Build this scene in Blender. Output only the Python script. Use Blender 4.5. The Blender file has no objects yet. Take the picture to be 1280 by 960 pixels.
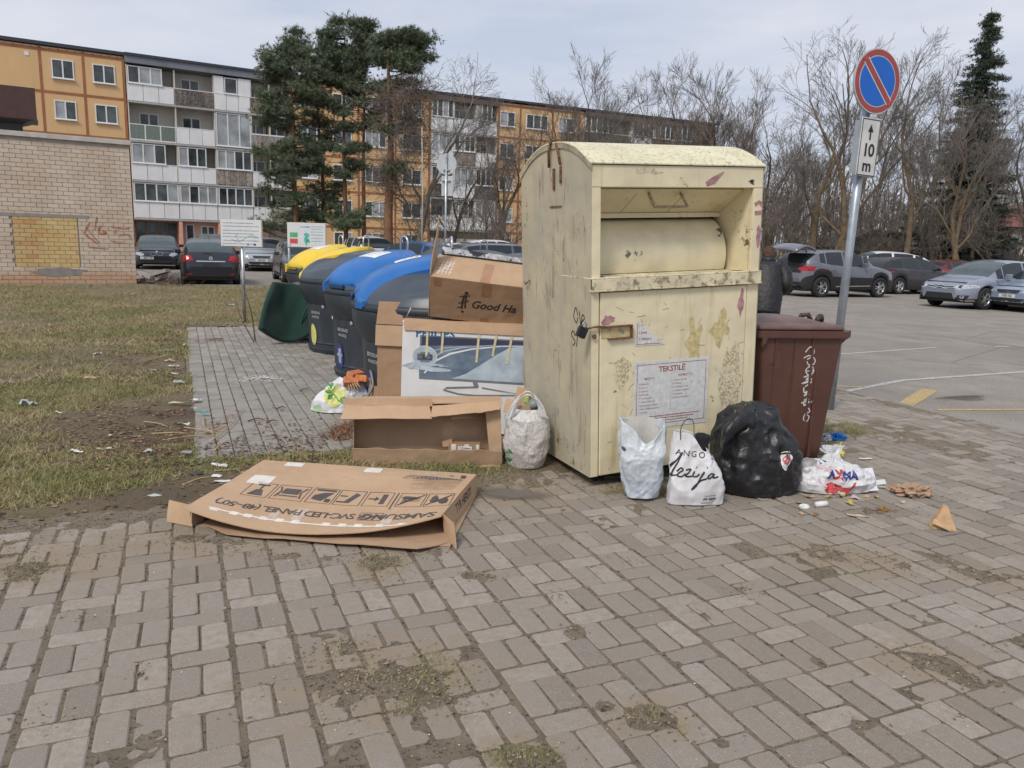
import bpy, bmesh, math, random
import numpy as np
from mathutils import Vector, Matrix, noise
from mathutils.bvhtree import BVHTree
R = math.radians
rnd = random.Random(7)
sc = bpy.context.scene
COL = sc.collection

# ------------------------------------------------------------------ camera
FOC, CAMH, PITCH, ROLL = 955.0, 1.6, R(10.5), R(1.8)
cam_d = bpy.data.cameras.new('camera')
cam = bpy.data.objects.new('camera', cam_d); COL.objects.link(cam)
cam_d.sensor_width = 36.0
cam_d.lens = 36.0 * FOC / 1280.0
cam_d.clip_start = 0.05; cam_d.clip_end = 4000
_f = Vector((0, math.cos(PITCH), -math.sin(PITCH)))
_u = Vector((0, math.sin(PITCH), math.cos(PITCH)))
_x = Vector((1, 0, 0))
CR = _x * math.cos(ROLL) + _u * math.sin(ROLL)
CU = -_x * math.sin(ROLL) + _u * math.cos(ROLL)
M = Matrix((CR, CU, -_f)).transposed().to_4x4()
M.translation = Vector((0, 0, CAMH))
cam.matrix_world = M
sc.camera = cam

def G(px, py, z=0.0):
    """surveyed ground point under a mark of the photograph"""
    d = _f + CR * ((px - 640) / FOC) - CU * ((py - 480) / FOC)
    t = (z - CAMH) / d.z
    return Vector((d.x * t, d.y * t, z))

# ------------------------------------------------------------------ light
SUN_EL, SUN_AZ = R(48), R(-150)      # azimuth clockwise from +Y: behind the camera, to the left
w = bpy.data.worlds.new('World'); sc.world = w; w.use_nodes = True
nt = w.node_tree; nt.nodes.clear()
def wn(t, **k):
    n = nt.nodes.new(t)
    for a, b in k.items(): setattr(n, a, b)
    return n
sky = wn('ShaderNodeTexSky', sky_type='NISHITA', sun_disc=False)
sky.sun_elevation = SUN_EL; sky.sun_rotation = SUN_AZ; sky.air_density = 1.0; sky.dust_density = 2.5; sky.ozone_density = 1.0
tc = wn('ShaderNodeTexCoord')
mp = wn('ShaderNodeMapping'); mp.inputs['Scale'].default_value = (1.0, 1.0, 4.5)
n1 = wn('ShaderNodeTexNoise'); n1.inputs['Scale'].default_value = 2.6; n1.inputs['Detail'].default_value = 7; n1.inputs['Roughness'].default_value = .58
cr = wn('ShaderNodeValToRGB')
cr.color_ramp.elements[0].position = .36; cr.color_ramp.elements[0].color = (5.3, 5.85, 7.1, 1)
cr.color_ramp.elements[1].position = .66; cr.color_ramp.elements[1].color = (7.0, 7.2, 7.9, 1)
mx = wn('ShaderNodeMix', data_type='RGBA'); mx.inputs['Factor'].default_value = .88
bg = wn('ShaderNodeBackground'); bg.inputs['Strength'].default_value = .073
ow = wn('ShaderNodeOutputWorld')
L = nt.links.new
L(tc.outputs['Generated'], mp.inputs['Vector']); L(mp.outputs['Vector'], n1.inputs['Vector'])
L(n1.outputs['Fac'], cr.inputs['Fac']); L(sky.outputs['Color'], mx.inputs['A']); L(cr.outputs['Color'], mx.inputs['B'])
L(mx.outputs['Result'], bg.inputs['Color']); L(bg.outputs['Background'], ow.inputs['Surface'])
sun_d = bpy.data.lights.new('sun', 'SUN'); sun_d.energy = 1.5; sun_d.angle = R(14); sun_d.color = (1.0, .93, .83)
sun = bpy.data.objects.new('sun', sun_d); COL.objects.link(sun)
sdir = Vector((math.sin(SUN_AZ) * math.cos(SUN_EL), math.cos(SUN_AZ) * math.cos(SUN_EL), math.sin(SUN_EL)))
sun.rotation_euler = sdir.to_track_quat('Z', 'Y').to_euler()
sc.view_settings.view_transform = 'Standard'; sc.view_settings.look = 'None'
sc.view_settings.exposure = 0.60; sc.view_settings.gamma = 1.0
sc.view_settings.use_curve_mapping = False
try: sc.cycles.max_bounces = 6; sc.cycles.transparent_max_bounces = 6
except Exception: pass

# ------------------------------------------------------------------ materials
def srgb(r, g, b):
    f = lambda c: (c / 255 / 12.92) if c / 255 <= .04045 else ((c / 255 + .055) / 1.055) ** 2.4
    return (f(r), f(g), f(b), 1)
MATS = {}
class NT:
    def __init__(s, name):
        s.m = bpy.data.materials.new(name); s.m.use_nodes = True
        s.t = s.m.node_tree; s.b = s.t.nodes['Principled BSDF']; s.l = s.t.links.new
        s.tc = s.t.nodes.new('ShaderNodeTexCoord')
    def n(s, t, ins=None, **k):
        n = s.t.nodes.new(t)
        for a, b in k.items(): setattr(n, a, b)
        for a, b in (ins or {}).items():
            if hasattr(b, 'is_output'): s.l(b, n.inputs[a])
            else: n.inputs[a].default_value = b
        return n
    def co(s, scale=(1, 1, 1), src='Object'):
        return s.n('ShaderNodeMapping', {'Vector': s.tc.outputs[src], 'Scale': scale}).outputs['Vector']
    def noise(s, scale, detail=4, rough=.55, co=None, dist=0):
        return s.n('ShaderNodeTexNoise', {'Scale': scale, 'Detail': detail, 'Roughness': rough, 'Distortion': dist, 'Vector': co or s.tc.outputs['Object']}).outputs['Fac']
    def ramp(s, fac, a, b, ca=(0, 0, 0, 1), cb=(1, 1, 1, 1)):
        r = s.n('ShaderNodeValToRGB', {'Fac': fac}); e = r.color_ramp.elements
        e[0].position = a; e[0].color = ca; e[1].position = b; e[1].color = cb
        return r.outputs['Color']
    def mix(s, fac, a, b, mode='MIX'):
        n = s.t.nodes.new('ShaderNodeMix'); n.data_type = 'RGBA'; n.blend_type = mode
        for k, v in (('Factor', fac), ('A', a), ('B', b)):
            if hasattr(v, 'is_output'): s.l(v, n.inputs[k])
            else: n.inputs[k].default_value = v
        return n.outputs['Result']
    def math(s, op, a, b=0.0):
        return s.n('ShaderNodeMath', {0: a, 1: b}, operation=op).outputs[0]
    def bump(s, h, strength=.3, dist=.01, prev=None):
        n = s.n('ShaderNodeBump', {'Height': h, 'Strength': strength, 'Distance': dist})
        if prev: s.l(prev, n.inputs['Normal'])
        return n.outputs['Normal']
    def rand(s, island=False):
        if island: return s.n('ShaderNodeNewGeometry').outputs['Random Per Island']
        return s.n('ShaderNodeObjectInfo').outputs['Random']
    def done(s, col=None, rough=None, normal=None, metal=0, spec=None):
        for k, v in (('Base Color', col), ('Roughness', rough), ('Normal', normal), ('Metallic', metal), ('Specular IOR Level', spec)):
            if v is None: continue
            if hasattr(v, 'is_output'): s.l(v, s.b.inputs[k])
            else: s.b.inputs[k].default_value = v
        return s.m

def mat(name, c, rough=.6, metal=0, var=.12, vs=6.0, bump=.0, bs=60.0, bd=.004, spec=None, dirt=None, ds=3.0, dlo=.5, dhi=.75, rv=0.0, island=False):
    """plain material: colour c with noise variation, optional dirt colour in patches, optional bump"""
    if name in MATS: return MATS[name]
    t = NT(name)
    c = tuple(c[:3]) + (1,)
    dk = tuple(x * (1 - var * 1.6) for x in c[:3]) + (1,); lt = tuple(min(1, x * (1 + var)) for x in c[:3]) + (1,)
    col = t.ramp(t.noise(vs, 5), .3, .7, dk, lt)
    if rv: col = t.mix(rv, col, t.ramp(t.rand(island), 0, 1, (.35, .35, .35, 1), (1.2, 1.2, 1.2, 1)), 'MULTIPLY')
    if dirt: col = t.mix(t.ramp(t.noise(ds, 7, .62), dlo, dhi), col, tuple(dirt[:3]) + (1,))
    nm = t.bump(t.noise(bs, 4), bump, bd) if bump else None
    MATS[name] = t.done(col, rough, nm, metal, spec)
    return MATS[name]

# ------------------------------------------------------------------ mesh helpers
class MB:
    def __init__(s): s.v = []; s.f = []; s.m = []; s.sm = []
    def add(s, vs, fs, mi=0, smooth=False, mtx=None):
        o = len(s.v)
        s.v += [tuple(mtx @ Vector(p)) for p in vs] if mtx is not None else [tuple(p) for p in vs]
        for q in fs: s.f.append(tuple(i + o for i in q)); s.m.append(mi); s.sm.append(smooth)
        return s
    def box(s, c, size, mi=0, mtx=None, rz=0):
        x, y, z = (a / 2 for a in size)
        vs = [(-x, -y, -z), (x, -y, -z), (x, y, -z), (-x, y, -z), (-x, -y, z), (x, -y, z), (x, y, z), (-x, y, z)]
        if rz: cc, ss = math.cos(rz), math.sin(rz); vs = [(a * cc - b * ss, a * ss + b * cc, d) for a, b, d in vs]
        vs = [(a + c[0], b + c[1], d + c[2]) for a, b, d in vs]
        return s.add(vs, [(0, 3, 2, 1), (4, 5, 6, 7), (0, 1, 5, 4), (1, 2, 6, 5), (2, 3, 7, 6), (3, 0, 4, 7)], mi, False, mtx)
    def bb(s, x0, x1, y0, y1, z0, z1, mi=0, mtx=None):
        return s.box(((x0 + x1) / 2, (y0 + y1) / 2, (z0 + z1) / 2), (x1 - x0, y1 - y0, z1 - z0), mi, mtx)
    def hexa(s, p, mi=0):
        return s.add(p, [(0, 3, 2, 1), (4, 5, 6, 7), (0, 1, 5, 4), (1, 2, 6, 5), (2, 3, 7, 6), (3, 0, 4, 7)], mi)
    def tube(s, pts, rad, n=8, mi=0, cap=True, smooth=True):
        pts = [Vector(p) for p in pts]
        if not hasattr(rad, '__len__'): rad = [rad] * len(pts)
        o = len(s.v); up = None
        for i, p in enumerate(pts):
            d = (pts[min(i + 1, len(pts) - 1)] - pts[max(i - 1, 0)])
            d = d.normalized() if d.length > 1e-9 else Vector((0, 0, 1))
            if up is None: up = d.orthogonal().normalized()
            up = (up - d * up.dot(d)); up = up.normalized() if up.length > 1e-6 else d.orthogonal().normalized()
            sd = d.cross(up)
            for k in range(n):
                a = 2 * math.pi * k / n
                s.v.append(tuple(p + (up * math.cos(a) + sd * math.sin(a)) * rad[i]))
        for i in range(len(pts) - 1):
            for k in range(n):
                a = o + i * n + k; b = o + i * n + (k + 1) % n
                s.f.append((a, b, b + n, a + n)); s.m.append(mi); s.sm.append(smooth)
        if cap:
            s.f.append(tuple(o + k for k in range(n))[::-1]); s.m.append(mi); s.sm.append(False)
            e = o + (len(pts) - 1) * n
            s.f.append(tuple(e + k for k in range(n))); s.m.append(mi); s.sm.append(False)
        return s
    def loft(s, rings, mi=0, close=True, cap0=True, cap1=True, smooth=True):
        n = len(rings[0]); o = len(s.v)
        for r in rings: s.v += [tuple(p) for p in r]
        for i in range(len(rings) - 1):
            for k in range(n if close else n - 1):
                a = o + i * n + k; b = o + i * n + (k + 1) % n
                s.f.append((a, b, b + n, a + n)); s.m.append(mi); s.sm.append(smooth)
        if close and cap0: s.f.append(tuple(o + k for k in range(n))[::-1]); s.m.append(mi); s.sm.append(False)
        if close and cap1:
            e = o + (len(rings) - 1) * n; s.f.append(tuple(e + k for k in range(n))); s.m.append(mi); s.sm.append(False)
        return s
    def lathe(s, prof, n=24, c=(0, 0, 0), mi=0, axis='z', smooth=True, cap=True):
        rings = []
        for r, h in prof:
            ring = []
            for k in range(n):
                a = 2 * math.pi * k / n; x, y = r * math.cos(a), r * math.sin(a)
                p = (x, y, h) if axis == 'z' else (h, x, y) if axis == 'x' else (y, h, x)
                ring.append((p[0] + c[0], p[1] + c[1], p[2] + c[2]))
            rings.append(ring)
        return s.loft(rings, mi, True, cap, cap, smooth)
    def prism(s, poly, z0, z1, mi=0, mtx=None):
        """poly in xy, extruded z0..z1"""
        n = len(poly)
        vs = [(x, y, z0) for x, y in poly] + [(x, y, z1) for x, y in poly]
        fs = [tuple(range(n))[::-1], tuple(range(n, 2 * n))] + [(i, (i + 1) % n, n + (i + 1) % n, n + i) for i in range(n)]
        return s.add(vs, fs, mi, False, mtx)
    def build(s, name, mats, parent=None, mtx=None, bevel=0, seg=2, kind=None, label=None, subsurf=0, solid=0):
        me = bpy.data.meshes.new(name); me.from_pydata(s.v, [], s.f)
        if not isinstance(mats, (list, tuple)): mats = [mats]
        for m in mats: me.materials.append(m)
        if len(mats) > 1: me.polygons.foreach_set('material_index', s.m)
        me.polygons.foreach_set('use_smooth', s.sm); me.update()
        o = bpy.data.objects.new(name, me); COL.objects.link(o)
        if parent is not None: o.parent = parent
        if mtx is not None: o.matrix_local = mtx
        if solid:
            md = o.modifiers.new('s', 'SOLIDIFY'); md.thickness = solid; md.offset = 0
        if bevel:
            md = o.modifiers.new('b', 'BEVEL'); md.width = bevel; md.segments = seg; md.limit_method = 'ANGLE'; md.angle_limit = R(35)
        if subsurf:
            md = o.modifiers.new('u', 'SUBSURF'); md.levels = subsurf; md.render_levels = subsurf
        if kind: o['kind'] = kind
        if label: o['label'] = label
        return o
def tag(o, label=None, cat=None, group=None, kind=None):
    if label: o['label'] = label
    if cat: o['category'] = cat
    if group: o['group'] = group
    if kind: o['kind'] = kind
    return o
def thing(name, label, cat, loc=(0, 0, 0), rz=0, group=None, rot=None):
    o = bpy.data.objects.new(name, None); COL.objects.link(o); o.empty_display_size = .1
    o.location = loc; o.rotation_euler = rot if rot else (0, 0, rz)
    return tag(o, label, cat, group)
def copy_tree(o, parent=None):
    c = o.copy(); COL.objects.link(c)
    if parent is not None: c.parent = parent
    for ch in list(o.children): copy_tree(ch, c)
    return c
def bvh_of(o):
    dg = bpy.context.evaluated_depsgraph_get(); e = o.evaluated_get(dg); me = e.to_mesh()
    b = BVHTree.FromPolygons([v.co.copy() for v in me.vertices], [tuple(p.vertices) for p in me.polygons]); e.to_mesh_clear()
    return b
def text_mesh(txt, size=.1, bold=0.0, shear=0, align='CENTER', spacing=1.0, res=3):
    cu = bpy.data.curves.new('t', 'FONT'); cu.body = txt; cu.size = size; cu.offset = bold; cu.shear = shear
    cu.align_x = align; cu.align_y = 'CENTER'; cu.space_character = spacing; cu.resolution_u = res
    o = bpy.data.objects.new('t', cu); COL.objects.link(o)
    dg = bpy.context.evaluated_depsgraph_get(); me = bpy.data.meshes.new_from_object(o.evaluated_get(dg))
    v = [tuple(p.co) for p in me.vertices]; f = [tuple(p.vertices) for p in me.polygons]
    bpy.data.objects.remove(o); bpy.data.curves.remove(cu); bpy.data.meshes.remove(me)
    return v, f
def stroke(pts, w):
    """flat ribbon (xy) along a polyline"""
    pts = [Vector((p[0], p[1], 0)) for p in pts]; vs = []; fs = []
    for i, p in enumerate(pts):
        d = (pts[min(i + 1, len(pts) - 1)] - pts[max(i - 1, 0)]); d = d.normalized() if d.length > 1e-9 else Vector((1, 0, 0))
        n = Vector((-d.y, d.x, 0)) * (w if not hasattr(w, '__len__') else w[i]) / 2
        vs += [tuple(p + n), tuple(p - n)]
    for i in range(len(pts) - 1): fs.append((2 * i, 2 * i + 1, 2 * i + 3, 2 * i + 2))
    return vs, fs
def disc(cx, cy, rx, ry=None, n=16, rot=0):
    ry = ry or rx; c, s_ = math.cos(rot), math.sin(rot)
    return [(cx + rx * math.cos(2 * math.pi * k / n) * c - ry * math.sin(2 * math.pi * k / n) * s_, cy + rx * math.cos(2 * math.pi * k / n) * s_ + ry * math.sin(2 * math.pi * k / n) * c) for k in range(n)]
def catmull(pts, n=6):
    out = []
    P_ = [pts[0]] + list(pts) + [pts[-1]]
    for i in range(1, len(P_) - 2):
        p0, p1, p2, p3 = [Vector(p) for p in P_[i - 1:i + 3]]
        for k in range(n):
            t = k / n
            out.append(tuple(.5 * ((2 * p1) + (p2 - p0) * t + (2 * p0 - 5 * p1 + 4 * p2 - p3) * t * t + (3 * p1 - p0 - 3 * p2 + p3) * t ** 3)))
    out.append(tuple(P_[-2])); return out
def print_on(name, items, mats, parent, frame, bvh=None, off=.002, maxlen=None, lift=0.0, dist=3.0):
    """flat print: items = [(verts2d, faces, mat index)], frame = Matrix whose x,y span the print and -z looks at the surface.
    With a bvh the print is wrapped onto that surface."""
    bm = bmesh.new()
    for k, (vs, fs, mi) in enumerate(items):
        bv = [bm.verts.new((p[0], p[1], 0)) for p in vs]
        for f in fs:
            try: q = bm.faces.new([bv[i] for i in f]); q.material_index = mi
            except ValueError: pass
        if lift:
            for v in bv: v.co.z = k * lift
    if maxlen:
        bmesh.ops.triangulate(bm, faces=bm.faces[:])
        for _ in range(7):
            es = [e for e in bm.edges if e.calc_length() > maxlen]
            if not es: break
            bmesh.ops.subdivide_edges(bm, edges=es, cuts=1)
            bmesh.ops.triangulate(bm, faces=[f for f in bm.faces if len(f.verts) > 3])
    d = -(frame.to_3x3() @ Vector((0, 0, 1))).normalized()
    dead = []
    for v in bm.verts:
        z = v.co.z; p = frame @ Vector((v.co.x, v.co.y, 0))
        if bvh:
            h = bvh.ray_cast(p - d * dist, d, dist * 2)
            if h[0] is None: dead.append(v); v.co = p; continue
            v.co = h[0] + (h[1] if h[1].dot(d) < 0 else -h[1]) * (off + z)
        else: v.co = p - d * (off + z)
    if dead: bmesh.ops.delete(bm, geom=dead, context='VERTS')
    bm.normal_update()
    for f in bm.faces:
        if f.normal.dot(d) > 0: f.normal_flip()
    me = bpy.data.meshes.new(name); bm.to_mesh(me); bm.free()
    for m in (mats if isinstance(mats, (list, tuple)) else [mats]): me.materials.append(m)
    o = bpy.data.objects.new(name, me); COL.objects.link(o)
    if parent is not None: o.parent = parent
    return o
def ringf(r0, r1, n=32, cx=0, cy=0, mi=0):
    v = [(cx + r0 * math.cos(6.28318 * k / n), cy + r0 * math.sin(6.28318 * k / n)) for k in range(n)] + [(cx + r1 * math.cos(6.28318 * k / n), cy + r1 * math.sin(6.28318 * k / n)) for k in range(n)]
    return (v, [(k, (k + 1) % n, n + (k + 1) % n, n + k) for k in range(n)], mi)
def on_plane(px, py, d):
    q = _f + CR * ((px - 640) / FOC) - CU * ((py - 480) / FOC); t = d / q.y
    return q.x * t, CAMH + q.z * t
def poly(pts, mi=0): return (pts, [tuple(range(len(pts)))], mi)
def rect(x0, x1, y0, y1, mi=0): return ([(x0, y0), (x1, y0), (x1, y1), (x0, y1)], [(0, 1, 2, 3)], mi)
def txt(s, x, y, size, mi=0, bold=0.0, rot=0, **k):
    v, f = text_mesh(s, size, bold, **k); c, q = math.cos(rot), math.sin(rot)
    return ([(x + a[0] * c - a[1] * q, y + a[0] * q + a[1] * c) for a in v], f, mi)
def line(pts, w_, mi=0):
    v, f = stroke(pts, w_); return (v, f, mi)
def scribble(x0, x1, y, h, mi=0, seed=0, w_=.002):
    r_ = random.Random(seed); out = []; x = x0
    while x < x1:
        n = r_.uniform(.5, 1.6) * h; out.append(rect(x, min(x + n, x1), y - h * r_.uniform(.25, .4), y + h * r_.uniform(.25, .5), mi)); x += n + h * r_.uniform(.15, .5)
    return out
def frame3(o, x, y):
    x = Vector(x).normalized(); y = Vector(y); z = x.cross(y).normalized(); y = z.cross(x)
    m = Matrix((x, y, z)).transposed().to_4x4(); m.translation = Vector(o); return m

GA = R(23.4)                                    # everything on the site follows one grid
U = Vector((math.cos(GA), math.sin(GA), 0)); V = Vector((-math.sin(GA), math.cos(GA), 0))
def W(u, v, z=0.0): return U * u + V * v + Vector((0, 0, z))
def UV(p): return p.dot(U), p.dot(V)
SITE = Matrix.Rotation(GA, 4, 'Z')
def fbm(x, y, s, o=4): return noise.fractal(Vector((x * s, y * s, 3.7)), 1.0, 2.0, o)
# ================================================================== THE GROUND
def ground_mats():
    t = NT('asphalt')
    c = t.ramp(t.noise(1.3, 6, .6), .35, .7, (.225, .198, .168, 1), (.30, .268, .232, 1))
    c = t.mix(t.ramp(t.noise(70, 3, .6), .55, .66), c, (.44, .41, .37, 1))
    c = t.mix(t.ramp(t.noise(45, 4, .7), .56, .68), c, (.08, .075, .07, 1))
    c = t.mix(t.ramp(t.noise(.35, 3, .5), .5, .8), c, (.21, .185, .16, 1))
    cv = t.n('ShaderNodeTexVoronoi', {'Scale': .22, 'Vector': t.n('ShaderNodeVectorMath', {0: t.tc.outputs['Object'], 1: t.n('ShaderNodeTexNoise', {'Scale': 1.1, 'Detail': 6}).outputs['Color']}, operation='ADD').outputs[0]}, feature='DISTANCE_TO_EDGE').outputs['Distance']
    c = t.mix(t.math('MULTIPLY', t.ramp(cv, .0, .006, (1, 1, 1, 1), (0, 0, 0, 1)), .6), c, (.10, .09, .075, 1))
    c = t.mix(t.ramp(t.noise(.8, 7, .7), .56, .62, cb=(.35, .35, .35, 1)), c, (.15, .135, .115, 1))
    MATS['asphalt'] = t.done(c, .9, t.bump(t.noise(150, 3), .5, .006))
    t = NT('soil')
    c = t.ramp(t.noise(14, 6, .65), .3, .72, (.075, .05, .032, 1), (.225, .165, .11, 1))
    c = t.mix(t.ramp(t.noise(130, 3, .6), .56, .64), c, (.36, .31, .25, 1))
    c = t.mix(t.ramp(t.noise(3, 5, .6), .52, .66), c, (.13, .12, .055, 1))
    MATS['soil'] = t.done(c, .95, t.bump(t.noise(90, 6, .7), .8, .02))
    t = NT('joint sand')
    c = t.ramp(t.noise(9, 6, .65), .3, .72, (.24, .19, .13, 1), (.42, .345, .25, 1))
    c = t.mix(t.ramp(t.noise(240, 2, .6), .63, .68), c, (.55, .52, .47, 1))
    c = t.mix(t.ramp(t.noise(.9, 5, .6), .55, .7), c, (.19, .165, .09, 1))
    c = t.mix(t.ramp(t.noise(45, 5, .8), .54, .60), c, (.10, .082, .058, 1))
    MATS['sand'] = t.done(c, .95, t.bump(t.noise(90, 6, .8), 1, .03))
    t = NT('lawn soil')
    c = t.ramp(t.noise(2.2, 7, .65), .32, .68, (.15, .12, .062, 1), (.29, .23, .14, 1))
    c = t.mix(t.ramp(t.noise(.55, 6, .6), .52, .66), c, (.14, .095, .065, 1))
    c = t.mix(t.ramp(t.noise(30, 5, .7), .5, .7), c, (.10, .085, .045, 1))
    MATS['lawn'] = t.done(c, .95, t.bump(t.noise(60, 6, .7), 1, .03))
    for nm, isl in (('paver', False), ('paver far', True)):
        t = NT(nm); r_ = t.rand(isl)
        gco = t.n('ShaderNodeNewGeometry').outputs['Position']
        c = t.ramp(r_, 0, 1, (.215, .190, .163, 1), (.36, .325, .288, 1))
        c = t.mix(t.ramp(t.noise(1.1, 6, .6, gco), .3, .72), c, (.88, .85, .81, 1), 'MULTIPLY')
        c = t.mix(t.ramp(t.noise(26, 6, .65, gco), .4, .75), c, (.25, .205, .16, 1))
        c = t.mix(t.ramp(t.noise(330, 2, .6, gco), .60, .68), c, (.48, .45, .41, 1))
        c = t.mix(t.ramp(t.noise(260, 2, .6, gco), .30, .38), (.17, .148, .122, 1), c)
        dm = None                                  # dust trodden round the soil patches
        for px, py, rx, ry in ((475, 850, 190, 80), (818, 898, 80, 40), (655, 946, 90, 40), (478, 704, 60, 34), (1060, 700, 120, 26), (1160, 828, 90, 36), (60, 706, 150, 36), (640, 612, 110, 26), (1240, 722, 80, 22), (230, 680, 200, 24)):
            p_ = G(px, py); ax = (G(px + rx, py) - p_).length; ay = (G(px, py - ry) - p_).length
            q = t.n('ShaderNodeVectorMath', {0: t.n('ShaderNodeVectorMath', {0: gco, 1: (p_.x, p_.y, 0)}, operation='SUBTRACT').outputs[0], 1: (1 / ax, 1 / ay, 0)}, operation='MULTIPLY').outputs[0]
            k = t.math('SUBTRACT', 1.0, t.n('ShaderNodeVectorMath', {0: q}, operation='LENGTH').outputs['Value'])
            dm = k if dm is None else t.math('MAXIMUM', dm, k)
        dn = t.math('ADD', t.math('MULTIPLY', dm, .55), t.math('MULTIPLY', t.math('SUBTRACT', t.noise(7, 7, .7, gco), .5), 1.5))
        dn2 = t.math('ADD', dn, t.math('MULTIPLY', t.math('SUBTRACT', t.noise(120, 3, .7, gco), .5), 1.0))
        c = t.mix(t.ramp(dn2, .02, .38, cb=(.85, .85, .85, 1)), c, (.27, .213, .15, 1))
        MATS[nm] = t.done(c, .9, t.bump(t.noise(330, 3, .6, gco), .55, .004))
    t = NT('grey paver'); r_ = t.rand(True); gco = t.n('ShaderNodeNewGeometry').outputs['Position']
    c = t.ramp(r_, 0, 1, (.225, .21, .185, 1), (.33, .312, .28, 1))
    c = t.mix(t.ramp(t.noise(5, 6, .6, gco), .45, .75), c, (.20, .172, .14, 1))
    c = t.mix(t.ramp(t.noise(300, 2, .6, gco), .6, .7), c, (.5, .48, .45, 1))
    MATS['grey paver'] = t.done(c, .9, t.bump(t.noise(200, 3, .6, gco), .5, .004))
    t = NT('grass blades'); r_ = t.rand(True); gco = t.n('ShaderNodeNewGeometry').outputs['Position']
    c = t.ramp(r_, .0, 1, (.25, .20, .09, 1), (.52, .42, .25, 1))
    c = t.mix(t.ramp(t.noise(.7, 6, .65, gco), .40, .58), c, t.ramp(r_, 0, 1, (.14, .155, .045, 1), (.32, .31, .125, 1)))
    t.b.inputs['Roughness'].default_value = .8
    MATS['grass'] = t.done(c, .8)
ground_mats()

def sheet(name, poly_uv, z, m, kind='structure'):
    b = MB(); b.add([tuple(W(u, v, z)) for u, v in poly_uv], [tuple(range(len(poly_uv)))])
    o = b.build(name, m); o['kind'] = kind; return o
g = sheet('ground', [(-1500, -1500), (1500, -1500), (1500, 1500), (-1500, 1500)], -.09, MATS['lawn'])
g['label'] = 'bare ground and thin grass reaching the horizon'
asph = sheet('parking_lot', [(-60, -20), (95, -20), (95, 47), (-60, 47)], -.045, MATS['asphalt'])
asph['label'] = 'grey brown asphalt of the car park'

# painted lines: worn, so the paint is broken up by the asphalt showing through
def paint_mat(nm, c):
    t = NT(nm)
    f = t.ramp(t.noise(60, 5, .7), .38, .6)
    col = t.mix(f, (.2, .19, .175, 1), c)
    return t.done(col, .85, t.bump(t.noise(150, 3), .4, .004))
wp, yp = paint_mat('worn white paint', (.62, .61, .58, 1)), paint_mat('worn yellow paint', (.62, .43, .12, 1))
def mark(name, a, b_, wd, m, label):
    a = Vector(a); b_ = Vector(b_); d = (b_ - a); n = Vector((-d.y, d.x, 0)).normalized() * wd / 2
    N = 16; vs = []; fs = []
    for i in range(N + 1):
        p = a + d * i / N; j = 1 + .25 * noise.noise(p * 2.3)
        vs += [tuple((p + n * j).to_3d()), tuple((p - n * j).to_3d())]
    for i in range(N): fs.append((2 * i, 2 * i + 1, 2 * i + 3, 2 * i + 2))
    vs = [(x, y, -.041) for x, y, z in vs]
    o = MB().add(vs, fs).build(name, m); tag(o, label, kind='structure'); return o
mark('painted_line', G(1046, 487), G(1128, 471.5), .085, wp, 'worn white bay line starting at the paving edge')
mark('painted_line', G(1128, 471.5), G(1275, 461.5), .085, wp, 'white bay line running on to the right')
mark('painted_line', G(1275, 461.5), G(1500, 447), .085, wp, 'white bay line')
mark('painted_line', G(1050, 439.5), G(1170, 431.5), .07, wp, 'thin white bay line farther out')
mark('painted_line', G(1244, 430.5), G(1262, 430), .09, wp, 'short white dash')
mark('painted_arrow', G(1131, 502), G(1163, 483), .17, yp, 'short worn yellow stroke by the kerb')
mark('painted_line', G(1172, 507.5), G(1420, 507), .075, yp, 'thin yellow line along the kerb')
mark('painted_line', G(1045, 478.5), G(1080, 479.5), .07, yp, 'faint yellow trace behind the pole')
b = MB()
for (px, py, rx, ry) in ((1205, 494, .55, .16), (1110, 476, .2, .1)):
    c0 = G(px, py); b.add([(c0.x + x, c0.y + y, -.0425) for x, y in disc(0, 0, rx, ry, 20, GA)], [tuple(range(20))])
def film(name, c, rough, sc_, lo, hi):
    t = NT(name); tr_ = t.n('ShaderNodeBsdfTransparent'); gx = t.n('ShaderNodeVectorMath', {0: t.tc.outputs['Generated'], 1: (.5, .5, 0)}, operation='SUBTRACT'); ln = t.n('ShaderNodeVectorMath', {0: t.n('ShaderNodeVectorMath', {0: gx.outputs[0], 1: (2, 2, 0)}, operation='MULTIPLY').outputs[0]}, operation='LENGTH').outputs['Value']
    f = t.math('SUBTRACT', t.math('ADD', 1.0, t.math('MULTIPLY', t.noise(sc_, 6, .7), .9)), t.math('ADD', ln, .35)); ms = t.n('ShaderNodeMixShader', {0: t.ramp(f, lo, hi, cb=(.8, .8, .8, 1))})
    t.l(t.b.outputs[0], ms.inputs[2]); t.l(tr_.outputs[0], ms.inputs[1]); t.l(ms.outputs[0], t.t.nodes['Material Output'].inputs[0]); t.b.inputs['Base Color'].default_value = c; t.b.inputs['Roughness'].default_value = rough
    MATS[name] = t.m; return t.m
film('oil', (.10, .085, .07, 1), .7, 5, .25, .6)
tag(b.build('oil_stain', MATS['oil']), 'dark oil stain on the asphalt near the yellow stroke', kind='structure')

# ---- main pavement: columns of paired and single blocks
UP, UO, VP = .2262, .120, .316
KERB_U = 7.12
def lawn_edge(u):            # v where the paving disappears under the lawn
    return 4.66 + .10 * fbm(u, 0, 1.7) + (.0 if u < 1.2 else .12 * (u - 1.2)) if u < 2.6 else 9.0
pv = MB()
NS = 14
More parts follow.
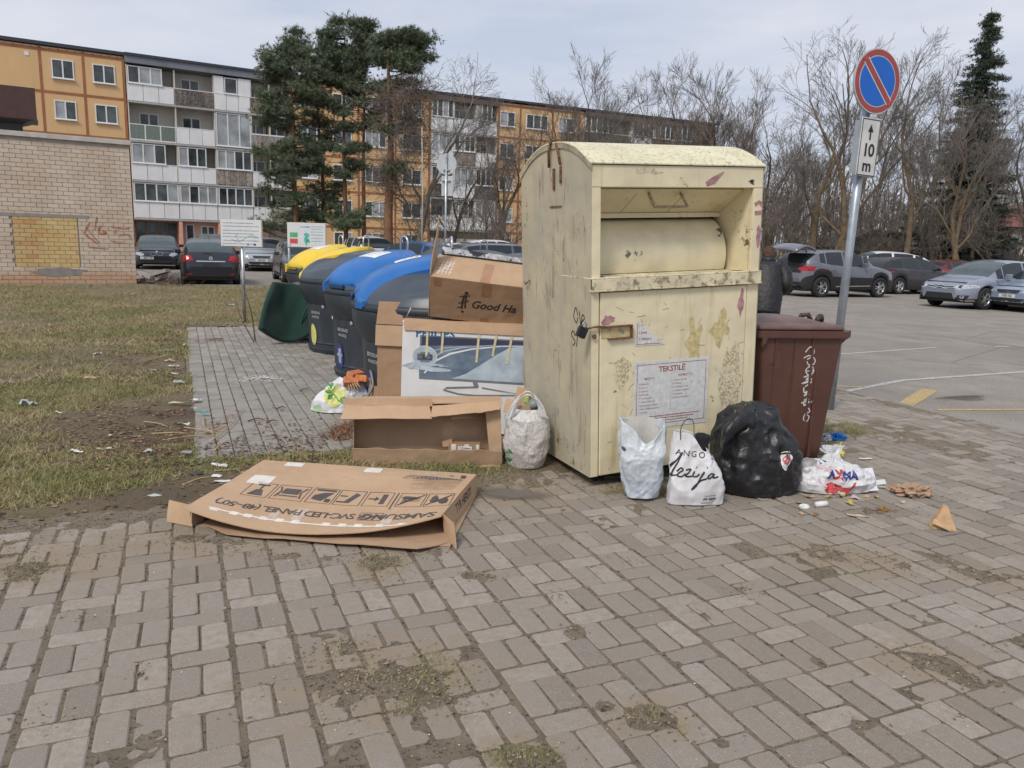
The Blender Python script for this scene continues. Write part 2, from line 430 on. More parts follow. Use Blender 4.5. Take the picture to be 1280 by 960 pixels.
# base sheet carrying the joints' sand
us = np.arange(-14, 7.1, .5); 
pave_bed = MB()
for a, b_, c, d in ((-14, 2.7, -9, 5.2), (2.7, KERB_U, -9, 16)):
    pave_bed.add([tuple(W(a, c, -.011)), tuple(W(b_, c, -.011)), tuple(W(b_, d, -.011)), tuple(W(a, d, -.011))], [(0, 1, 2, 3)])
pavement = pave_bed.build('pavement', MATS['sand']); tag(pavement, 'worn grey brown block paving with sandy joints', kind='structure')

def brick_mesh(l, w_, h, seed, top=.004, jag=.004, name='brick'):
    r_ = random.Random(seed); hl, hw = l / 2, w_ / 2; ch = .006
    out = []
    for sx, sy in ((-1, -1), (1, -1), (1, 1), (-1, 1)):
        cx, cy = sx * hl, sy * hw; k = ch * r_.uniform(.6, 2.2)
        a = (cx, cy - sy * k * 1.2); b2 = (cx - sx * k * 1.2, cy)
        out += [a, b2] if sx * sy > 0 else [b2, a]
    out = [(x + r_.uniform(-jag, jag) * .4, y + r_.uniform(-jag, jag) * .4) for x, y in out]
    n = 8
    ins = [(x * (1 - top / hl), y * (1 - top * 1.3 / hw)) for x, y in out]
    vs = [(x, y, -h) for x, y in out] + [(x, y, -.0035) for x, y in out] + [(x, y, 0) for x, y in ins]
    fs = [(i, (i + 1) % n, n + (i + 1) % n, n + i) for i in range(n)] + [(n + i, n + (i + 1) % n, 2 * n + (i + 1) % n, 2 * n + i) for i in range(n)] + [tuple(range(2 * n, 3 * n))]
    return vs, fs
BV = [brick_mesh(.203, .101, .03, i) for i in range(8)]
bm_data = []
for vs, fs in BV:
    me = bpy.data.meshes.new('brick'); me.from_pydata(vs, [], fs); me.materials.append(MATS['paver']); me.update(); bm_data.append(me)
blocks = []
for k in range(-62, 32):
    u0 = UO + UP * k; uc = u0 + UP / 2
    ph = 3.711 - (.105 if k % 2 else 0.0) - VP * 40
    wob = .004 * math.sin(k * 1.7)
    for j in range(0, 95):
        vt = ph + VP * j                          # far edge of a single block
        cells = [(uc, vt - .055, 0.0), (uc - .0555, vt - .105 - .1055, math.pi / 2), (uc + .0555, vt - .105 - .1055, math.pi / 2)]
        for (cu, cv, rz) in cells:
            if cv > 15.5 or cv < -2: continue
            if cu > KERB_U - .1: continue
            if cv > lawn_edge(cu): continue
            if 0.0 < cu < 3.1 and cv > 5.6: continue
            p = W(cu + wob, cv)
            # keep what the lens can see, with a margin
            if p.y < .6 or abs(p.x) > p.y * 1.0 + 2.0: continue
            blocks.append((p, rz + GA, cu, cv))
blocks.sort(key=lambda q: q[0].length + (0 if q[0].y > 1.6 and abs(q[0].x) < q[0].y * .70 + .1 else 100))
for i, (p, rz, cu, cv) in enumerate(blocks):
    z = rnd.gauss(0, .0018) + .006 * fbm(cu, cv, .8); rot = rz + rnd.gauss(0, .012)
    dx, dy = rnd.gauss(0, .0018), rnd.gauss(0, .0018)
    tx, ty = rnd.gauss(0, .006), rnd.gauss(0, .006)
    if i < 299:
        o = bpy.data.objects.new('brick', bm_data[i % 8]); COL.objects.link(o); o.parent = pavement
        o.location = (p.x + dx, p.y + dy, z); o.rotation_euler = (tx, ty, rot)
    else:
        vs, fs = BV[i % 8]
        m_ = Matrix.Translation((p.x + dx, p.y + dy, z)) @ Matrix.Rotation(rot, 4, 'Z') @ Matrix.Rotation(tx, 4, 'X') @ Matrix.Rotation(ty, 4, 'Y')
        pv.add(vs, fs, 0, False, m_)
pv.build('brick', MATS['paver far'], pavement, kind='stuff', label='farther paving blocks in the same bond')

# ---- second strip of paving where the recycling bins stand
pad = MB(); pad.add([tuple(W(a, b_, -.012)) for a, b_ in ((-.15, 5.62), (3.3, 5.62), (3.3, 14.2), (-.15, 14.2))], [(0, 1, 2, 3)])
pad_o = pad.build('bin_pad', MATS['sand']); tag(pad_o, 'lighter grey running bond paving under the recycling bins', kind='structure')
cells = []
col = 0; u = .03
while u < 3.2:
    wd = .15 if col == 0 else .104
    v = 5.66 - (.1 if col % 2 else 0) + .02 * fbm(u, 0, 2)
    ln = .2
    while v < 14.1:
        if v > 5.55: cells.append((u + wd / 2, v + ln / 2, wd, ln))
        v += ln + .007
    u += wd + .010; col += 1
cells.sort(key=lambda q: W(q[0], q[1]).length)
pm_data = {}
stf = MB()
for i, (cu, cv, wd, ln) in enumerate(cells):
    p = W(cu, cv); z = rnd.gauss(0, .002) + .008 * fbm(cu, cv, .6); rot = GA + math.pi / 2 + rnd.gauss(0, .01)
    key = (wd, i % 4)
    if i < 299:
        if key not in pm_data:
            vs, fs = brick_mesh(ln, wd, .03, i + 50); me = bpy.data.meshes.new('brick'); me.from_pydata(vs, [], fs); me.materials.append(MATS['grey paver']); pm_data[key] = (me, vs, fs)
        o = bpy.data.objects.new('brick', pm_data[key][0]); COL.objects.link(o); o.parent = pad_o; o.location = (p.x, p.y, z); o.rotation_euler = (0, 0, rot)
    else:
        vs, fs = brick_mesh(ln, wd, .03, i % 6 + 50)
        stf.add(vs, fs, 0, False, Matrix.Translation((p.x, p.y, z)) @ Matrix.Rotation(rot, 4, 'Z'))
stf.build('brick', MATS['grey paver'], pad_o, kind='stuff')

# ---- soil washed over the paving: a height field that rises over the blocks only in the patches
PATCH = [(470, 850, 95, 38, .9), (430, 815, 40, 16, .7), (560, 862, 45, 25, .9), (655, 946, 55, 20, 1.0), (818, 900, 42, 22, 1.0), (755, 884, 16, 9, .8), (718, 790, 16, 9, .8), (478, 704, 34, 20, 1.0),
         (1035, 692, 48, 10, .8), (1108, 706, 34, 9, .8), (1183, 702, 18, 5, .7), (1245, 722, 38, 8, .7), (1160, 826, 42, 16, .9), (1216, 852, 30, 9, .8), (1024, 828, 13, 10, .9), (1204, 898, 12, 8, .8),
         (176, 842, 15, 10, .8), (40, 716, 60, 14, 1.0), (10, 690, 60, 20, .9), (110, 700, 40, 8, .5), (230, 676, 90, 12, .8), (640, 604, 45, 10, .7), (545, 690, 22, 8, .8), (780, 700, 22, 4, .4), (930, 740, 20, 7, .5),
         (1000, 655, 30, 6, .5), (350, 694, 80, 8, .7), (600, 720, 30, 6, .6), (700, 745, 20, 6, .5), (880, 770, 16, 6, .5), (60, 900, 40, 12, .5), (1250, 800, 30, 10, .5), (770, 612, 45, 8, .7), (300, 900, 20, 6, .4),
         (1075, 905, 26, 9, .6), (905, 928, 30, 8, .45), (100, 770, 20, 6, .5), (620, 650, 30, 5, .4), (850, 668, 30, 4, .4), (1100, 640, 40, 5, .45), (560, 940, 40, 8, .5)]
PW = []
for px, py, rx, ry, s_ in PATCH:
    c = G(px, py); a = G(px + rx, py); b_ = G(px, py - ry)
    PW.append((c, (a - c).length, (b_ - c).length, s_))
def soil_h(x, y):
    u, v = x * U.x + y * U.y, x * V.x + y * V.y
    h = -1.0
    for c, rx, ry, s_ in PW:
        dx = (x - c.x) / rx; dy = (y - c.y) / ry; d2 = dx * dx + dy * dy
        if d2 < 4: h = max(h, s_ * (1.15 - d2))
    e = 4.62 - v if u < 2.5 else 9
    if u < 2.5: h = max(h, min(1.2, 1.0 - e / .28))
    if u > KERB_U - .9: h = max(h, 1.0 - (KERB_U - .02 - u) / .28)
    n = fbm(x, y, 5, 5)
    n2 = fbm(x + 9, y, 16, 3)
    base = -.0045
    if h < -.4: return base + .0015 * n2
    k = h + .75 * n + .28 * n2 - .47
    if k < 0: return base + .0015 * n2
    return base + min(1, k * 2.0) * .0075 + min(.012, k * .006) + .0022 * n2
def field(name, u0, u1, v0, v1, step, fn, m, test=None):
    nu = int((u1 - u0) / step) + 1; nv = int((v1 - v0) / step) + 1
    vs = []; ok = []
    for j in range(nv):
        for i in range(nu):
            p = W(u0 + i * step, v0 + j * step); vs.append((p.x, p.y, fn(p.x, p.y)))
            ok.append(test(p) if test else True)
    fs = []
    for j in range(nv - 1):
        for i in range(nu - 1):
            a = j * nu + i
            if ok[a] and ok[a + nu + 1]: fs.append((a, a + 1, a + nu + 1, a + nu))
    used = sorted({i for f in fs for i in f}); mp_ = {a: i for i, a in enumerate(used)}
    b = MB(); b.add([vs[i] for i in used], [tuple(mp_[i] for i in f) for f in fs], 0, True)
    return b.build(name, m)
vis = lambda p: p.y > 1.1 and abs(p.x) < p.y * .86 + 1.0
def vis_near(p): return vis(p) and p.length < 5.2
soil = field('soil', -2.4, 5.6, .1, 5.0, .018, soil_h, MATS['sand'], vis_near)
soil.parent = pavement; soil['kind'] = 'stuff'; soil['label'] = 'brown soil and moss washed over the blocks'
soil2 = field('soil', 2.5, KERB_U, 2.0, 10, .045, soil_h, MATS['sand'], lambda p: vis(p) and p.length >= 5.1)
soil2.parent = pavement; soil2['kind'] = 'stuff'; soil2['label'] = 'sandy grit in the joints farther off'

# ---- lawn: humpy sheet
def lawn_h(x, y):
    u, v = x * U.x + y * U.y, x * V.x + y * V.y
    h = .012 + .022 * fbm(x, y, .7) + .010 * fbm(x, y, 5, 4)
    e = v - 4.62
    h = min(h, -.012 + max(0, e) * .16 + .012 * fbm(x, y, 9))
    if u > -.25 and v > 5.5: h = min(h, .004 + .008 * fbm(x, y, 8))
    if v > 24.7: h -= (v - 24.7) * .05
    return h
def lawn_ok(p):
    u, v = UV(p)
    if v < 4.5 or v > 25.35 or p.y < 1: return False
    if .05 < u < 3.2 and 5.72 < v < 14.12: return False
    return abs(p.x) < p.y * .9 + 2 and u < 3.3
lw = field('lawn', -17, 3.3, 4.5, 9.5, .035, lawn_h, MATS['lawn'], lawn_ok); tag(lw, 'patchy winter lawn', kind='structure')
lw2 = field('lawn', -22, 3.3, 9.43, 25.4, .14, lawn_h, MATS['lawn'], lawn_ok); tag(lw2, 'patchy winter lawn reaching the brick building', kind='structure')

# grass blades: one mesh of single triangles
def blades(name, pts, hmin, hmax, wd, m, seed=1, lean=.8):
    n = len(pts); rg = np.random.RandomState(seed)
    P0 = np.array(pts, dtype=np.float32)
    a = rg.uniform(0, 2 * np.pi, n); h = rg.uniform(hmin, hmax, n); l = rg.uniform(.1, lean, n) * h * 1.6; b_ = rg.uniform(0, 2 * np.pi, n)
    sc_ = P0[:, 3]; h = h * sc_; l = l * sc_; ww = wd * (0.6 + .8 * rg.rand(n)) * np.maximum(sc_, .7)
    v = np.empty((n, 3, 3), np.float32)
    v[:, 0, 0] = P0[:, 0] + np.cos(a) * ww; v[:, 0, 1] = P0[:, 1] + np.sin(a) * ww; v[:, 0, 2] = P0[:, 2] - .004
    v[:, 1, 0] = P0[:, 0] - np.cos(a) * ww; v[:, 1, 1] = P0[:, 1] - np.sin(a) * ww; v[:, 1, 2] = P0[:, 2] - .004
    v[:, 2, 0] = P0[:, 0] + np.cos(b_) * l; v[:, 2, 1] = P0[:, 1] + np.sin(b_) * l; v[:, 2, 2] = P0[:, 2] + h
    me = bpy.data.meshes.new(name)
    me.vertices.add(n * 3); me.vertices.foreach_set('co', v.reshape(-1))
    me.loops.add(n * 3); me.loops.foreach_set('vertex_index', np.arange(n * 3, dtype=np.int32))
    me.polygons.add(n); me.polygons.foreach_set('loop_start', np.arange(0, n * 3, 3, dtype=np.int32)); me.polygons.foreach_set('loop_total', np.full(n, 3, np.int32))
    me.materials.append(m); me.update(calc_edges=True); me.validate()
    o = bpy.data.objects.new(name, me); COL.objects.link(o); return o
pts = []
def scatter_lawn(n, v0, v1, ppow, s_):
    k = 0; tries = 0
    while k < n and tries < n * 6:
        tries += 1
        v = v0 + (v1 - v0) * rnd.random() ** ppow
        yy = v / math.cos(GA)
        u = rnd.uniform(-.75 * v - 3, 3.2)
        p = W(u, v)
        if not lawn_ok(p) or abs(p.x) > p.y * .76 + .6: continue
        d = fbm(p.x, p.y, .6, 4) + .3 * fbm(p.x, p.y, 3.1, 3)
        bare = max(0, 1 - (v - 4.6) / .8) * .35 + (.45 if u > -1.1 and 5.5 < v < 13 else 0) * max(0, min(1, (u + 1.1))) 
        if v > 15: d += .25
        bare += (.55 if v < 5.9 and u > -1.4 else .1 if v < 5.2 else .15 if v < 6 else 0)
        if rnd.random() > .60 + d * 1.3 - bare: continue
        pts.append((p.x, p.y, lawn_h(p.x, p.y), s_ * (.8 + .5 * rnd.random()))); k += 1
scatter_lawn(145000, 4.62, 9, 1.3, 1.25)
scatter_lawn(88000, 9, 25.3, 1.4, 1.9)
gr = blades('grass', pts, .008, .03, .0022, MATS['grass'], 3, 1.6); tag(gr, 'short matted winter grass on the lawn', 'grass', kind='stuff')
# tufts and moss on the soil patches, by the pole and at the container's foot
pts = []
MOSS = [(510, 856, 85, 34, 1500), (655, 948, 50, 16, 900), (818, 902, 38, 18, 500), (478, 706, 32, 17, 900), (40, 717, 60, 12, 700), (110, 668, 120, 20, 900), (1050, 534, 28, 10, 1600), (640, 604, 40, 8, 500),
        (770, 612, 42, 7, 900), (590, 602, 30, 5, 200), (435, 808, 30, 14, 200), (540, 840, 40, 25, 500)]
for px, py, rx, ry, n in MOSS:
    c = G(px, py); a = (G(px + rx, py) - c).length; b_ = (G(px, py - ry) - c).length
    for i in range(n):
        th, r_ = rnd.uniform(0, 6.283), math.sqrt(rnd.random())
        x, y = c.x + math.cos(th) * a * r_, c.y + math.sin(th) * b_ * r_
        if fbm(x, y, 7, 3) < -.12: continue
        tall = 2.0 if px == 1050 else 1.0
        pts.append((x, y, max(0, soil_h(x, y)), tall * rnd.uniform(.5, 1.1)))
tf = blades('grass', pts, .006, .026, .0013, MATS['grass'], 5, 1.3); tag(tf, 'small tufts of grass and moss growing in the paving joints', 'grass', kind='stuff')
# dead leaves and brown litter crumbs in the lawn border, grit on the paving
def crumbs(name, label, spots, mats_, sz, seed, flat=.25):
    r_ = random.Random(seed); b = MB()
    for x, y, z in spots:
        s_ = sz * r_.uniform(.4, 1.5); n = 4; a0 = r_.uniform(0, 6)
        vs = [(x + math.cos(a0 + 2 * math.pi * k / n) * s_ * r_.uniform(.6, 1.2), y + math.sin(a0 + 2 * math.pi * k / n) * s_ * r_.uniform(.5, 1), z + r_.uniform(0, s_ * flat * 2)) for k in range(n)] + [(x, y, z + s_ * flat)]
        b.add(vs, [(0, 1, 4), (1, 2, 4), (2, 3, 4), (3, 0, 4)], r_.randrange(len(mats_)))
    o = b.build(name, mats_); tag(o, label, 'litter', kind='stuff'); return o
lm = [mat('dead leaf', (.16, .085, .045), .8, var=.3), mat('dry leaf', (.30, .20, .11), .8, var=.3), mat('leaf dark', (.07, .04, .028), .8, var=.3)]
sp = []
for i in range(15000):
    k = rnd.random()
    if k < .5: u, v = -.03 - abs(rnd.gauss(0, .55)), rnd.uniform(5.6, 13.5)
    elif k < .85: u, v = rnd.uniform(-5, 1.2), 5.3 + abs(rnd.gauss(0, .8))
    elif k < .92: u, v = rnd.uniform(.1, 2), rnd.gauss(5.7, .25)
    else: u, v = rnd.uniform(-4, 1.5), rnd.uniform(4.6, 5.5)
    p = W(u, v)
    if v > 4.58 and fbm(p.x, p.y, 1.6) > -.2 + (.25 if u < -1.2 else 0): sp.append((p.x, p.y, max(0, lawn_h(p.x, p.y)) + .004))
crumbs('dead_leaves', 'brown dead leaves and bark crumbs along the lawn border', sp, lm, .014, 4)
gm = [mat('grit light', (.62, .58, .52), .8), mat('grit mid', (.33, .28, .23), .9)]
sp = []
for i in range(2600):
    p = W(rnd.uniform(-2.3, 6.5), rnd.uniform(.4, 5.4))
    if vis(p): sp.append((p.x, p.y, .0 + .0))
for i in range(900):
    p = W(rnd.uniform(.2, 2.6), rnd.uniform(5.8, 9.5)); sp.append((p.x, p.y, .001))
pt_ = []
for c, rx, ry, s_ in PW:
    n_ = int(min(3200, 16000 * rx * ry))
    for i in range(n_):
        th, r_ = rnd.uniform(0, 6.283), rnd.random() ** .6 * 1.5
        x, y = c.x + math.cos(th) * rx * r_, c.y + math.sin(th) * ry * r_
        h = soil_h(x, y)
        if h > -.001 or rnd.random() < .35: h = max(h, 0); pt_.append((x, y, h))
crumbs('soil_crumbs', 'crumbs of earth, seeds and leaf bits lying in the soil patches', pt_, [mat('crumb a', (.31, .24, .16), .9), mat('crumb b', (.17, .13, .085), .9), mat('crumb c', (.26, .21, .14), .9)], .0055, 9, .6)
crumbs('grit', 'pale grit and crumbs scattered over the paving', sp, gm, .0032, 6, .5)
# kerb between paving and car park
kb = thing('kerb', 'flush concrete kerb between the block paving and the asphalt', 'kerb')
v = -6.0; kmesh = None
while v < 22:
    if kmesh is None:
        q = MB().bb(-.055, .055, 0, .98, -.12, .003).build('kerb_stone', mat('kerb concrete', (.27, .25, .225), .9, bump=.4, dirt=(.14, .11, .08), ds=5)); q.parent = kb; kmesh = q
    else: q = kmesh.copy(); COL.objects.link(q)
    q.parent = kb; q.location = W(KERB_U + .02, v, rnd.uniform(-.008, .002)); q.rotation_euler = (0, 0, GA); v += 1.0
kb2 = thing('kerb', 'kerb along the far edge of the lawn by the parked cars', 'kerb')
u = -14.0
while u < 6:
    q = kmesh.copy(); COL.objects.link(q); q.parent = kb2; q.location = W(u, 25.42, .03); q.rotation_euler = (0, 0, GA - math.pi / 2); u += 1.0
# ================================================================== TEXTILE CONTAINER
def yellow_mat(name, base, dirtc, side=False, roof=False):
    t = NT(name)
    c = t.ramp(t.noise(2.2, 6, .6), .3, .7, tuple(x * .88 for x in base) + (1,), tuple(x * 1.05 for x in base) + (1,))
    # rusty grime: long vertical runs
    v = t.noise(1, 7, .65, t.co((9, 9, 1.1)))
    c = t.mix(t.ramp(v, .55, .80), c, tuple(dirtc) + (1,))
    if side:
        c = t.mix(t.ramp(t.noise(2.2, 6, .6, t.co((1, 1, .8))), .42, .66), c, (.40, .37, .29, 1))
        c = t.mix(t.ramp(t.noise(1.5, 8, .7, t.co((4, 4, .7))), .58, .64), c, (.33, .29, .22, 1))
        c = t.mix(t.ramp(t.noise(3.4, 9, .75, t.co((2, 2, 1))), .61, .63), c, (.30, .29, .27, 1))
    # chips and scratches
    s1 = t.ramp(t.noise(3.4, 11, .82), .60, .62)
    c = t.mix(s1, c, (.16, .115, .06, 1))
    s2 = t.ramp(t.noise(1, 9, .8, t.co((22, 22, 5))), .635, .65)
    c = t.mix(s2, c, (.12, .09, .05, 1))
    if roof:
        c = t.mix(t.ramp(t.noise(42, 6, .75), .52, .60), c, (.36, .33, .23, 1))
        c = t.mix(t.ramp(t.noise(9, 6, .7), .5, .7), c, (.75, .72, .55, 1))
    MATS[name] = t.done(c, t.ramp(t.noise(5, 4), .3, .7, (.42,) * 3 + (1,), (.62,) * 3 + (1,)), t.bump(t.noise(3.4, 11, .82), .25, .003, t.bump(t.noise(1.6, 3), .8, .05)))
YB = (.76, .675, .465)
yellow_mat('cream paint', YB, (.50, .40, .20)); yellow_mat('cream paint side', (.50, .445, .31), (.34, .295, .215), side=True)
yellow_mat('cream paint roof', (.74, .69, .46), (.55, .50, .33), roof=True)
rust = mat('rusty steel', (.20, .10, .05), .8, .2, var=.4, vs=40, bump=.5)
paintL = mat('graffiti lilac', (.45, .24, .25), .6, var=.3, vs=20)
blk = mat('black ink', (.018, .018, .022), .5)
CL = thing('textile_container', 'big cream yellow steel clothes container with rounded roof and padlocked door, standing on the paving', 'clothes container')
WC, DC, HF, HB, RISE = 1.335, 1.07, 2.09, 2.09, .17
base = G(738, 597, .07); base.z = 0
lean = Matrix.Rotation(R(-2.9), 4, Vector((0, 1, 0)))
CL.matrix_world = Matrix.Translation(base) @ SITE @ lean
X0, X1 = 0.0, WC
def arch(y):                      # roof height over the depth
    k = (y / DC) * 2 - 1
    return HF + RISE * (1 - abs(k) ** 2.3)
Z0 = .07
prof = [(0, Z0), (DC, Z0), (DC, HB)] + [(DC * (1 - i / 14), arch(DC * (1 - i / 14))) for i in range(1, 14)] + [(0, HF)]
# sides
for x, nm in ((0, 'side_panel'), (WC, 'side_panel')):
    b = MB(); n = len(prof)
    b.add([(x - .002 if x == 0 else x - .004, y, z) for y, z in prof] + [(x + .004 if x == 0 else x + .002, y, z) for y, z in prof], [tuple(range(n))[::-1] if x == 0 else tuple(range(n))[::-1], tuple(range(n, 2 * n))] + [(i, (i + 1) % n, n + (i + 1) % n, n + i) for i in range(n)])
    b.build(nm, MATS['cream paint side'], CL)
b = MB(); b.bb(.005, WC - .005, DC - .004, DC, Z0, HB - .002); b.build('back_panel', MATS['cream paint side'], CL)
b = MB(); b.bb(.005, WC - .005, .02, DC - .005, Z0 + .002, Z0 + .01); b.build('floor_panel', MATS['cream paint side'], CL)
# roof sheet with overhanging rim
b = MB(); rings = []
for i in range(25):
    y = -.012 + (DC + .024) * i / 24; z = arch(min(max(y, 0), DC))
    sag = .0
    rings.append([(-.012, y, z + .004), (WC + .012, y, z + .004), (WC + .012, y, z + .012), (-.012, y, z + .012)])
b.loft(rings, 0, True, smooth=False); b.build('roof', MATS['cream paint roof'], CL)
for x in (-.010, WC + .003):
    b = MB()
    rings = [[(x, -.010 + (DC + .02) * i / 24, arch(min(max(-.010 + (DC + .02) * i / 24, 0), DC)) + dz) if a == 0 else (x + .007, -.010 + (DC + .02) * i / 24, arch(min(max(-.010 + (DC + .02) * i / 24, 0), DC)) + dz) for a, dz in ((0, -.03), (1, -.03), (1, .003), (0, .003))] for i in range(25)]
    b.loft(rings, 0, True, smooth=False)
    b.build('roof_rim', mat('rim grime', (.42, .38, .27), .7, var=.3, dirt=(.2, .15, .09), ds=8, bump=.3), CL)
# front frame
TL, TR, SH, OB = 1.30, 1.285, 1.395, 1.955      # shelf lip bottom/top, opening
b = MB(); b.bb(.004, WC - .004, -.002, .03, 1.955, HF - .001); b.build('fascia', MATS['cream paint'], CL, bevel=.003)
b = MB(); b.bb(.003, .068, 0, .03, 1.39, 1.953); b.build('post', MATS['cream paint'], CL, bevel=.003)
b = MB(); b.bb(WC - .075, WC - .003, 0, .03, 1.39, 1.953); b.build('post', MATS['cream paint'], CL, bevel=.003)
b = MB(); b.bb(-.006, WC + .006, -.03, .012, 1.305, 1.318); b.bb(-.003, WC + .003, -.026, -.018, 1.318, 1.385); b.bb(-.003, WC + .003, -.026, .42, 1.385, 1.395)
b.build('shelf', mat('shelf paint', (.70, .63, .44), .6, var=.2, dirt=(.26, .20, .12), ds=22, dlo=.5, dhi=.64, bump=.3), CL, bevel=.003)
# frame stile and door
b = MB(); b.bb(.003, .060, .0, .028, Z0, 1.303); b.build('door_frame', MATS['cream paint'], CL, bevel=.002)
b = MB(); b.bb(WC - .095, WC - .003, .0, .028, Z0, 1.303); b.build('door_frame', MATS['cream paint'], CL, bevel=.002)
b = MB(); b.bb(.068, WC - .101, -.004, .014, Z0 + .004, 1.298)
door = b.build('door', MATS['cream paint'], CL, bevel=.004)
b = MB(); b.bb(.06, .068, .016, .02, Z0, 1.3); b.bb(WC - .101, WC - .095, .016, .02, Z0, 1.3); b.bb(.06, WC - .1, .0, .02, 1.298, 1.303)
b.build('door_gap', mat('gap black', (.02, .017, .012), .9), CL)
# deposit recess
b = MB()
b.bb(WC - .079, WC - .075, .03, .50, 1.395, 1.955); b.build('recess_wall', MATS['cream paint'], CL)
b = MB(); b.bb(.068, .072, .03, .50, 1.395, 1.955); b.build('recess_wall', MATS['cream paint'], CL)
fl = MB(); fl.hexa([(.074, .10, 1.948), (WC - .081, .10, 1.948), (WC - .081, .36, 1.80), (.074, .36, 1.80), (.074, .115, 1.955), (WC - .081, .115, 1.955), (WC - .081, .375, 1.807), (.074, .375, 1.807)])
flap = fl.build('deposit_flap', MATS['cream paint'], CL)
f2 = MB(); f2.bb(.074, WC - .081, .345, .375, 1.768, 1.80); f2.build('flap_lip', MATS['cream paint'], CL, bevel=.002)
for x in (.42, .80): g2 = MB(); g2.hexa([(x - .002, .118, 1.9378 ), (x + .002, .118, 1.9378), (x + .002, .355, 1.8025), (x - .002, .355, 1.8025), (x - .002, .118, 1.94), (x + .002, .118, 1.94), (x + .002, .355, 1.8045), (x - .002, .355, 1.8045)]); g2.build('flap_seam', MATS['gap black'], CL)
b = MB(); b.bb(.072, WC - .079, .03, .5, 1.9555, 1.958); b.build('recess_ceiling', MATS['cream paint'], CL)
b = MB(); b.tube([(.49, .115, 1.925), (.545, .13, 1.845), (.55, .13, 1.835), (.80, .13, 1.835), (.81, .13, 1.84), (.74, .115, 1.925)], .009, 8)
b.tube([(.49, .115, 1.925), (.545, .13, 1.845)], .012, 4, smooth=False); b.build('handle', mat('worn handle', (.42, .36, .22), .6, .2, var=.4, vs=60, dirt=(.12, .08, .05), ds=30), CL)
# drum: convex quarter cylinder
rings = []
for i in range(19):
    a = R(-22 + 122 * i / 18); y = .485 - .265 * math.cos(a); z = 1.50 + .27 * math.sin(a)
    rings.append([(.075, y, z), (WC - .115, y, z)])
b = MB(); b.loft(rings, 0, False)
for x in (.0751, WC - .1149):
    vs = [(x, .485 - .265 * math.cos(R(-22 + 122 * i / 18)), 1.50 + .27 * math.sin(R(-22 + 122 * i / 18))) for i in range(19)] + [(x, .60, 1.77), (x, .60, 1.40)]
    b.add(vs, [tuple(range(21))])
b.build('drum', mat('drum paint', (.74, .67, .47), .42, var=.08, bump=.2, bs=8, bd=.02, dirt=(.14, .13, .10), ds=5.5, dlo=.66, dhi=.68), CL)
b = MB(); b.bb(.07, WC - .08, .43, .44, 1.38, 1.77); b.bb(.07, WC - .08, .5, .51, 1.3, 1.96); b.build('recess_back', MATS['gap black'], CL)
# corner plates
for x in (.07, WC - .16): b = MB(); b.prism([(0, 0), (.05, 0), (0, .05)], 0, .003, mtx=Matrix.Translation((x, .04, 1.395))); b.build('corner_plate', blk, CL)
# hasp, padlock, latch
b = MB(); b.bb(.04, .30, -.03, -.006, 1.075, 1.083); b.bb(.12, .30, -.028, -.006, .992, 1.0); b.bb(.292, .30, -.03, -.006, .995, 1.083); b.build('latch', rust, CL, bevel=.002)
b = MB(); b.bb(.075, .29, -.008, -.0045, 1.003, 1.072); b.build('latch_plate', mat('latch plate', (.58, .47, .25), .6, var=.25, dirt=(.2, .1, .05), ds=20), CL)
b = MB(); b.lathe([(.012, 0), (.012, .006), (.004, .008)], 12, (.235, -.009, 1.035), axis='y'); b.build('lock_cylinder', mat('dull zinc', (.35, .36, .36), .4, .8), CL)
b = MB(); b.tube([(-.05, -.02, 1.075), (.03, -.02, 1.085), (.09, -.012, 1.08)], .007, 6); b.tube([(.02, -.01, 1.02), (.02, -.018, 1.02)], .016, 10)
b.build('hasp', rust, CL)
pl = MB(); pl.bb(-.035, .03, -.016, .016, -.04, .03); q = pl.build('padlock', mat('padlock body', (.02, .022, .028), .35, .3), CL, Matrix.Translation((-.075, -.028, 1.062)) @ Matrix.Rotation(R(25), 4, 'Y'), bevel=.006)
sk = MB(); sk.tube([(-.018, 0, .025), (-.018, 0, .05), (-.005, 0, .062), (.012, 0, .05), (.012, 0, .025)], .005, 6); sk.build('shackle', MATS['dull zinc'], q)
# feet
for x in (.1, WC - .18):
    for y in (.12, DC - .2): b = MB(); b.bb(x, x + .08, y, y + .08, -.03, Z0 + .005); b.build('foot', MATS['gap black'], CL)
# lifting eye on the roof: bent bar with rust runs
b = MB(); b.tube([(-.02, .56, 2.11), (-.022, .56, 2.2), (-.02, .54, 2.27), (.01, .51, 2.29), (.04, .48, 2.27)], .010, 8)
b.tube([(-.016, .40, 2.12), (-.02, .42, 2.19), (-.01, .47, 2.255), (.03, .50, 2.285)], .009, 8)
b.build('lifting_hook', rust, CL)
b = MB(); b.bb(-.012, -.003, .50, .525, 1.96, 2.10); b.bb(-.012, -.003, .40, .42, 2.0, 2.11); b.bb(-.008, -.003, .40, .58, 1.845, 1.855); b.build('hook_bracket', rust, CL)
b = MB(); b.tube([(-.01, .92, 1.33), (-.03, .95, 1.30), (-.025, .98, 1.315)], .006, 6); b.build('side_hook', rust, CL)
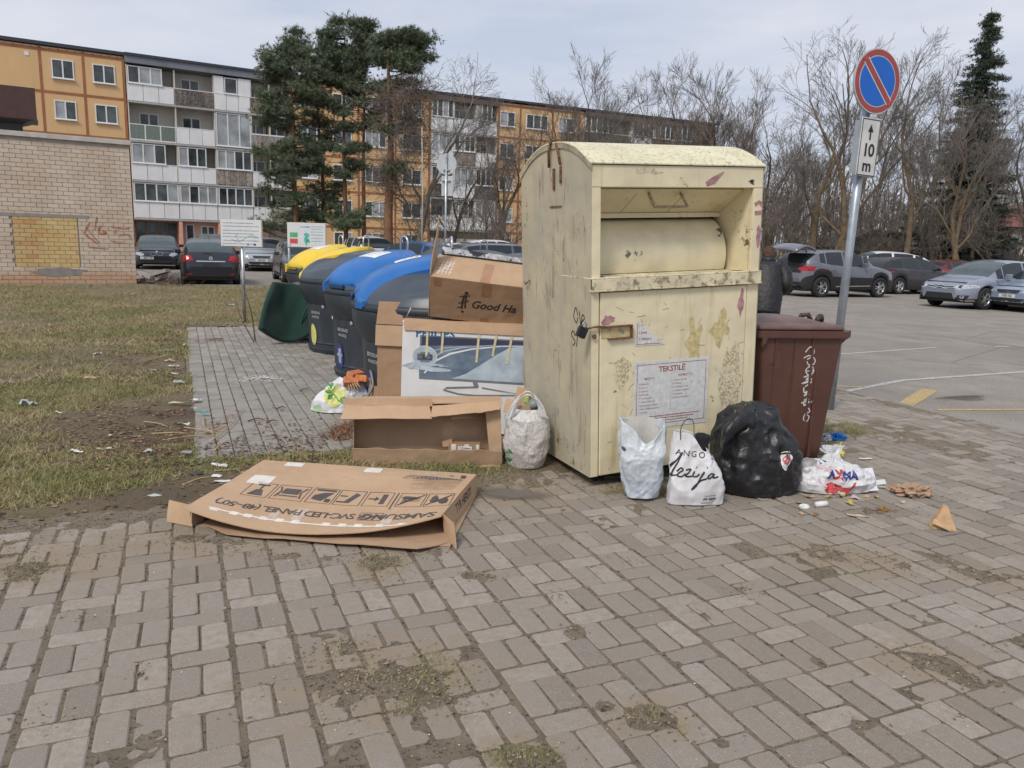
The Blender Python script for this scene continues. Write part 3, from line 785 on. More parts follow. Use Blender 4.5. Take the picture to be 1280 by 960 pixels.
# stickers
paper = mat('sticker paper', (.66, .67, .66), .5, var=.1, vs=30, bump=.5, bs=30, bd=.004, dirt=(.48, .44, .36), ds=18, dlo=.62, dhi=.7)
red = mat('faded red print', (.36, .09, .08), .6, var=.3, vs=60)
FR = frame3((0, -.004, 0), (1, 0, 0), (0, 0, 1))           # print frame: x right, y up, faces -y
def P2(n, items, mats, dx, dz, off=.001, parent=CL, rot=0):
    f = FR.copy(); f.translation = Vector((dx, -.004, dz))
    if rot: f = f @ Matrix.Rotation(rot, 4, 'Z')
    return print_on(n, items, mats, parent, f, off=off)
b = MB(); b.bb(0, .60, -.002, 0, 0, .47); po = b.build('poster', paper, CL, Matrix.Translation((.325, -.0045, .355)) @ Matrix.Rotation(R(.6), 4, 'Y')); po['label'] = 'white poster headed in red'
it = []
for x0, x1, y0, y1 in ((.02, .58, .445, .449), (.02, .58, .03, .034), (.02, .024, .03, .449), (.576, .58, .03, .449)): it.append(rect(x0, x1, y0, y1))
it.append(txt('TEKSTILĖ', .30, .408, .052, bold=.0012)); it.append(txt('MESTI:', .12, .350, .024, bold=.0004, spacing=1.25)); it.append(txt('NEMESTI:', .41, .358, .024, bold=.0004, spacing=1.25)); it.append(rect(.295, .296, .12, .38))
lt = ['drabužius', 'avalynę', 'patalynę', 'užuolaidas', 'rankšluosčius', 'kilimus, lovatieses', 'galanteriją, medžiagas', 'kitus tekstilės gaminius', 'ir žaislus']
rt = ['šlapios tekstilės', 'čiužinių', 'medžiagų atraižų', 'suplėšytų drabužių', 'ir avalynės', 'kitos rūšies atliekų']
for i, s_ in enumerate(lt): it.append(txt(s_, .055, .316 - i * .0245, .0155, align='LEFT')); it.append(line([(.036, .318 - i * .0245), (.040, .311 - i * .0245), (.048, .324 - i * .0245)], .002))
for i, s_ in enumerate(rt): it.append(txt(s_, .325, .326 - i * .0245, .0155, align='LEFT')); it.append(line([(.306, .328 - i * .0245), (.310, .321 - i * .0245), (.318, .334 - i * .0245)], .002))
for i in range(3): it += scribble(.07 + .02 * i, .54 - .05 * i, .085 - i * .017, .010, 0, i)
print_on('poster_print', it, red, po, frame3((0, -.002, 0), (1, 0, 0), (0, 0, 1)), off=.0006)
b = MB(); b.add([(0, 0, 0), (.235, 0, 0), (.19, 0, .035), (.09, 0, .11), (.03, 0, .165), (.012, 0, .17)], [(0, 1, 2, 3, 4, 5)]); tp = b.build('torn_sticker', paper, CL, Matrix.Translation((.33, -.0062, .935)) @ Matrix.Rotation(R(1), 4, 'Y'), solid=.0012); tp['label'] = 'torn white sticker with a slanting edge'
it = [rect(.012, .016, .008, .15), rect(.012, .20, .008, .012), txt('1. P', .022, .135, .022, align='LEFT'), txt('2. Įmeskite', .022, .088, .024, align='LEFT', spacing=.82), txt('3. Uždarykite da', .022, .045, .024, align='LEFT', spacing=.85)]
it = [(v, f, m) for v, f, m in it]
print_on('sticker_print', it[:2] + [it[2], ], red, tp, frame3((0, -.001, 0), (1, 0, 0), (0, 0, 1)), off=.0006)
print_on('sticker_print', [txt('2. Įmesk', .022, .088, .024, align='LEFT', spacing=.8), txt('3. Uždaryk k', .022, .045, .024, align='LEFT', spacing=.85)], red, tp, frame3((0, -.001, 0), (1, 0, 0), (0, 0, 1)), off=.0006)
# tags, smears, bare patches and scrapes on the front
def blob(cx, cy, rx, ry, seed, n=28, rough=.35):
    r_ = random.Random(seed); ph = r_.uniform(0, 50)
    return [(cx + rx * math.cos(2 * math.pi * k / n) * (1 + rough * noise.noise(Vector((math.cos(2 * math.pi * k / n) * 1.6 + ph, math.sin(2 * math.pi * k / n) * 1.6, 0))) * 2), cy + ry * math.sin(2 * math.pi * k / n) * (1 + rough * noise.noise(Vector((math.cos(2 * math.pi * k / n) * 1.6, math.sin(2 * math.pi * k / n) * 1.6, ph))) * 2)) for k in range(n)]
grime = NT('grime patch'); cgr = grime.ramp(grime.noise(60, 7, .8), .44, .52, (.34, .28, .18, 1), (.70, .62, .41, 1)); MATS['grime'] = grime.done(cgr, .8)
sc_l = mat('scratched primer', (.80, .76, .58), .7, var=.1)
P2('scrape', [poly(blob(.235, .78, .06, .09, 3, rough=.5))], MATS['grime'], 0, 0)
P2('scrape', [poly(blob(1.13, .60, .085, .30, 5, rough=.5))], MATS['grime'], 0, 0)
P2('scrape', [poly(blob(.80, .95, .05, .16, 8, rough=.5)), poly(blob(1.02, 1.0, .06, .09, 9, rough=.6))], mat('thin paint', (.60, .50, .25), .6, var=.2, vs=30), 0, 0, off=.0006)
P2('scratches', [line([(.93 + .05 * i, .78 - .03 * i), (1.02 + .02 * i, .70 - .01 * i), (1.17 + .01 * i, .62 + .02 * i)], .004) for i in range(4)] + [line([(.95, .66), (1.08, .72), (1.2, .74)], .004)], sc_l, 0, 0, off=.0014)
rs = random.Random(4); it = []
for i in range(46):
    x, z = rs.uniform(.08, 1.22), rs.uniform(.1, 1.28); a = rs.gauss(0, .5); l = rs.uniform(.015, .07)
    it.append(line([(x, z), (x + l * .5 * math.cos(a), z + l * .5 * math.sin(a) + rs.uniform(-.005, .005)), (x + l * math.cos(a), z + l * math.sin(a))], rs.uniform(.001, .0028)))
P2('scratches', it, mat('scratch dark', (.13, .09, .05), .8), 0, 0, off=.0012)
P2('paint_smear', [poly(blob(1.185, 1.17, .026, .075, 11))], paintL, 0, 0)
P2('paint_smear', [poly(blob(.13, 1.12, .05, .03, 12))], paintL, 0, 0)
f = FR.copy(); f.translation = Vector((0, -.002, 0))
print_on('paint_smear', [line([(.86, 1.975), (.92, 2.0), (1.0, 2.055)], [.03, .05, .01])], paintL, CL, f, off=.001)
print_on('scrape', [poly(blob(.40, 2.052, .10, .022, 15, rough=.6))], MATS['grime'], CL, f, off=.0012)
print_on('scrape', [poly(blob(1.24, 1.995, .022, .015, 16, rough=.9))], blk, CL, f, off=.0012)
f2 = f.copy(); f2.translation = Vector((0, 0, 0))
print_on('paint_smear', [line([(1.272, 1.84), (1.31, 1.86), (1.338, 1.835)], .028), line([(1.275, 1.785), (1.338, 1.79)], .03), poly(blob(1.315, 1.64, .018, .07, 4))], paintL, CL, f2, off=.001)
# marker tag on the left side: read along y
fs = frame3((-.002, 0, 0), (0, -1, 0), (0, 0, 1))
tagc = [line(catmull([(-.17, 1.14, 0), (-.20, 1.19, 0), (-.23, 1.13, 0), (-.19, 1.09, 0), (-.17, 1.13, 0)], 5), .009), line(catmull([(-.15, 1.17, 0), (-.13, 1.08, 0), (-.11, 1.15, 0), (-.08, 1.13, 0), (-.12, 1.09, 0), (-.06, 1.04, 0)], 5), .009),
        line(catmull([(-.21, 1.0, 0), (-.24, 1.03, 0), (-.26, 1.0, 0), (-.21, .96, 0), (-.24, .93, 0)], 5), .009), line(catmull([(-.17, 1.06, 0), (-.18, .98, 0), (-.19, .93, 0)], 4), .009), line(catmull([(-.10, 1.12, 0), (-.16, 1.01, 0), (-.08, 1.0, 0)], 4), .008)]
print_on('marker_tag', tagc, blk, CL, fs, off=.0012)
it = []
for i in range(60):
    y, z = rs.uniform(-1.15, -.05), rs.uniform(.1, 2.0); l = rs.uniform(.03, .2) if i % 3 else rs.uniform(.01, .04); a = math.pi / 2 + rs.gauss(0, .12) if i % 3 else rs.uniform(0, 3)
    it.append(line([(y, z), (y + l * math.cos(a), z + l * math.sin(a))], rs.uniform(.0012, .003)))
print_on('scratches', it, MATS['scratch dark'], CL, fs, off=.001)
# ================================================================== RECYCLING BINS
t = NT('bin plastic')
c = t.ramp(t.noise(3, 5), .3, .7, (.020, .027, .036, 1), (.034, .043, .055, 1))
c = t.mix(t.ramp(t.noise(1.2, 6, .65), .55, .75), c, (.07, .075, .08, 1))
MATS['binp'] = t.done(c, .5, t.bump(t.noise(90, 3), .2, .002))
bin_lid = mat('bin lid grey', (.055, .072, .095), .38, var=.12, vs=2, dirt=(.13, .13, .125), ds=1.6, dlo=.55, dhi=.8, bump=.15, bs=60)
bin_in = mat('bin recess', (.12, .135, .15), .45, var=.1, dirt=(.2, .2, .19), ds=3)
steel = mat('galvanised steel', (.50, .53, .55), .38, .75, var=.15, vs=8, bump=.1, dirt=(.32, .33, .34), ds=5)
stick = mat('white sticker', (.78, .78, .77), .5, var=.06)
blkp = mat('black print', (.02, .02, .022), .6)
def bin_dome_z(x, y, r=.92, h0=1.03, rise=.40):
    d2 = (x * x + y * y) / (r * r)
    return h0 + rise * max(0, 1 - d2) ** .62 if d2 < 1 else h0
def make_bin(cx, cy, rz, colr, name, label, group, flap_len=1.0, big=True, sticker=True, spot=None):
    T = thing('recycling_bin', label, 'recycling bin', (cx, cy, 0), rz, group)
    # body: ribbed, slightly tapered shell
    b = MB(); n = 96; rings = []
    for z, r in ((0.0, .815), (.06, .83), (.075, .805), (.12, .805), (.14, .82), (.16, .81), (.8, .835), (.86, .84)):
        rings.append([((r + (.006 if (k % 4 < 2 and .15 < z) else 0)) * math.cos(2 * math.pi * k / n), (r + (.006 if (k % 4 < 2 and .15 < z) else 0)) * math.sin(2 * math.pi * k / n), z) for k in range(n)])
    b.loft(rings, smooth=False); b.build('body', MATS['binp'], T)
    b = MB(); b.lathe([(.84, .68), (.87, .72), (.905, .80), (.925, .86), (.93, .93), (.928, .96)], 64, cap=False); b.lathe([(.928, .965), (.935, .972), (.935, 1.0), (.92, 1.03), (.80, 1.035)], 64, cap=False)
    b.build('rim', MATS['binp'], T)
    # dome with a scooped recess on the far half and a coloured flap on the near half
    N = 72; b = MB(); idx = {}
    fl = colr is not None
    def inside_flap(x, y):
        if not fl: return False
        return y < .0 and abs(x) < .40 * (1 - (max(0, -y - .55)) * .2) and True
    def zz(x, y):
        z = bin_dome_z(x, y)
        # side scoops
        for sx in (-1, 1):
            k = 1 - ((x - sx * .62) / .19) ** 2 - ((y + .12) / .50) ** 2
            if k > 0: z -= .05 * min(1, k * 2.2)
        # central spine
        return z
    rg_ = []
    for i in range(27):
        r = .922 * (1 - (i / 26) ** 1.0) ** .8 if i < 26 else 0.002
        rg_.append([(r * math.cos(2 * math.pi * k / N), r * math.sin(2 * math.pi * k / N), zz(r * math.cos(2 * math.pi * k / N), r * math.sin(2 * math.pi * k / N))) for k in range(N)])
    b.loft(rg_, cap0=False); dm = b.build('dome', bin_lid, T)
    if fl:
        ym0 = -.95; b = MB(); nx, ny = 14, 26
        def edge(j):
            y = ym0 + (flap_len) * j / ny
            w_ = .47
            if j > ny - 7: w_ *= math.sqrt(max(0, 1 - ((j - (ny - 7)) / 7.0) ** 2)) * .9 + .1 * (1 - (j - ny + 7) / 7)
            return y, max(w_, .02)
        top = []
        for j in range(ny + 1):
            y, w_ = edge(j); row = []
            for i in range(nx + 1):
                x = -w_ + 2 * w_ * i / nx
                xx, yy = x, max(y, -math.sqrt(max(0, .92 ** 2 - x * x)) + .004) if y < -.5 else y
                z = bin_dome_z(xx, yy) + .045
                k_ = abs(i / nx * 2 - 1)
                z -= .045 * k_ ** 6
                if j == 0: z = 1.03
                if j == 1: z = min(z, 1.03 + .07)
                y2 = yy - (.035 if j < 3 else 0)
                if j < 4 and abs(i - nx / 2) < 4.2: y2 += .055 * (1 - j / 4); z -= .0
                row.append((xx, y2, z))
            top.append(row)
        vs = [p for r_ in top for p in r_]; m_ = nx + 1
        fs = [(j * m_ + i, j * m_ + i + 1, (j + 1) * m_ + i + 1, (j + 1) * m_ + i) for j in range(ny) for i in range(nx)]
        b.add(vs, fs, 0, True)
        # skirt
        loop = [(0, i) for i in range(nx + 1)] + [(j, nx) for j in range(1, ny + 1)] + [(ny, i) for i in range(nx - 1, -1, -1)] + [(j, 0) for j in range(ny - 1, 0, -1)]
        v2 = [top[j][i] for j, i in loop] + [(top[j][i][0], top[j][i][1], top[j][i][2] - .05) for j, i in loop]; q = len(loop)
        b.add(v2, [(i, (i + 1) % q, q + (i + 1) % q, q + i)[::-1] for i in range(q)])
        flp = b.build('lid_flap', colr, T)
        if sticker:
            bv = bvh_of(flp)
            it = [rect(-.17, .17, -.11, .13, 0)] + scribble(-.14, .13, .09, .022, 1, 3) + scribble(-.14, .1, .04, .018, 1, 4) + scribble(-.12, .14, -.02, .02, 1, 5) + scribble(-.14, .05, -.07, .018, 1, 7)
            print_on('flap_sticker', it, [stick, mat('sticker print', (.25, .33, .55), .6)], T, Matrix.Translation((.0, -.42, 1.6)), bv, off=.003, maxlen=.06, lift=.0012)
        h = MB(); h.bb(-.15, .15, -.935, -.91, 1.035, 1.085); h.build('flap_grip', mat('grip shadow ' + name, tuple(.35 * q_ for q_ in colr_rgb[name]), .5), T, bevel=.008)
    # lifting hoop
    h = MB(); h.tube([(-.07, 0, 1.36), (-.07, 0, 1.56)] + [(-.07 * math.cos(a_), 0, 1.56 + .07 * math.sin(a_)) for a_ in [math.pi * i / 10 for i in range(1, 10)]] + [(.07, 0, 1.56), (.07, 0, 1.36)], .0115, 8)
    h.build('lifting_hoop', mat('bright hoop', (.62, .64, .66), .25, .8), T)
    h = MB(); h.lathe([(.05, 1.405), (.05, 1.435), (.02, 1.44)], 16); h.build('hoop_base', MATS['binp'], T)
    bv = bvh_of(T.children[0])
    # bolt, number stickers and lettering wrapped on the body, towards the viewer's side
    def wrap(nm, items, mats_, ang, z, lift=.001):
        a = R(ang); o = Vector((math.cos(a) * 1.2, math.sin(a) * 1.2, z))
        fr = frame3(o, (-math.sin(a), math.cos(a), 0), (0, 0, 1))
        return print_on(nm, items, mats_, T, fr, bv, off=.010, maxlen=.05, lift=lift, dist=.6)
    if spot is not None:
        for ang, z, items, mm in spot: wrap('body_sticker', items, mm, ang, z)
    return T
colr_rgb = {'yellow': (.80, .56, .03), 'blue': (.012, .135, .43)}
ylid = mat('yellow lid', colr_rgb['yellow'], .38, var=.08, vs=3, dirt=(.55, .42, .08), ds=3)
blid = mat('blue lid', colr_rgb['blue'], .34, var=.1, vs=3, dirt=(.06, .17, .36), ds=2.2, dlo=.6, dhi=.9)
wpr = mat('white print', (.36, .38, .40), .6, var=.2, vs=30); yel = mat('yellow print', (.62, .60, .18), .6); bpr = mat('blue print', (.03, .05, .22), .6)
def toward(cx, cy, rz, extra=0):            # local angle of the side that faces the viewer
    return math.degrees(math.atan2(-cy, -cx) - rz) + extra
def spots(cx, cy, rz, lead, col_):
    a = toward(cx, cy, rz)
    return [(a - 56, .50, [txt('BENDRAS', 0, .06, .052, 0, bold=.001), txt('NAUDOJ.', 0, .0, .045, 0, bold=.001)], [wpr]),
            (a - 62, .25, [poly(disc(0, 0, .085, .15, 20)), (rect(-.03, .03, -.08, .09, 1)), rect(-.06, .06, .0, .03, 1)], [col_, wpr if col_ is not yel else yel]),
            (a - 30, .60, [rect(-.045, .045, -.10, .10, 0)] + [rect(-.02 + .018 * (i % 2), -.01 + .018 * (i % 2), .085 - .013 * i, .092 - .013 * i, 1) for i in range(13)], [stick, blkp]),
            (a - 44, .655, [poly(disc(0, 0, .022, .022, 10))], [wpr])]
def binat(px, d, flap_az, colr, name, label, group, **k):
    x = (px - 640) / FOC * d; y = d
    rz = flap_az
    lead = None
    return make_bin(x, y, rz, colr, name, label, group, spot=spots(x, y, rz, None, yel if name == 'yellow' else bpr), **k)
GB = 'round semi buried recycling bins in two rows'
A_ = R(-52)                                  # flap side faces left and towards the viewer
binat(424, 13.6, R(-48), ylid, 'yellow', 'farthest bin of the front row, its broad yellow lid in full view', GB)
binat(455, 11.15, R(-112), ylid, 'yellow', 'dark bin with an edge of yellow lid, between the farthest bin and a blue one', GB)
binat(502, 9.2, R(-46), blid, 'blue', 'bin with the broad bright blue lid and white label, green seat at its foot', GB)
binat(560, 7.35, R(-80), blid, 'blue', 'nearest blue lidded bin, half hidden by the cardboard boxes', GB)
binat(556, 20.0, R(20), None, 'blue', 'grey domed bin far behind, beyond the boxes', GB)
binat(600, 15.6, R(20), None, 'blue', 'back row bin seen only by its hoop over the tilted box', GB)
binat(652, 13.2, R(20), None, 'blue', 'back row bin at the corner of the yellow container, only its hoop showing', GB)

# ================================================================== BROWN WHEELIE BIN
brn = mat('brown plastic', (.105, .045, .032), .45, var=.15, vs=3, bump=.1, bs=80, dirt=(.13, .06, .045), ds=2.5, dlo=.5, dhi=.85)
brl = mat('brown lid plastic', (.15, .085, .075), .45, var=.15, vs=3, dirt=(.20, .14, .125), ds=3, bump=.1)
p0 = G(1026, 578); ang = GA - R(12)
WB = thing('wheelie_bin', 'brown plastic wheelie bin with a white scrawl on its side, right of the yellow container', 'wheelie bin', (p0.x, p0.y, 0), ang)
# local x: towards the front of the bin (to the right), y: away; origin at the near bottom front corner
def ringb(x0, x1, y0, y1, z, r=.03):
    pts = []
    for cx, cy, a0 in ((x1 - r, y1 - r, 0), (x0 + r, y1 - r, 90), (x0 + r, y0 + r, 180), (x1 - r, y0 + r, 270)):
        for k in range(5): a = R(a0 + 22.5 * k); pts.append((cx + r * math.cos(a), cy + r * math.sin(a), z))
    return pts
b = MB(); b.loft([ringb(-.50, 0, .03, .52, .02), ringb(-.52, .01, .025, .53, .12), ringb(-.60, .085, 0, .57, .99), ringb(-.60, .087, 0, .57, 1.02)], smooth=True); wbb = b.build('body', brn, WB)
b = MB(); b.loft([ringb(-.632, .112, -.028, .60, .965), ringb(-.635, .118, -.030, .602, .975), ringb(-.635, .118, -.030, .602, 1.02), ringb(-.60, .09, 0, .57, 1.025)], smooth=False)
b.bb(.085, .165, .04, .53, .968, 1.02); b.hexa([(.08, .05, .90), (.085, .05, .90), (.085, .08, .90), (.08, .08, .90), (.075, .05, .968), (.155, .05, .968), (.155, .08, .968), (.075, .08, .968)])
b.hexa([(.08, .48, .90), (.085, .48, .90), (.085, .51, .90), (.08, .51, .90), (.075, .48, .968), (.155, .48, .968), (.155, .51, .968), (.075, .51, .968)])
b.hexa([(-.60, -.03, .90), (-.57, -.03, .93), (-.57, 0, .93), (-.60, 0, .90), (-.60, -.03, .97), (-.56, -.03, .97), (-.56, 0, .97), (-.60, 0, .97)])
b.build('rim', brn, WB, bevel=.006)
b = MB(); b.loft([ringb(-.63, .07, -.022, .59, 1.028), ringb(-.635, .075, -.026, .595, 1.034), ringb(-.635, .07, -.024, .592, 1.055), ringb(-.60, .03, .01, .56, 1.068), ringb(-.57, -.02, .05, .52, 1.07, .05), ringb(-.53, -.14, .10, .47, 1.10, .08), ringb(-.45, -.25, .18, .40, 1.112, .08)], smooth=True)
b.build('lid', brl, WB)
b = MB(); b.tube([(-.06, .16, 1.065), (-.045, .16, 1.10), (-.03, .17, 1.112), (.0, .2, 1.112), (.02, .22, 1.09), (.02, .23, 1.06)], .022, 8); b.tube([(-.06, .40, 1.065), (-.04, .40, 1.10), (.0, .37, 1.11), (.02, .36, 1.06)], .02, 8); b.build('lid_handle', mat('brown handle', (.05, .025, .022), .5), WB)
b = MB(); b.bb(-.32, -.315, -.004, .0, .1, .95); b.bb(-.12, -.10, .006, .012, .05, .96)
for xr in (-.46, -.16): b.hexa([(xr, .025, .12), (xr + .012, .025, .12), (xr + .012, .03, .12), (xr, .03, .12), (xr - .02, -.006, .96), (xr, -.006, .96), (xr, .003, .96), (xr - .02, .003, .96)])
b.build('rib', brn, WB)
for y in (.0, .50):
    b = MB(); b.lathe([(.03, y), (.10, y), (.10, y + .05), (.03, y + .05)], 24, (0, 0, 0), axis='y'); b.build('wheel', mat('rubber', (.02, .02, .02), .8), WB, Matrix.Translation((-.52, 0, .10)))
bv = bvh_of(wbb)
S = lambda *p: catmull([(a, b_, 0) for a, b_ in p], 5)
scr = [line(S((-.05, .26), (-.015, .30), (.02, .275), (.01, .23), (-.03, .205)), .009), line(S((-.06, .215), (-.01, .235), (.035, .205), (.03, .17), (-.01, .165), (-.03, .19)), .009),
       line(S((.0, .16), (-.03, .12), (.0, .085), (.035, .11), (.02, .15), (-.02, .14)), .009), line(S((-.03, .115), (.03, .12)), .008), line(S((-.04, .07), (.02, .085), (-.02, .05), (.03, .055), (-.05, .02), (.03, .035), (-.02, -.005)), .010),
       line(S((-.03, -.01), (-.02, -.05), (.02, -.03), (-.02, -.075), (.02, -.06), (.0, -.11), (.025, -.1)), .010), line(S((-.035, -.13), (.03, -.12), (-.01, -.15), (-.01, -.10)), .010),
       line(S((.045, -.13), (.055, -.115)), .006), line(S((.03, -.17), (.045, -.20), (.01, -.215), (.0, -.26), (.03, -.275), (.045, -.24), (.02, -.22)), .008)]
print_on('scrawl', scr, mat('white marker', (.62, .62, .62), .6, var=.15, vs=40), WB, frame3((-.175, -.3, .60), (1, 0, .0), (0, 0, 1)), bv, off=.0015, maxlen=.08)
print_on('scuff', [poly(blob(-.3, .25, .05, .2, 2, rough=.6))], mat('scuffed brown', (.12, .05, .04), .6), WB, frame3((-.175, -.3, .60), (1, 0, .0), (0, 0, 1)), bv, off=.001, maxlen=.08)

# ================================================================== CARDBOARD
def card_mat(name, c0, c1, corr=0):
    t = NT(name)
    c = t.ramp(t.noise(3, 6, .6), .3, .7, c0 + (1,), c1 + (1,))
    c = t.mix(t.ramp(t.noise(70, 3, .6), .6, .95), c, tuple(x * .8 for x in c0) + (1,))
    c = t.mix(t.ramp(t.noise(1.6, 6, .65), .52, .72, cb=(.55, .55, .55, 1)), c, tuple(x * .68 for x in c0) + (1,))
    h = t.noise(14, 4, .5)
    nm = t.bump(h, .35, .012, t.bump(t.noise(2.5, 3, .5, dist=1.5), .5, .02))
    if corr:
        wv = t.n('ShaderNodeTexWave', {'Scale': corr, 'Distortion': .3, 'Vector': t.co((1, 1, 1))}).outputs['Fac']
        nm = t.bump(wv, .12, .002, nm)
    MATS[name] = t.done(c, .85, nm); return MATS[name]
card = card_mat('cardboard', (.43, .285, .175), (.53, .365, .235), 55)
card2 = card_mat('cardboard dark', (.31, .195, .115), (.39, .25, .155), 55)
cardi = card_mat('cardboard inner', (.37, .245, .15), (.46, .31, .20), 55)
edge = mat('corrugated edge', (.36, .22, .125), .9, bump=.8, bs=300)
tape = mat('clear tape', (.52, .40, .32), .3, var=.15, vs=20, bump=.3, bs=30)
tapew = mat('white tape', (.72, .68, .62), .5, var=.1, vs=20)
tapey = mat('yellowed tape', (.62, .56, .34), .4, var=.12, vs=20)
ink = mat('grey brown ink', (.085, .075, .075), .7, var=.2)
def curved(b, rows, th=.005, mi=0):
    """sheet through a grid of points with thickness"""
    ny, nx = len(rows), len(rows[0])
    P0 = [[Vector(p) for p in r] for r in rows]
    nr = [[None] * nx for _ in range(ny)]
    for j in range(ny):
        for i in range(nx):
            a = P0[j][min(i + 1, nx - 1)] - P0[j][max(i - 1, 0)]; c_ = P0[min(j + 1, ny - 1)][i] - P0[max(j - 1, 0)][i]
            nr[j][i] = a.cross(c_).normalized()
    vs = [tuple(P0[j][i] + nr[j][i] * th / 2) for j in range(ny) for i in range(nx)] + [tuple(P0[j][i] - nr[j][i] * th / 2) for j in range(ny) for i in range(nx)]
    o = ny * nx; fs = []
    for j in range(ny - 1):
        for i in range(nx - 1):
            a = j * nx + i; fs += [(a, a + 1, a + nx + 1, a + nx), (o + a, o + a + nx, o + a + nx + 1, o + a + 1)]
    lp = [i for i in range(nx)] + [j * nx + nx - 1 for j in range(1, ny)] + [(ny - 1) * nx + i for i in range(nx - 2, -1, -1)] + [j * nx for j in range(ny - 2, 0, -1)]
    for k in range(len(lp)): a, c_ = lp[k], lp[(k + 1) % len(lp)]; fs.append((a, o + a, o + c_, c_))
    return b.add(vs, fs, mi, False)
def panel(b, p00, p10, p11, p01, th=.005, nx=10, ny=6, wob=.004, bow=0, seed=0, tear=0):
    p00, p10, p11, p01 = map(Vector, (p00, p10, p11, p01)); n = (p10 - p00).cross(p01 - p00).normalized(); rows = []
    for j in range(ny + 1):
        t_ = j / ny; row = []
        for i in range(nx + 1):
            s_ = i / nx; p = (p00 * (1 - s_) + p10 * s_) * (1 - t_) + (p01 * (1 - s_) + p11 * s_) * t_
            k = wob * noise.noise(p * 5 + Vector((seed * 3.1, 0, 0))) + bow * 4 * s_ * (1 - s_) * t_
            q = p + n * k
            if tear and j == ny: q += (p01 - p00).normalized() * tear * noise.noise(Vector((s_ * 9, seed, 0)))
            row.append(tuple(q))
        rows.append(row)
    return curved(b, rows, th)

# --- the big flat television carton lying on the paving
SB = thing('flat_carton', 'large flat brown television carton lying on the paving with its near flap sagging open', 'cardboard box', G(430, 640))
o_ = SB.location.copy(); O = lambda *p: tuple(Vector(p) - o_)
tl, tr, nr_, nl = (-1.622, 4.861, .135), (-.213, 4.726, .125), (-.36, 3.93, .13), (-1.76, 3.94, .125)
b = MB(); rows = []
for j in range(13):
    t_ = j / 12; row = []
    for i in range(25):
        s_ = i / 24
        far = Vector(tl).lerp(Vector(tr), s_); near = Vector(nl).lerp(Vector(nr_), s_)
        p = near.lerp(far, t_)
        sag = 4 * s_ * (1 - s_) * (1 - t_) ** 1.6
        p.z -= .085 * sag; p.y -= .10 * sag
        p.z += .004 * noise.noise(p * 4)
        row.append(O(*p))
    rows.append(row)
curved(b, rows, .006); top = b.build('top_panel', card, SB)
b = MB(); panel(b, O(-1.70, 4.0, .006), O(-.30, 3.82, .006), O(-.20, 4.72, .008), O(-1.60, 4.86, .008), wob=.003)
b.build('bottom_panel', cardi, SB)
b = MB(); panel(b, O(-.335, 4.0, .008), O(-.205, 4.73, .008), O(-.212, 4.726, .125), O(-.362, 4.0, .128), wob=.003); rp = b.build('side_panel', card, SB)
b = MB(); panel(b, O(-1.62, 4.865, .0), O(-.21, 4.73, .0), O(-.213, 4.728, .122), O(-1.622, 4.863, .132)); panel(b, O(-1.74, 3.99, .005), O(-1.61, 4.86, .005), O(-1.615, 4.86, .13), O(-1.74, 4.0, .12))
b.build('side_panel', card, SB)
b = MB(); panel(b, O(-1.735, 3.98, .008), O(-1.90, 4.06, .002), O(-1.91, 4.10, .115), O(-1.755, 4.02, .12), wob=.02, seed=3); b.build('end_flap', card, SB, bevel=0)
b = MB(); panel(b, O(-.345, 3.965, .02), O(-.27, 3.80, .0), O(-.285, 3.87, .12), O(-.36, 3.97, .13), wob=.015, seed=5); b.build('end_flap', card, SB)
b = MB(); panel(b, O(-1.68, 4.0, .012), O(-.32, 3.86, .012), O(-.46, 3.72, .028), O(-1.50, 3.86, .02), wob=.012, seed=8); b.build('near_flap', cardi, SB)
bvt = bvh_of(top)
uX = (Vector(tr) - Vector(tl)).normalized(); uY = (Vector(tl) - Vector(nl)).normalized()
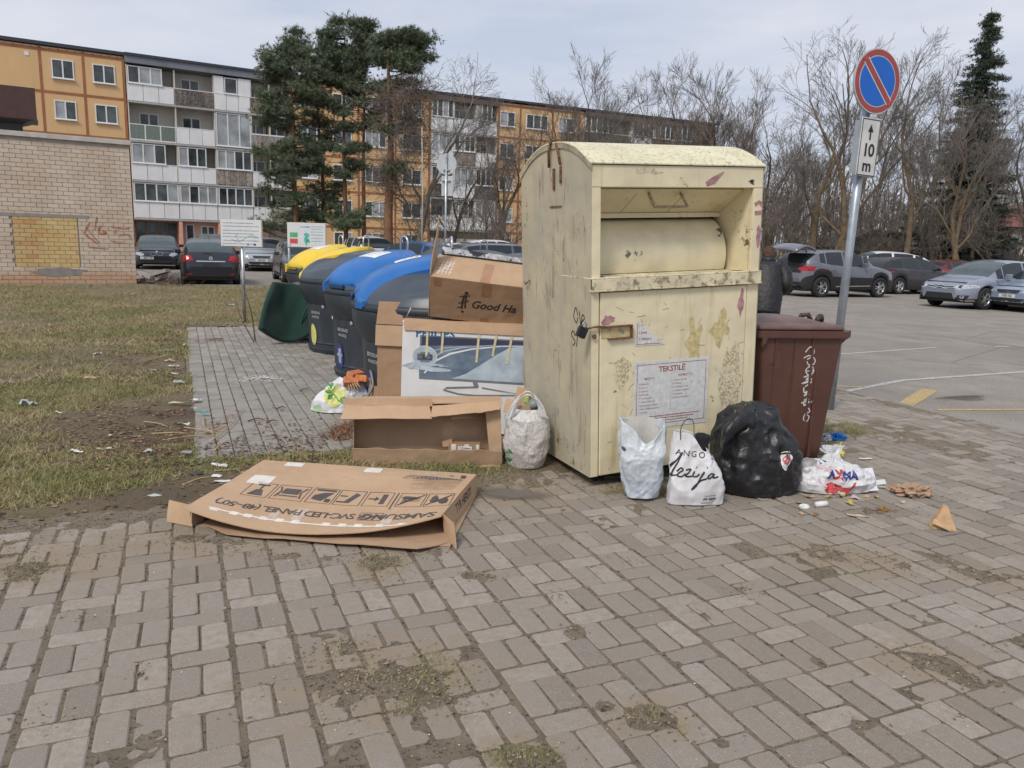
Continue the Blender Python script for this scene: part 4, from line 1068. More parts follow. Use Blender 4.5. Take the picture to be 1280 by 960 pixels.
# frame on the top, seen upside down from the camera: text reads from the far side
far_o = Vector(tr) - o_
def on_top(nm, items, mats_, lift=.0008): return print_on(nm, items, mats_, SB, frame3(far_o + Vector((0, 0, .5)), -uX, -uY), bvt, off=.0012, maxlen=.05, lift=lift, dist=2)
it = [txt('SAMSUNG', .10, .755, .10, bold=.0015, align='LEFT', shear=.15, spacing=.9), txt('SVC-LED PANEL (48~50")', .56, .755, .088, bold=.001, align='LEFT', spacing=.84)]
it += [line([(.41, .80), (.54, .80), (.54, .715), (.41, .715), (.41, .80)], .004), txt('BACK', .475, .757, .055, bold=.001)]
def rrect(x, y, w_, h): return line([(x, y), (x + w_, y), (x + w_, y + h), (x, y + h), (x, y), (x + w_, y)], .006)
xs = [.06, .225, .42, .59, .755, .93, 1.14]
icons = []
for k, x in enumerate(xs):
    st_ = len(it)
    w_ = .15 if k != 5 else .19
    y = .42; h_ = .20; it.append(rrect(x, y, w_, h_)); cx = x + w_ / 2; cy = y + h_ / 2
    if k == 0: it += [line([(x + .01, y + .02), (x + w_ - .01, y + h_ - .02)], .010)] + [line(catmull([(cx - .05 + .01 * q, cy - .06 + .03 * q, 0), (cx - .01, cy + .02, 0), (cx + .05, cy - .03 + .03 * q, 0)], 4), .006) for q in range(3)] + [poly(blob(cx - .03, cy + .03, .025, .04, 3)), poly(blob(cx + .03, cy, .02, .05, 4))]
    elif k == 1: it += [line([(x + .01, y + .02), (x + w_ - .01, y + h_ - .02)], .010)] + [line(catmull([(cx - .05, cy - .06 + .035 * q, 0), (cx, cy - .02 + .02 * q, 0), (cx + .055, cy + .05 - .03 * q, 0)], 4), .006) for q in range(3)] + [poly(blob(cx + .02, cy - .03, .04, .02, 5))]
    elif k == 2: it += [poly([(cx - .045, cy - .07), (cx - .015, cy - .07), (cx - .015, cy + .07), (cx - .045, cy + .07)]), line([(cx + .0, cy), (cx + .06, cy)], .012), poly([(cx - .005, cy), (cx + .02, cy + .03), (cx + .02, cy - .03)])]
    elif k == 3: it += [poly([(cx - .05, cy - .05), (cx - .02, cy - .07), (cx + .02, cy + .05), (cx - .01, cy + .07)]), line([(cx + .02, cy - .02), (cx + .065, cy - .02)], .012), rect(cx - .0, cx + .065, cy + .055, cy + .068)]
    elif k == 4: it += [poly([(cx - .055, cy - .05), (cx - .01, cy + .07), (cx + .055, cy + .05), (cx + .05, cy + .0), (cx + .0, cy - .04)]), rect(cx - .06, cx + .06, cy - .085, cy - .065), rect(cx - .06, cx - .03, cy + .04, cy + .08)]
    elif k == 5: it += [rect(cx - .05, cx + .05, cy - .055, cy + .02), line([(cx - .075, cy + .07), (cx - .06, cy - .01), (cx - .08, cy - .07)], .009), line([(cx + .075, cy + .07), (cx + .06, cy - .01), (cx + .08, cy - .07)], .009), line([(cx - .06, cy + .05), (cx + .06, cy + .05)], .008)]
    else: it += [poly([(cx - .045, cy + .08), (cx + .045, cy + .08), (cx + .02, cy + .0), (cx - .02, cy)]), rect(cx - .005, cx + .005, cy - .07, cy), rect(cx - .035, cx + .035, cy - .08, cy - .062)]
    icons.append(it[st_:]); del it[st_:]
for ic in icons: on_top('carton_icon', ic, [ink])
it.append(rect(.393, .399, .42, .66))
it += [txt('®', .14, .09, .04), rect(.05, .08, .07, .12)]
for i in range(8): it += scribble(.06 + .008 * i, .06 + (.32 if i % 3 else .24), .16 + i * .034, .015, 0, i)
on_top('carton_print', it, [ink])
tp_ = [rect(.34, .40, .78, .86, 1), rect(.84, .90, .70, .86, 1), rect(.98, 1.03, .78, .86, 1), rect(1.20, 1.34, .30, .44, 0), rect(1.12, 1.24, .0, .10, 0), rect(.60, .71, .0, .11, 0), rect(.24, .34, .0, .09, 1)]
tp_ += [line([(.06, .862), (.3, .868), (.65, .872), (1.0, .868), (1.36, .855)], .014, 0)] + [rect(x, x + .045, .845, .882, 0) for x in (.10, .25, .37, .49, .58, .67, .84, .93, 1.02, 1.11, 1.19, 1.30)]
for q in tp_: on_top('tape', [q], [tapew, tape])
bvs = bvh_of(rp)
print_on('carton_print', [txt('TYR HERSTI', .36, .0, .075, bold=.0015, spacing=.9)], [ink], SB, frame3(Vector(O(-.10, 4.0, .065)), Vector((.13, .73, 0)), (0, 0, 1)), bvs, off=.001, maxlen=.08, dist=.6)

# --- open tray carton standing on its long side
TC = thing('open_carton', 'open empty brown carton standing on edge with ragged flaps, in front of the television box', 'cardboard box', (-1.12, 5.26, 0), R(5))
# local x right, y away; leans back a little
Wt, Ht, Dt = 1.06, .44, .17
b = MB(); panel(b, (0, Dt, .01), (Wt, Dt, .01), (Wt, Dt + .10, Ht), (0, Dt + .10, Ht), wob=.008, nx=16); b.build('back_panel', cardi, TC)
b = MB(); panel(b, (0, .0, .012), (Wt, .0, .012), (Wt, Dt, .012), (0, Dt, .012), wob=.006); b.build('bottom_panel', card, TC)
b = MB(); panel(b, (.0, .0, .012), (Wt + .01, .0, .012), (Wt + .005, -.035, .125), (.0, -.03, .13), wob=.01, tear=.02, nx=40, seed=2); b.build('front_flap', card, TC)
b = MB(); panel(b, (-.0, -.006, .005), (Wt, -.006, .005), (Wt + .02, -.06, .008), (.04, -.075, .006), wob=.01, nx=30, tear=.02, seed=6); b.build('ragged_strip', card, TC)
b = MB(); panel(b, (Wt, .02, .012), (Wt, Dt, .012), (Wt, Dt + .10, Ht - .01), (Wt - .01, .06, Ht - .02), wob=.008, seed=4); b.build('side_panel', cardi, TC)
b = MB(); panel(b, (Wt - .085, .0, .10), (Wt + .005, -.005, .10), (Wt - .01, .045, Ht - .0), (Wt - .12, .06, Ht - .02), wob=.01, seed=9); b.build('side_flap', card, TC)
b = MB(); panel(b, (0, .02, .012), (0, Dt, .012), (0, Dt + .1, Ht), (0, .06, Ht), wob=.008, seed=5); b.build('side_panel', cardi, TC)
b = MB(); panel(b, (-.01, .06, Ht - .01), (Wt, .05, Ht + .02), (Wt, Dt + .10, Ht + .02), (0, Dt + .10, Ht), wob=.006, seed=7); b.build('top_panel', card, TC)
b = MB(); panel(b, (-.05, .055, Ht - .015), (.54, .055, Ht - .015), (.56, -.04, Ht - .085), (-.08, -.05, Ht - .09), wob=.01, seed=11); panel(b, (-.08, .06, Ht + .035), (.56, .06, Ht + .04), (.56, .052, Ht - .015), (-.07, .05, Ht - .015), wob=.008, seed=13)
b.build('top_flap', card, TC)
b = MB(); panel(b, (.56, .055, Ht - .01), (Wt - .0, .04, Ht + .035), (Wt - .02, -.03, Ht - .02), (.55, -.03, Ht - .075), wob=.012, seed=12, tear=.012, nx=20); b.build('top_flap', card, TC)
b = MB(); panel(b, (.70, .16, .30), (.98, .17, .31), (.97, .24, .42), (.66, .23, .42), wob=.03, seed=15); b.build('inner_flap', card2, TC)
# little taped box inside it
SBx = thing('small_box', 'small brown box with white tape strips lying inside the open carton', 'cardboard box', TC.matrix_basis @ Vector((.68, .055, .022)), R(5 - 4))
b = MB(); b.bb(0, .23, 0, .09, 0, .125); b.build('carton', card2, SBx, bevel=.003)
it = [rect(.02, .055, -.002, .125), rect(.115, .15, 0, .125), rect(.20, .222, .0, .125)]
print_on('tape', it, tapew, SBx, frame3((0, 0, 0), (1, 0, 0), (0, 0, 1)), off=.001)
print_on('box_label', [rect(.07, .17, .075, .11, 0)] + scribble(.08, .16, .098, .008, 1, 1) + scribble(.08, .15, .085, .008, 1, 2), [stick, blkp], SBx, frame3((0, 0, 0), (1, 0, 0), (0, 0, 1)), off=.0018, lift=.0006)
b = MB(); panel(b, (-.04, .0, .1), (.03, .0, .11), (.02, .06, .15), (-.05, .04, .13), wob=.01); b.build('flap', card2, SBx)

# --- white television box
PB = thing('television_box', 'white printed television box with a picture of a widescreen set, leaning behind the open carton', 'cardboard box', (-.945, 6.34, 0), R(-9), rot=(R(-4), 0, R(-9)))
Wp, Hp, Dp = 1.16, .935, .11
whc = mat('white coated card', (.66, .665, .67), .5, var=.06, vs=6, bump=.2, bs=12, bd=.01, dirt=(.52, .50, .46), ds=6, dlo=.6, dhi=.75)
b = MB(); b.bb(0, Wp, 0, Dp, .02, Hp); pb = b.build('carton', whc, PB, bevel=.004)
b = MB(); panel(b, (.02, -.012, Hp - .085), (Wp, -.008, Hp - .085), (Wp, -.006, Hp + .005), (.015, -.004, Hp + .008), wob=.006, nx=20); b.build('top_flap', card, PB)
b = MB(); panel(b, (.01, -.004, Hp + .006), (Wp, -.004, Hp + .006), (Wp, Dp, Hp + .012), (.01, Dp, Hp + .015), wob=.006, nx=20); b.build('top_panel', card, PB)
b = MB(); panel(b, (-.002, -.002, Hp - .05), (.006, -.002, Hp - .02), (.075, -.01, Hp + .10), (.068, -.008, Hp + .105), wob=.003, nx=3, ny=4); b.build('torn_strip', whc, PB)
scr_n = mat('printed screen', (.10, .17, .27), .4, var=.5, vs=2.2); scr_d = mat('printed dark blue', (.035, .04, .085), .4, var=.2); pal = mat('printed pale blue', (.40, .47, .54), .45, var=.25, vs=5)
gry = mat('printed grey', (.16, .17, .18), .45, var=.15); pblue = mat('printed lettering blue', (.02, .13, .30), .5); wht = mat('printed white', (.70, .72, .74), .45)
t = NT('printed road'); gx = t.n('ShaderNodeSeparateXYZ', {0: t.tc.outputs['Object']})
cc = t.ramp(t.noise(3.2, 5, .6, t.co((1, 1, 2))), .35, .7, (.065, .105, .165, 1), (.22, .28, .35, 1)); MATS['proad'] = t.done(cc, .42)
sx0, sx1, sy0, sy1 = .155, 1.14, .335, .80
it = [rect(sx0, sx1, sy0, sy1, 3), rect(sx0 + .016, sx1, sy0 + .022, sy1 - .014, 0), poly([(sx0 + .016, .69), (sx0 + .016, sy1 - .014), (sx1, sy1 - .014), (sx1, .76), (.55, .715)], 1),
      poly([(.44, .36), (.56, .42), (.68, .52), (.82, .64), (.92, .715), (sx1, .755), (sx1, .36)], 2),
      line([(.20, .40), (.30, .54), (.42, .62), (.6, .68), (.85, .725), (1.13, .745)], [.012, .016, .018, .016, .010, .006], 5), line([(.26, .56), (.36, .64), (.52, .69), (.8, .735)], [.01, .02, .012, .006], 2), line([(.22, .62), (.36, .675), (.6, .715)], [.004, .012, .004], 2),
      poly(blob(.25, .455, .145, .03, 7, rough=.5), 2), poly(disc(.20, .575, .108, .115, 28), 5), poly(disc(.20, .575, .103, .110, 28), 2), poly(disc(.205, .57, .072, .062, 6, rot=.0), 3), rect(.135, .27, .535, .605, 3), rect(.145, .262, .543, .598, 1), poly(disc(.165, .572, .022), 0), poly(disc(.232, .572, .022), 0),
      poly(blob(.09, .475, .05, .02, 9, rough=.8), 2), poly(blob(.31, .49, .07, .018, 19, rough=.8), 2),
      poly([(.62, .335), (.66, .335), (.672, .29), (.635, .285)], 3), line([(.66, .29), (.40, .262), (.37, .24), (.50, .205), (.64, .20), (1.08, .235), (.70, .285)], [.014, .014, .014, .012, .012, .012, .012], 3)]
it = [([(q[0], .815 - (.80 - q[1]) * .80) for q in v], f, m_) for v, f, m_ in it]
print_on('box_print', it, [MATS['proad'], scr_d, pal, gry, pblue, wht], PB, frame3((0, 0, 0), (1, 0, 0), (0, 0, 1)), off=.0008, lift=.0004)
print_on('box_lettering', [txt('PHILIPS', .285, .828, .098, 0, bold=.0035, spacing=1.08)], [pblue], PB, frame3((0, 0, 0), (1, 0, 0), (0, 0, 1)), off=.001)
for x, dx, l in ((.22, -.005, .24), (.355, -.01, .20), (.66, -.015, .26), (.81, -.03, .20), (.94, -.04, .26)):
    it = [line([(x, .87), (x + dx * .5, .87 - l * .5), (x + dx, .87 - l)], .019, 0)] + [line([(x + dx * k / 9 - .006, .87 - l * k / 9), (x + dx * k / 9 + .006, .868 - l * k / 9)], .002, 1) for k in range(1, 9)]
    print_on('tape', it, [tapey, mat('tape print', (.2, .2, .2), .6)], PB, frame3((0, 0, 0), (1, 0, 0), (0, 0, 1)), off=.006, lift=.00005)

# --- tall plain carton behind it
TB = thing('tall_carton', 'tall plain brown carton standing between the blue lidded bin and the white television box', 'cardboard box', (-1.165, 6.50, 0), R(-8))
b = MB(); panel(b, (0, 0, .0), (.98, 0, 0), (.98, .03, .86), (.0, .02, .86), wob=.008, th=.03); b.build('carton', card2, TB)
b = MB(); panel(b, (-.012, -.02, .70), (.40, -.02, .70), (.40, -.016, .875), (-.008, -.016, .875), wob=.006, seed=2); b.build('front_flap', card, TB)
b = MB(); panel(b, (-.01, .0, .88), (.80, .0, .88), (.80, .05, 1.075), (.0, .045, 1.07), wob=.008, seed=3); b.build('top_flap', card2, TB)

# --- tilted box resting on top
GH = thing('tilted_box', 'brown box lettered in black, tipped on top of the white television box', 'cardboard box', (-.70, 6.36, .975), R(-3), rot=(R(-31), R(2.5), R(-4)))
# local: x right, y back, z up; seam edge nearest the viewer is at the top of the lower face
Wg, Hg, Dg = 1.0, .38, .38
b = MB(); b.add([(0, 0, 0), (Wg, 0, 0), (Wg, 0, Hg), (0, 0, Hg)], [(0, 1, 2, 3)])
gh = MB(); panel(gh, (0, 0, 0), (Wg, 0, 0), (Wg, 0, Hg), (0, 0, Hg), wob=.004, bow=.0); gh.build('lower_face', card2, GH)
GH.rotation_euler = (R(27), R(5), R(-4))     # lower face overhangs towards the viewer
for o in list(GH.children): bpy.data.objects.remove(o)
b = MB(); panel(b, (0, 0, 0), (Wg, 0, 0), (Wg, 0, Hg), (0, 0, Hg), wob=.004, nx=16); lf = b.build('lower_face', card2, GH)  # downward-facing sides use darker card, so their shade is in the colour
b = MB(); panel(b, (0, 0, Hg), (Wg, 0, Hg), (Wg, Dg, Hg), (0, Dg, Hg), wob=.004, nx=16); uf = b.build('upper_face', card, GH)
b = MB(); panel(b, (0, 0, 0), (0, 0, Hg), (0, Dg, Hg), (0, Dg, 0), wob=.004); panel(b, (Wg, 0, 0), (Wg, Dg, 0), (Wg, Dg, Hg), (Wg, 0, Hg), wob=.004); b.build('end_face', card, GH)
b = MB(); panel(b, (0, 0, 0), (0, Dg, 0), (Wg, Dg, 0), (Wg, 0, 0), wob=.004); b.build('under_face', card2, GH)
b = MB(); panel(b, (-.012, -.005, .0), (-.004, .0, Hg + .02), (.0, Dg * .9, Hg + .36), (-.015, Dg * .72, .10), wob=.012, seed=21); ef = b.build('end_flap', card, GH)
b = MB(); panel(b, (.02, Dg * .98, Hg - .01), (Wg, Dg * .98, Hg - .01), (Wg, Dg + .03, Hg + .035), (.02, Dg + .04, Hg + .05), wob=.03, nx=26, seed=4); b.build('film_edge', mat('crumpled film', (.55, .56, .58), .25, var=.3, vs=25, bump=.6, bs=40, dirt=(.03, .03, .035), ds=9, dlo=.5, dhi=.53), GH)
b = MB(); b.bb(.03, Wg, Dg - .012, Dg + .004, Hg - .004, Hg + .012); b.build('film_band', mat('black film', (.02, .02, .025), .3), GH)
fr = frame3((0, -.0, 0), (1, 0, 0), (0, 0, 1))
it = [txt('Good Ha', .335, .165, .098, bold=.0022, align='LEFT', shear=.35, spacing=1.0), txt('ndle', .83, .165, .098, bold=.0022, align='LEFT', shear=.35)]
it += [poly(disc(.30, .265, .016)), poly(disc(.27, .085, .012)), line([(.235, .165), (.275, .17), (.32, .20)], .010), line([(.285, .25), (.27, .19), (.262, .11)], .016), line([(.30, .245), (.292, .19), (.29, .12)], .014), line([(.24, .225), (.33, .245)], .009), line([(.225, .12), (.262, .125)], .009)]
print_on('box_lettering', it, [mat('brown black ink', (.04, .03, .025), .7)], GH, fr, bvh_of(lf), off=.0015, maxlen=.1)
print_on('tape', [rect(.42, .50, .25, .37), rect(.03, .09, .30, .37), rect(.42, .49, 0, .05), rect(.78, .84, 0, .05)], [mat('brown tape', (.30, .16, .08), .35, var=.1)], GH, fr, bvh_of(lf), off=.0012, maxlen=.1)
fu = frame3((0, 0, Hg), (1, 0, 0), (0, 1, 0))
print_on('tape', [rect(.40, .48, 0, .30, 0), rect(.80, .87, .0, .30, 0)], [mat('tan tape', (.40, .22, .12), .35, var=.1)], GH, fu, bvh_of(uf), off=.0012, maxlen=.1)
it = [line([(.05 + .03 * i, .05), (.06 + .03 * i, .28)], .006) for i in range(4)] + [line([(.03, .10 + .05 * i), (.16, .09 + .05 * i)], .006) for i in range(4)] + [line([(.04, .06), (.15, .26)], .008)]
print_on('scuffed_film', it, [tapew], GH, fu, bvh_of(uf), off=.0016, maxlen=.1)

print_on('flap_print', scribble(.03, .2, .30, .03, 0, 4) + scribble(.03, .2, .22, .03, 0, 5) + scribble(.05, .2, .12, .02, 0, 6), [ink], GH, frame3((-.3, 0, 0), (0, -1, 0), (0, 0, 1)) @ Matrix.Translation((-.30, 0, 0)), bvh_of(ef), off=.002, maxlen=.1, dist=.6)
# small loose flap between the blue bin and the boxes
LF = MB(); panel(LF, (-1.27, 6.72, .0), (-1.20, 6.66, .0), (-1.20, 6.70, .30), (-1.28, 6.76, .29), wob=.01)
tag(LF.build('loose_cardboard', card2), 'narrow scrap of brown cardboard upright at the foot of the nearest blue lidded bin', 'cardboard')
# ================================================================== BAGS AND LITTER
def plastic(name, c, rough=.3, tr=0, crease=.6, sc_=22, two=None):
    t = NT(name)
    col = t.ramp(t.noise(6, 4), .3, .7, tuple(x * .88 for x in c) + (1,), tuple(min(1, x * 1.06) for x in c) + (1,))
    if two:
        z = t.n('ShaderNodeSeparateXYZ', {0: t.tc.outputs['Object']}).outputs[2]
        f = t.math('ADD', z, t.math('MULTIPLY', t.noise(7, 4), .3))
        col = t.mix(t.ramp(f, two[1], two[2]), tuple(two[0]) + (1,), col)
    n1_ = t.noise(sc_, 7, .6, dist=1.2); v = t.n('ShaderNodeTexVoronoi', {'Scale': sc_ * .8, 'Vector': t.co((1, 1, .55))}, feature='DISTANCE_TO_EDGE').outputs['Distance']
    nm = t.bump(n1_, crease, .012, t.bump(t.ramp(v, 0, .25), crease * .5, .010))
    if tr: t.b.inputs['Subsurface Weight'].default_value = tr; t.b.inputs['Subsurface Radius'].default_value = (.03, .03, .03); t.b.inputs['Subsurface Scale'].default_value = .5
    MATS[name] = t.done(col, rough, nm); return MATS[name]
def ridge(p, s, seed=0, o=3):
    a = 0; amp = 1; q = p * s + Vector((seed * 7.7, seed * 3.1, 0))
    for i in range(o):
        a += amp * (1 - abs(noise.noise(q)) * 2.4); q = q * 2.1 + Vector((1.7, 9.2, 3.3)); amp *= .5
    return a / 1.75
def bag_mesh(b, prof, nr=64, nz=56, wr=.02, seed=1, sq=2.6, ax=(1, 1), openz=None, bend=(0, 0), flat0=True, spikes=None, scale=6.0, fold=0.0):
    """prof: list of (t, z, rx, ry, cx, cy)"""
    def at(t_):
        for i in range(len(prof) - 1):
            if t_ <= prof[i + 1][0]:
                k = (t_ - prof[i][0]) / (prof[i + 1][0] - prof[i][0]); k = k * k * (3 - 2 * k) * .5 + k * .5
                return [prof[i][j] * (1 - k) + prof[i + 1][j] * k for j in range(1, 6)]
        return list(prof[-1][1:])
    rings = []
    for j in range(nz + 1):
        z, rx, ry, cx, cy = at(j / nz); ring = []
        for i in range(nr):
            a = 2 * math.pi * i / nr; c_, s_ = math.cos(a), math.sin(a)
            k = (abs(c_) ** sq + abs(s_) ** sq) ** (-1 / sq)
            p = Vector((cx + rx * k * c_, cy + ry * k * s_, z))
            n = Vector((c_, s_, .3)).normalized()
            q = Vector((p.x, p.y, p.z * .6))
            d = wr * (ridge(q, scale, seed) - .55) + wr * .38 * (ridge(Vector((q.x, q.y, q.z * .35)), scale * 2.6, seed + 5, 2) - .5) + wr * .6 * noise.noise(q * 3 + Vector((seed, 0, 0))) + fold * math.sin(a * 9 + seed + 4 * noise.noise(p * 4)) * (j / nz) ** 2
            p += n * d; p.z = max(p.z, .004 + .004 * abs(noise.noise(p * 20)))
            ring.append(tuple(p))
        rings.append(ring)
    b.loft(rings, 0, True, True, openz is None, True); return b
wbag = plastic('white film', (.68, .69, .71), .3, .1, .4)
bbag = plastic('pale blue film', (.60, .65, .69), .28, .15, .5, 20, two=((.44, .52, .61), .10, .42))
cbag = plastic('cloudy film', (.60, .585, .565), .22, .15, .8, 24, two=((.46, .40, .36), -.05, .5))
gbag = plastic('black film', (.016, .017, .020), .32, 0, .6, 16)
# --- clear-white bag beside the container's left side
p = G(660, 590)
B1_ = thing('carrier_bag', 'cloudy white carrier bag full of cardboard, leaning at the yellow container\'s left side', 'carrier bag', (p.x - .02, p.y + .13, 0))
b = MB(); bag_mesh(b, [(0, .0, .09, .07, 0, 0), (.08, .015, .125, .11, 0, 0), (.3, .13, .165, .14, 0, 0), (.6, .27, .172, .14, 0, 0), (.8, .37, .155, .12, 0, 0), (.92, .42, .125, .085, 0, 0), (1, .435, .10, .06, .0, 0)], wr=.020, seed=2, sq=2.3, openz=1, scale=9)
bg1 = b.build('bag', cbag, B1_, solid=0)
for x0, x1, nm in ((-.12, .0, -1), (.02, .13, 1)):
    b = MB(); rows = []
    for k in range(13):
        t_ = k / 12; a = math.pi * t_
        row = []
        for q in range(5):
            w_ = .055 * (1 - .7 * math.sin(a)) * (q / 4 - .5)
            row.append((-.115 + .23 * t_ * 1.0 + w_ * math.cos(a), -.075 + .03 * nm + .03 * math.sin(a) * nm + .006 * math.sin(q * 2), .40 + .16 * math.sin(a) ** .7 + w_ * .3))
        rows.append(row)
    curved(b, rows, .003); b.build('handle', wbag, B1_)
CB = thing('carton_scrap', 'brown carton scrap and food tub sticking out of the cloudy white bag', 'cardboard scrap', (p.x - .02, p.y + .13, 0))
b = MB(); panel(b, (-.12, .02, .25), (.09, .0, .25), (.10, .0, .45), (-.10, .03, .45), wob=.006); panel(b, (-.13, .10, .30), (-.06, .08, .30), (.0, .11, .55), (-.07, .13, .57), wob=.01); panel(b, (-.17, .03, .40), (-.10, .01, .38), (-.07, .06, .47), (-.15, .09, .49), wob=.01)
b.build('card_piece', card, CB)
b = MB(); b.lathe([(.035, .0), (.038, .03), (.03, .07), (.012, .09)], 14); b.build('tub', mat('tub grey', (.22, .26, .24), .4), CB, Matrix.Translation((.02, .02, .455)) @ Matrix.Rotation(R(80), 4, 'Y'))
b = MB(); b.bb(0, .04, 0, .02, 0, .05); b.build('green_wrapper', mat('lime wrapper', (.42, .55, .16), .4), CB, Matrix.Translation((-.03, .0, .47)), bevel=.008)
bv = bvh_of(bg1)
print_on('green_print', [poly([(-.0, .0), (.05, .01), (.02, .04)]), poly([(.0, -.03), (.05, -.04), (.03, -.07), (-.01, -.06)])], mat('green print', (.03, .25, .10), .4), B1_, frame3((-.14, -.3, .12), (1, 0, 0), (0, 0, 1)), bv, off=.002, maxlen=.02)
# --- upright pale blue bag
p = G(802, 628)
B2_ = thing('carrier_bag', 'open pale blue plastic bag standing upright before the yellow container\'s door', 'carrier bag', (p.x - .0, p.y + .12, 0))
b = MB(); pr = [(0, .0, .07, .06, 0.01, 0), (.07, .012, .10, .085, 0.01, 0), (.3, .14, .135, .115, .01, 0), (.6, .28, .148, .12, 0, 0), (.85, .40, .145, .10, -.005, 0), (1, .475, .142, .085, -.01, 0)]
nr, nz = 110, 84
def openbag(b, pr, wr, seed, rim, sq=3.0, scale=8, fold=0):
    t0 = MB(); bag_mesh(t0, pr, nr, nz, wr, seed, sq, openz=1, scale=scale, fold=fold)
    vs = []
    for (x, y, z) in t0.v:
        k = max(0, (z - .6 * pr[-1][1]) / (.4 * pr[-1][1])); a = math.atan2(y, x); vs.append((x, y, z + rim(a) * k))
    b.add(vs, t0.f[1:], 0, True); return b
openbag(b, pr, .024, 5, lambda a: .045 * math.cos(2 * a) - .055 * max(0, math.cos(a + math.pi / 2 - .25)) ** 3 + .045 * max(0, math.sin(a - .0)) ** 2)
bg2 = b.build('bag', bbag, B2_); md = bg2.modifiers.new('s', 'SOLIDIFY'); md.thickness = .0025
b = MB()
rows = [[(-.13 + .26 * i / 12, .07 + .006 * math.sin(i), .30 + .19 * j / 4 + (.03 * math.sin(i / 12 * math.pi) if j == 4 else 0)) for i in range(13)] for j in range(5)]
curved(b, rows, .002); b.build('inner_lining', mat('lining cream', (.62, .60, .55), .5, bump=.3, bs=20), B2_)
print_on('handle_hole', [poly(disc(0, 0, .011, .016, 12, .6))], [mat('dark hole', (.05, .09, .14), .6)], B2_, frame3((-.125, -.3, .335), (1, 0, 0), (0, 0, 1)), bvh_of(bg2), off=.002, maxlen=.02)
# --- white printed bag
p = G(871, 635)
B3_ = thing('carrier_bag', 'white carrier bag with black script lettering, beside the black rubbish sack', 'carrier bag', (p.x + .0, p.y + .10, 0), R(4))
b = MB(); pr = [(0, .0, .165, .055, 0.0, 0), (.03, .008, .182, .075, 0, 0), (.2, .10, .175, .085, 0, 0), (.5, .22, .158, .08, -.012, 0), (.75, .32, .135, .06, -.03, 0), (1, .42, .105, .035, -.055, 0)]
openbag(b, pr, .026, 9, lambda a: .05 * math.cos(a - math.pi) + .0 - .04 * max(0, math.cos(a + 1.2)), sq=4.5, scale=5, fold=.0)
bg3 = b.build('bag', plastic('white glossy film', (.70, .70, .72), .32, .1, .35, 9), B3_); md = bg3.modifiers.new('s', 'SOLIDIFY'); md.thickness = .0025
bv = bvh_of(bg3)
b = MB(); b.tube(catmull([(-.12, -.03, .42), (-.125, -.035, .50), (-.09, -.035, .555), (-.05, -.03, .54), (-.035, -.02, .46), (-.03, -.01, .42)], 6), .0026, 6); b.build('handle', blkp, B3_)
b = MB(); bag_mesh(b, [(0, .30, .03, .02, .01, .02), (.3, .36, .055, .03, .02, .03), (.8, .43, .06, .035, .03, .04), (1, .45, .02, .015, .03, .04)], 32, 20, .014, 4, scale=16); tag(b.build('dark_cloth', mat('black cloth', (.012, .012, .014), .9, bump=.6, bs=60)), 'crumpled black cloth poking from the mouth of the white printed bag', 'cloth').matrix_world = B3_.matrix_basis.copy()
C2 = lambda *p: catmull([(a, b_, 0) for a, b_ in p], 6)
it = [txt('ANGO', -.055, .335, .052, spacing=1.35, rot=-.10), txt('S', .085, .315, .045, rot=-.35),
      line(C2((-.165, .19), (-.175, .24), (-.12, .325), (-.11, .335), (-.155, .24), (-.165, .20), (-.14, .205)), .0085),
      line(C2((-.14, .225), (-.115, .25), (-.105, .235), (-.13, .215), (-.135, .20), (-.11, .195), (-.085, .215)), .0095),
      line(C2((-.085, .235), (-.05, .238), (-.085, .198), (-.045, .198)), .010), line(C2((-.03, .23), (-.04, .20), (-.015, .198), (.0, .215)), .009), line(C2((-.02, .252), (-.015, .256)), .009),
      line(C2((.03, .23), (.01, .19), (-.02, .14), (-.045, .115), (-.03, .135), (.0, .165), (.045, .19)), .0105), line(C2((.045, .255), (.05, .258)), .009),
      line(C2((.09, .215), (.07, .222), (.05, .20), (.06, .19), (.085, .21), (.09, .22), (.085, .196), (.12, .20)), .0095),
      txt('jūs kitaip', .075, .055, .024, shear=.4, bold=.0006), rect(.02, .075, .026, .030)] + scribble(.04, .12, .075, .006, 0, 3)
print_on('lettering', it, [blkp], B3_, frame3((0, -.4, .0), (1, 0, 0), (0, 0, 1)), bv, off=.003, maxlen=.03)
# --- black rubbish sack
p = G(930, 628)
B4_ = thing('rubbish_sack', 'big full black plastic rubbish sack slumped between the white printed bag and the brown bin', 'rubbish sack', (1.66, 5.0, 0), R(12))
b = MB(); bag_mesh(b, [(0, .0, .21, .17, 0, 0), (.04, .012, .25, .21, 0, 0), (.25, .14, .285, .24, .0, 0), (.45, .27, .285, .24, -.0, 0), (.65, .40, .25, .21, -.03, 0), (.8, .50, .22, .18, -.05, 0), (.92, .575, .16, .13, -.06, 0), (1, .60, .06, .05, -.06, 0)], 110, 96, .055, 3, 2.4, scale=5)
bg4 = b.build('sack', gbag, B4_)
b = MB(); rings = []
for k in range(13):
    t_ = k / 12; c0 = Vector((-.08, -.08, .50)).lerp(Vector((-.34, -.16, .40)), t_); c0.z += .05 * math.sin(t_ * 3.1); r_ = .11 * (1 - .45 * t_)
    ring = []
    for q in range(30):
        a = 2 * math.pi * q / 30; pp = c0 + Vector((.25 * math.cos(a) * r_, math.cos(a) * r_ * .8, math.sin(a) * r_))
        pp += Vector((0, math.cos(a), math.sin(a))) * .035 * (ridge(pp, 11, 5) - .5); ring.append(tuple(pp))
    rings.append(ring)
b.loft(rings); b.build('gathered_neck', gbag, B4_)
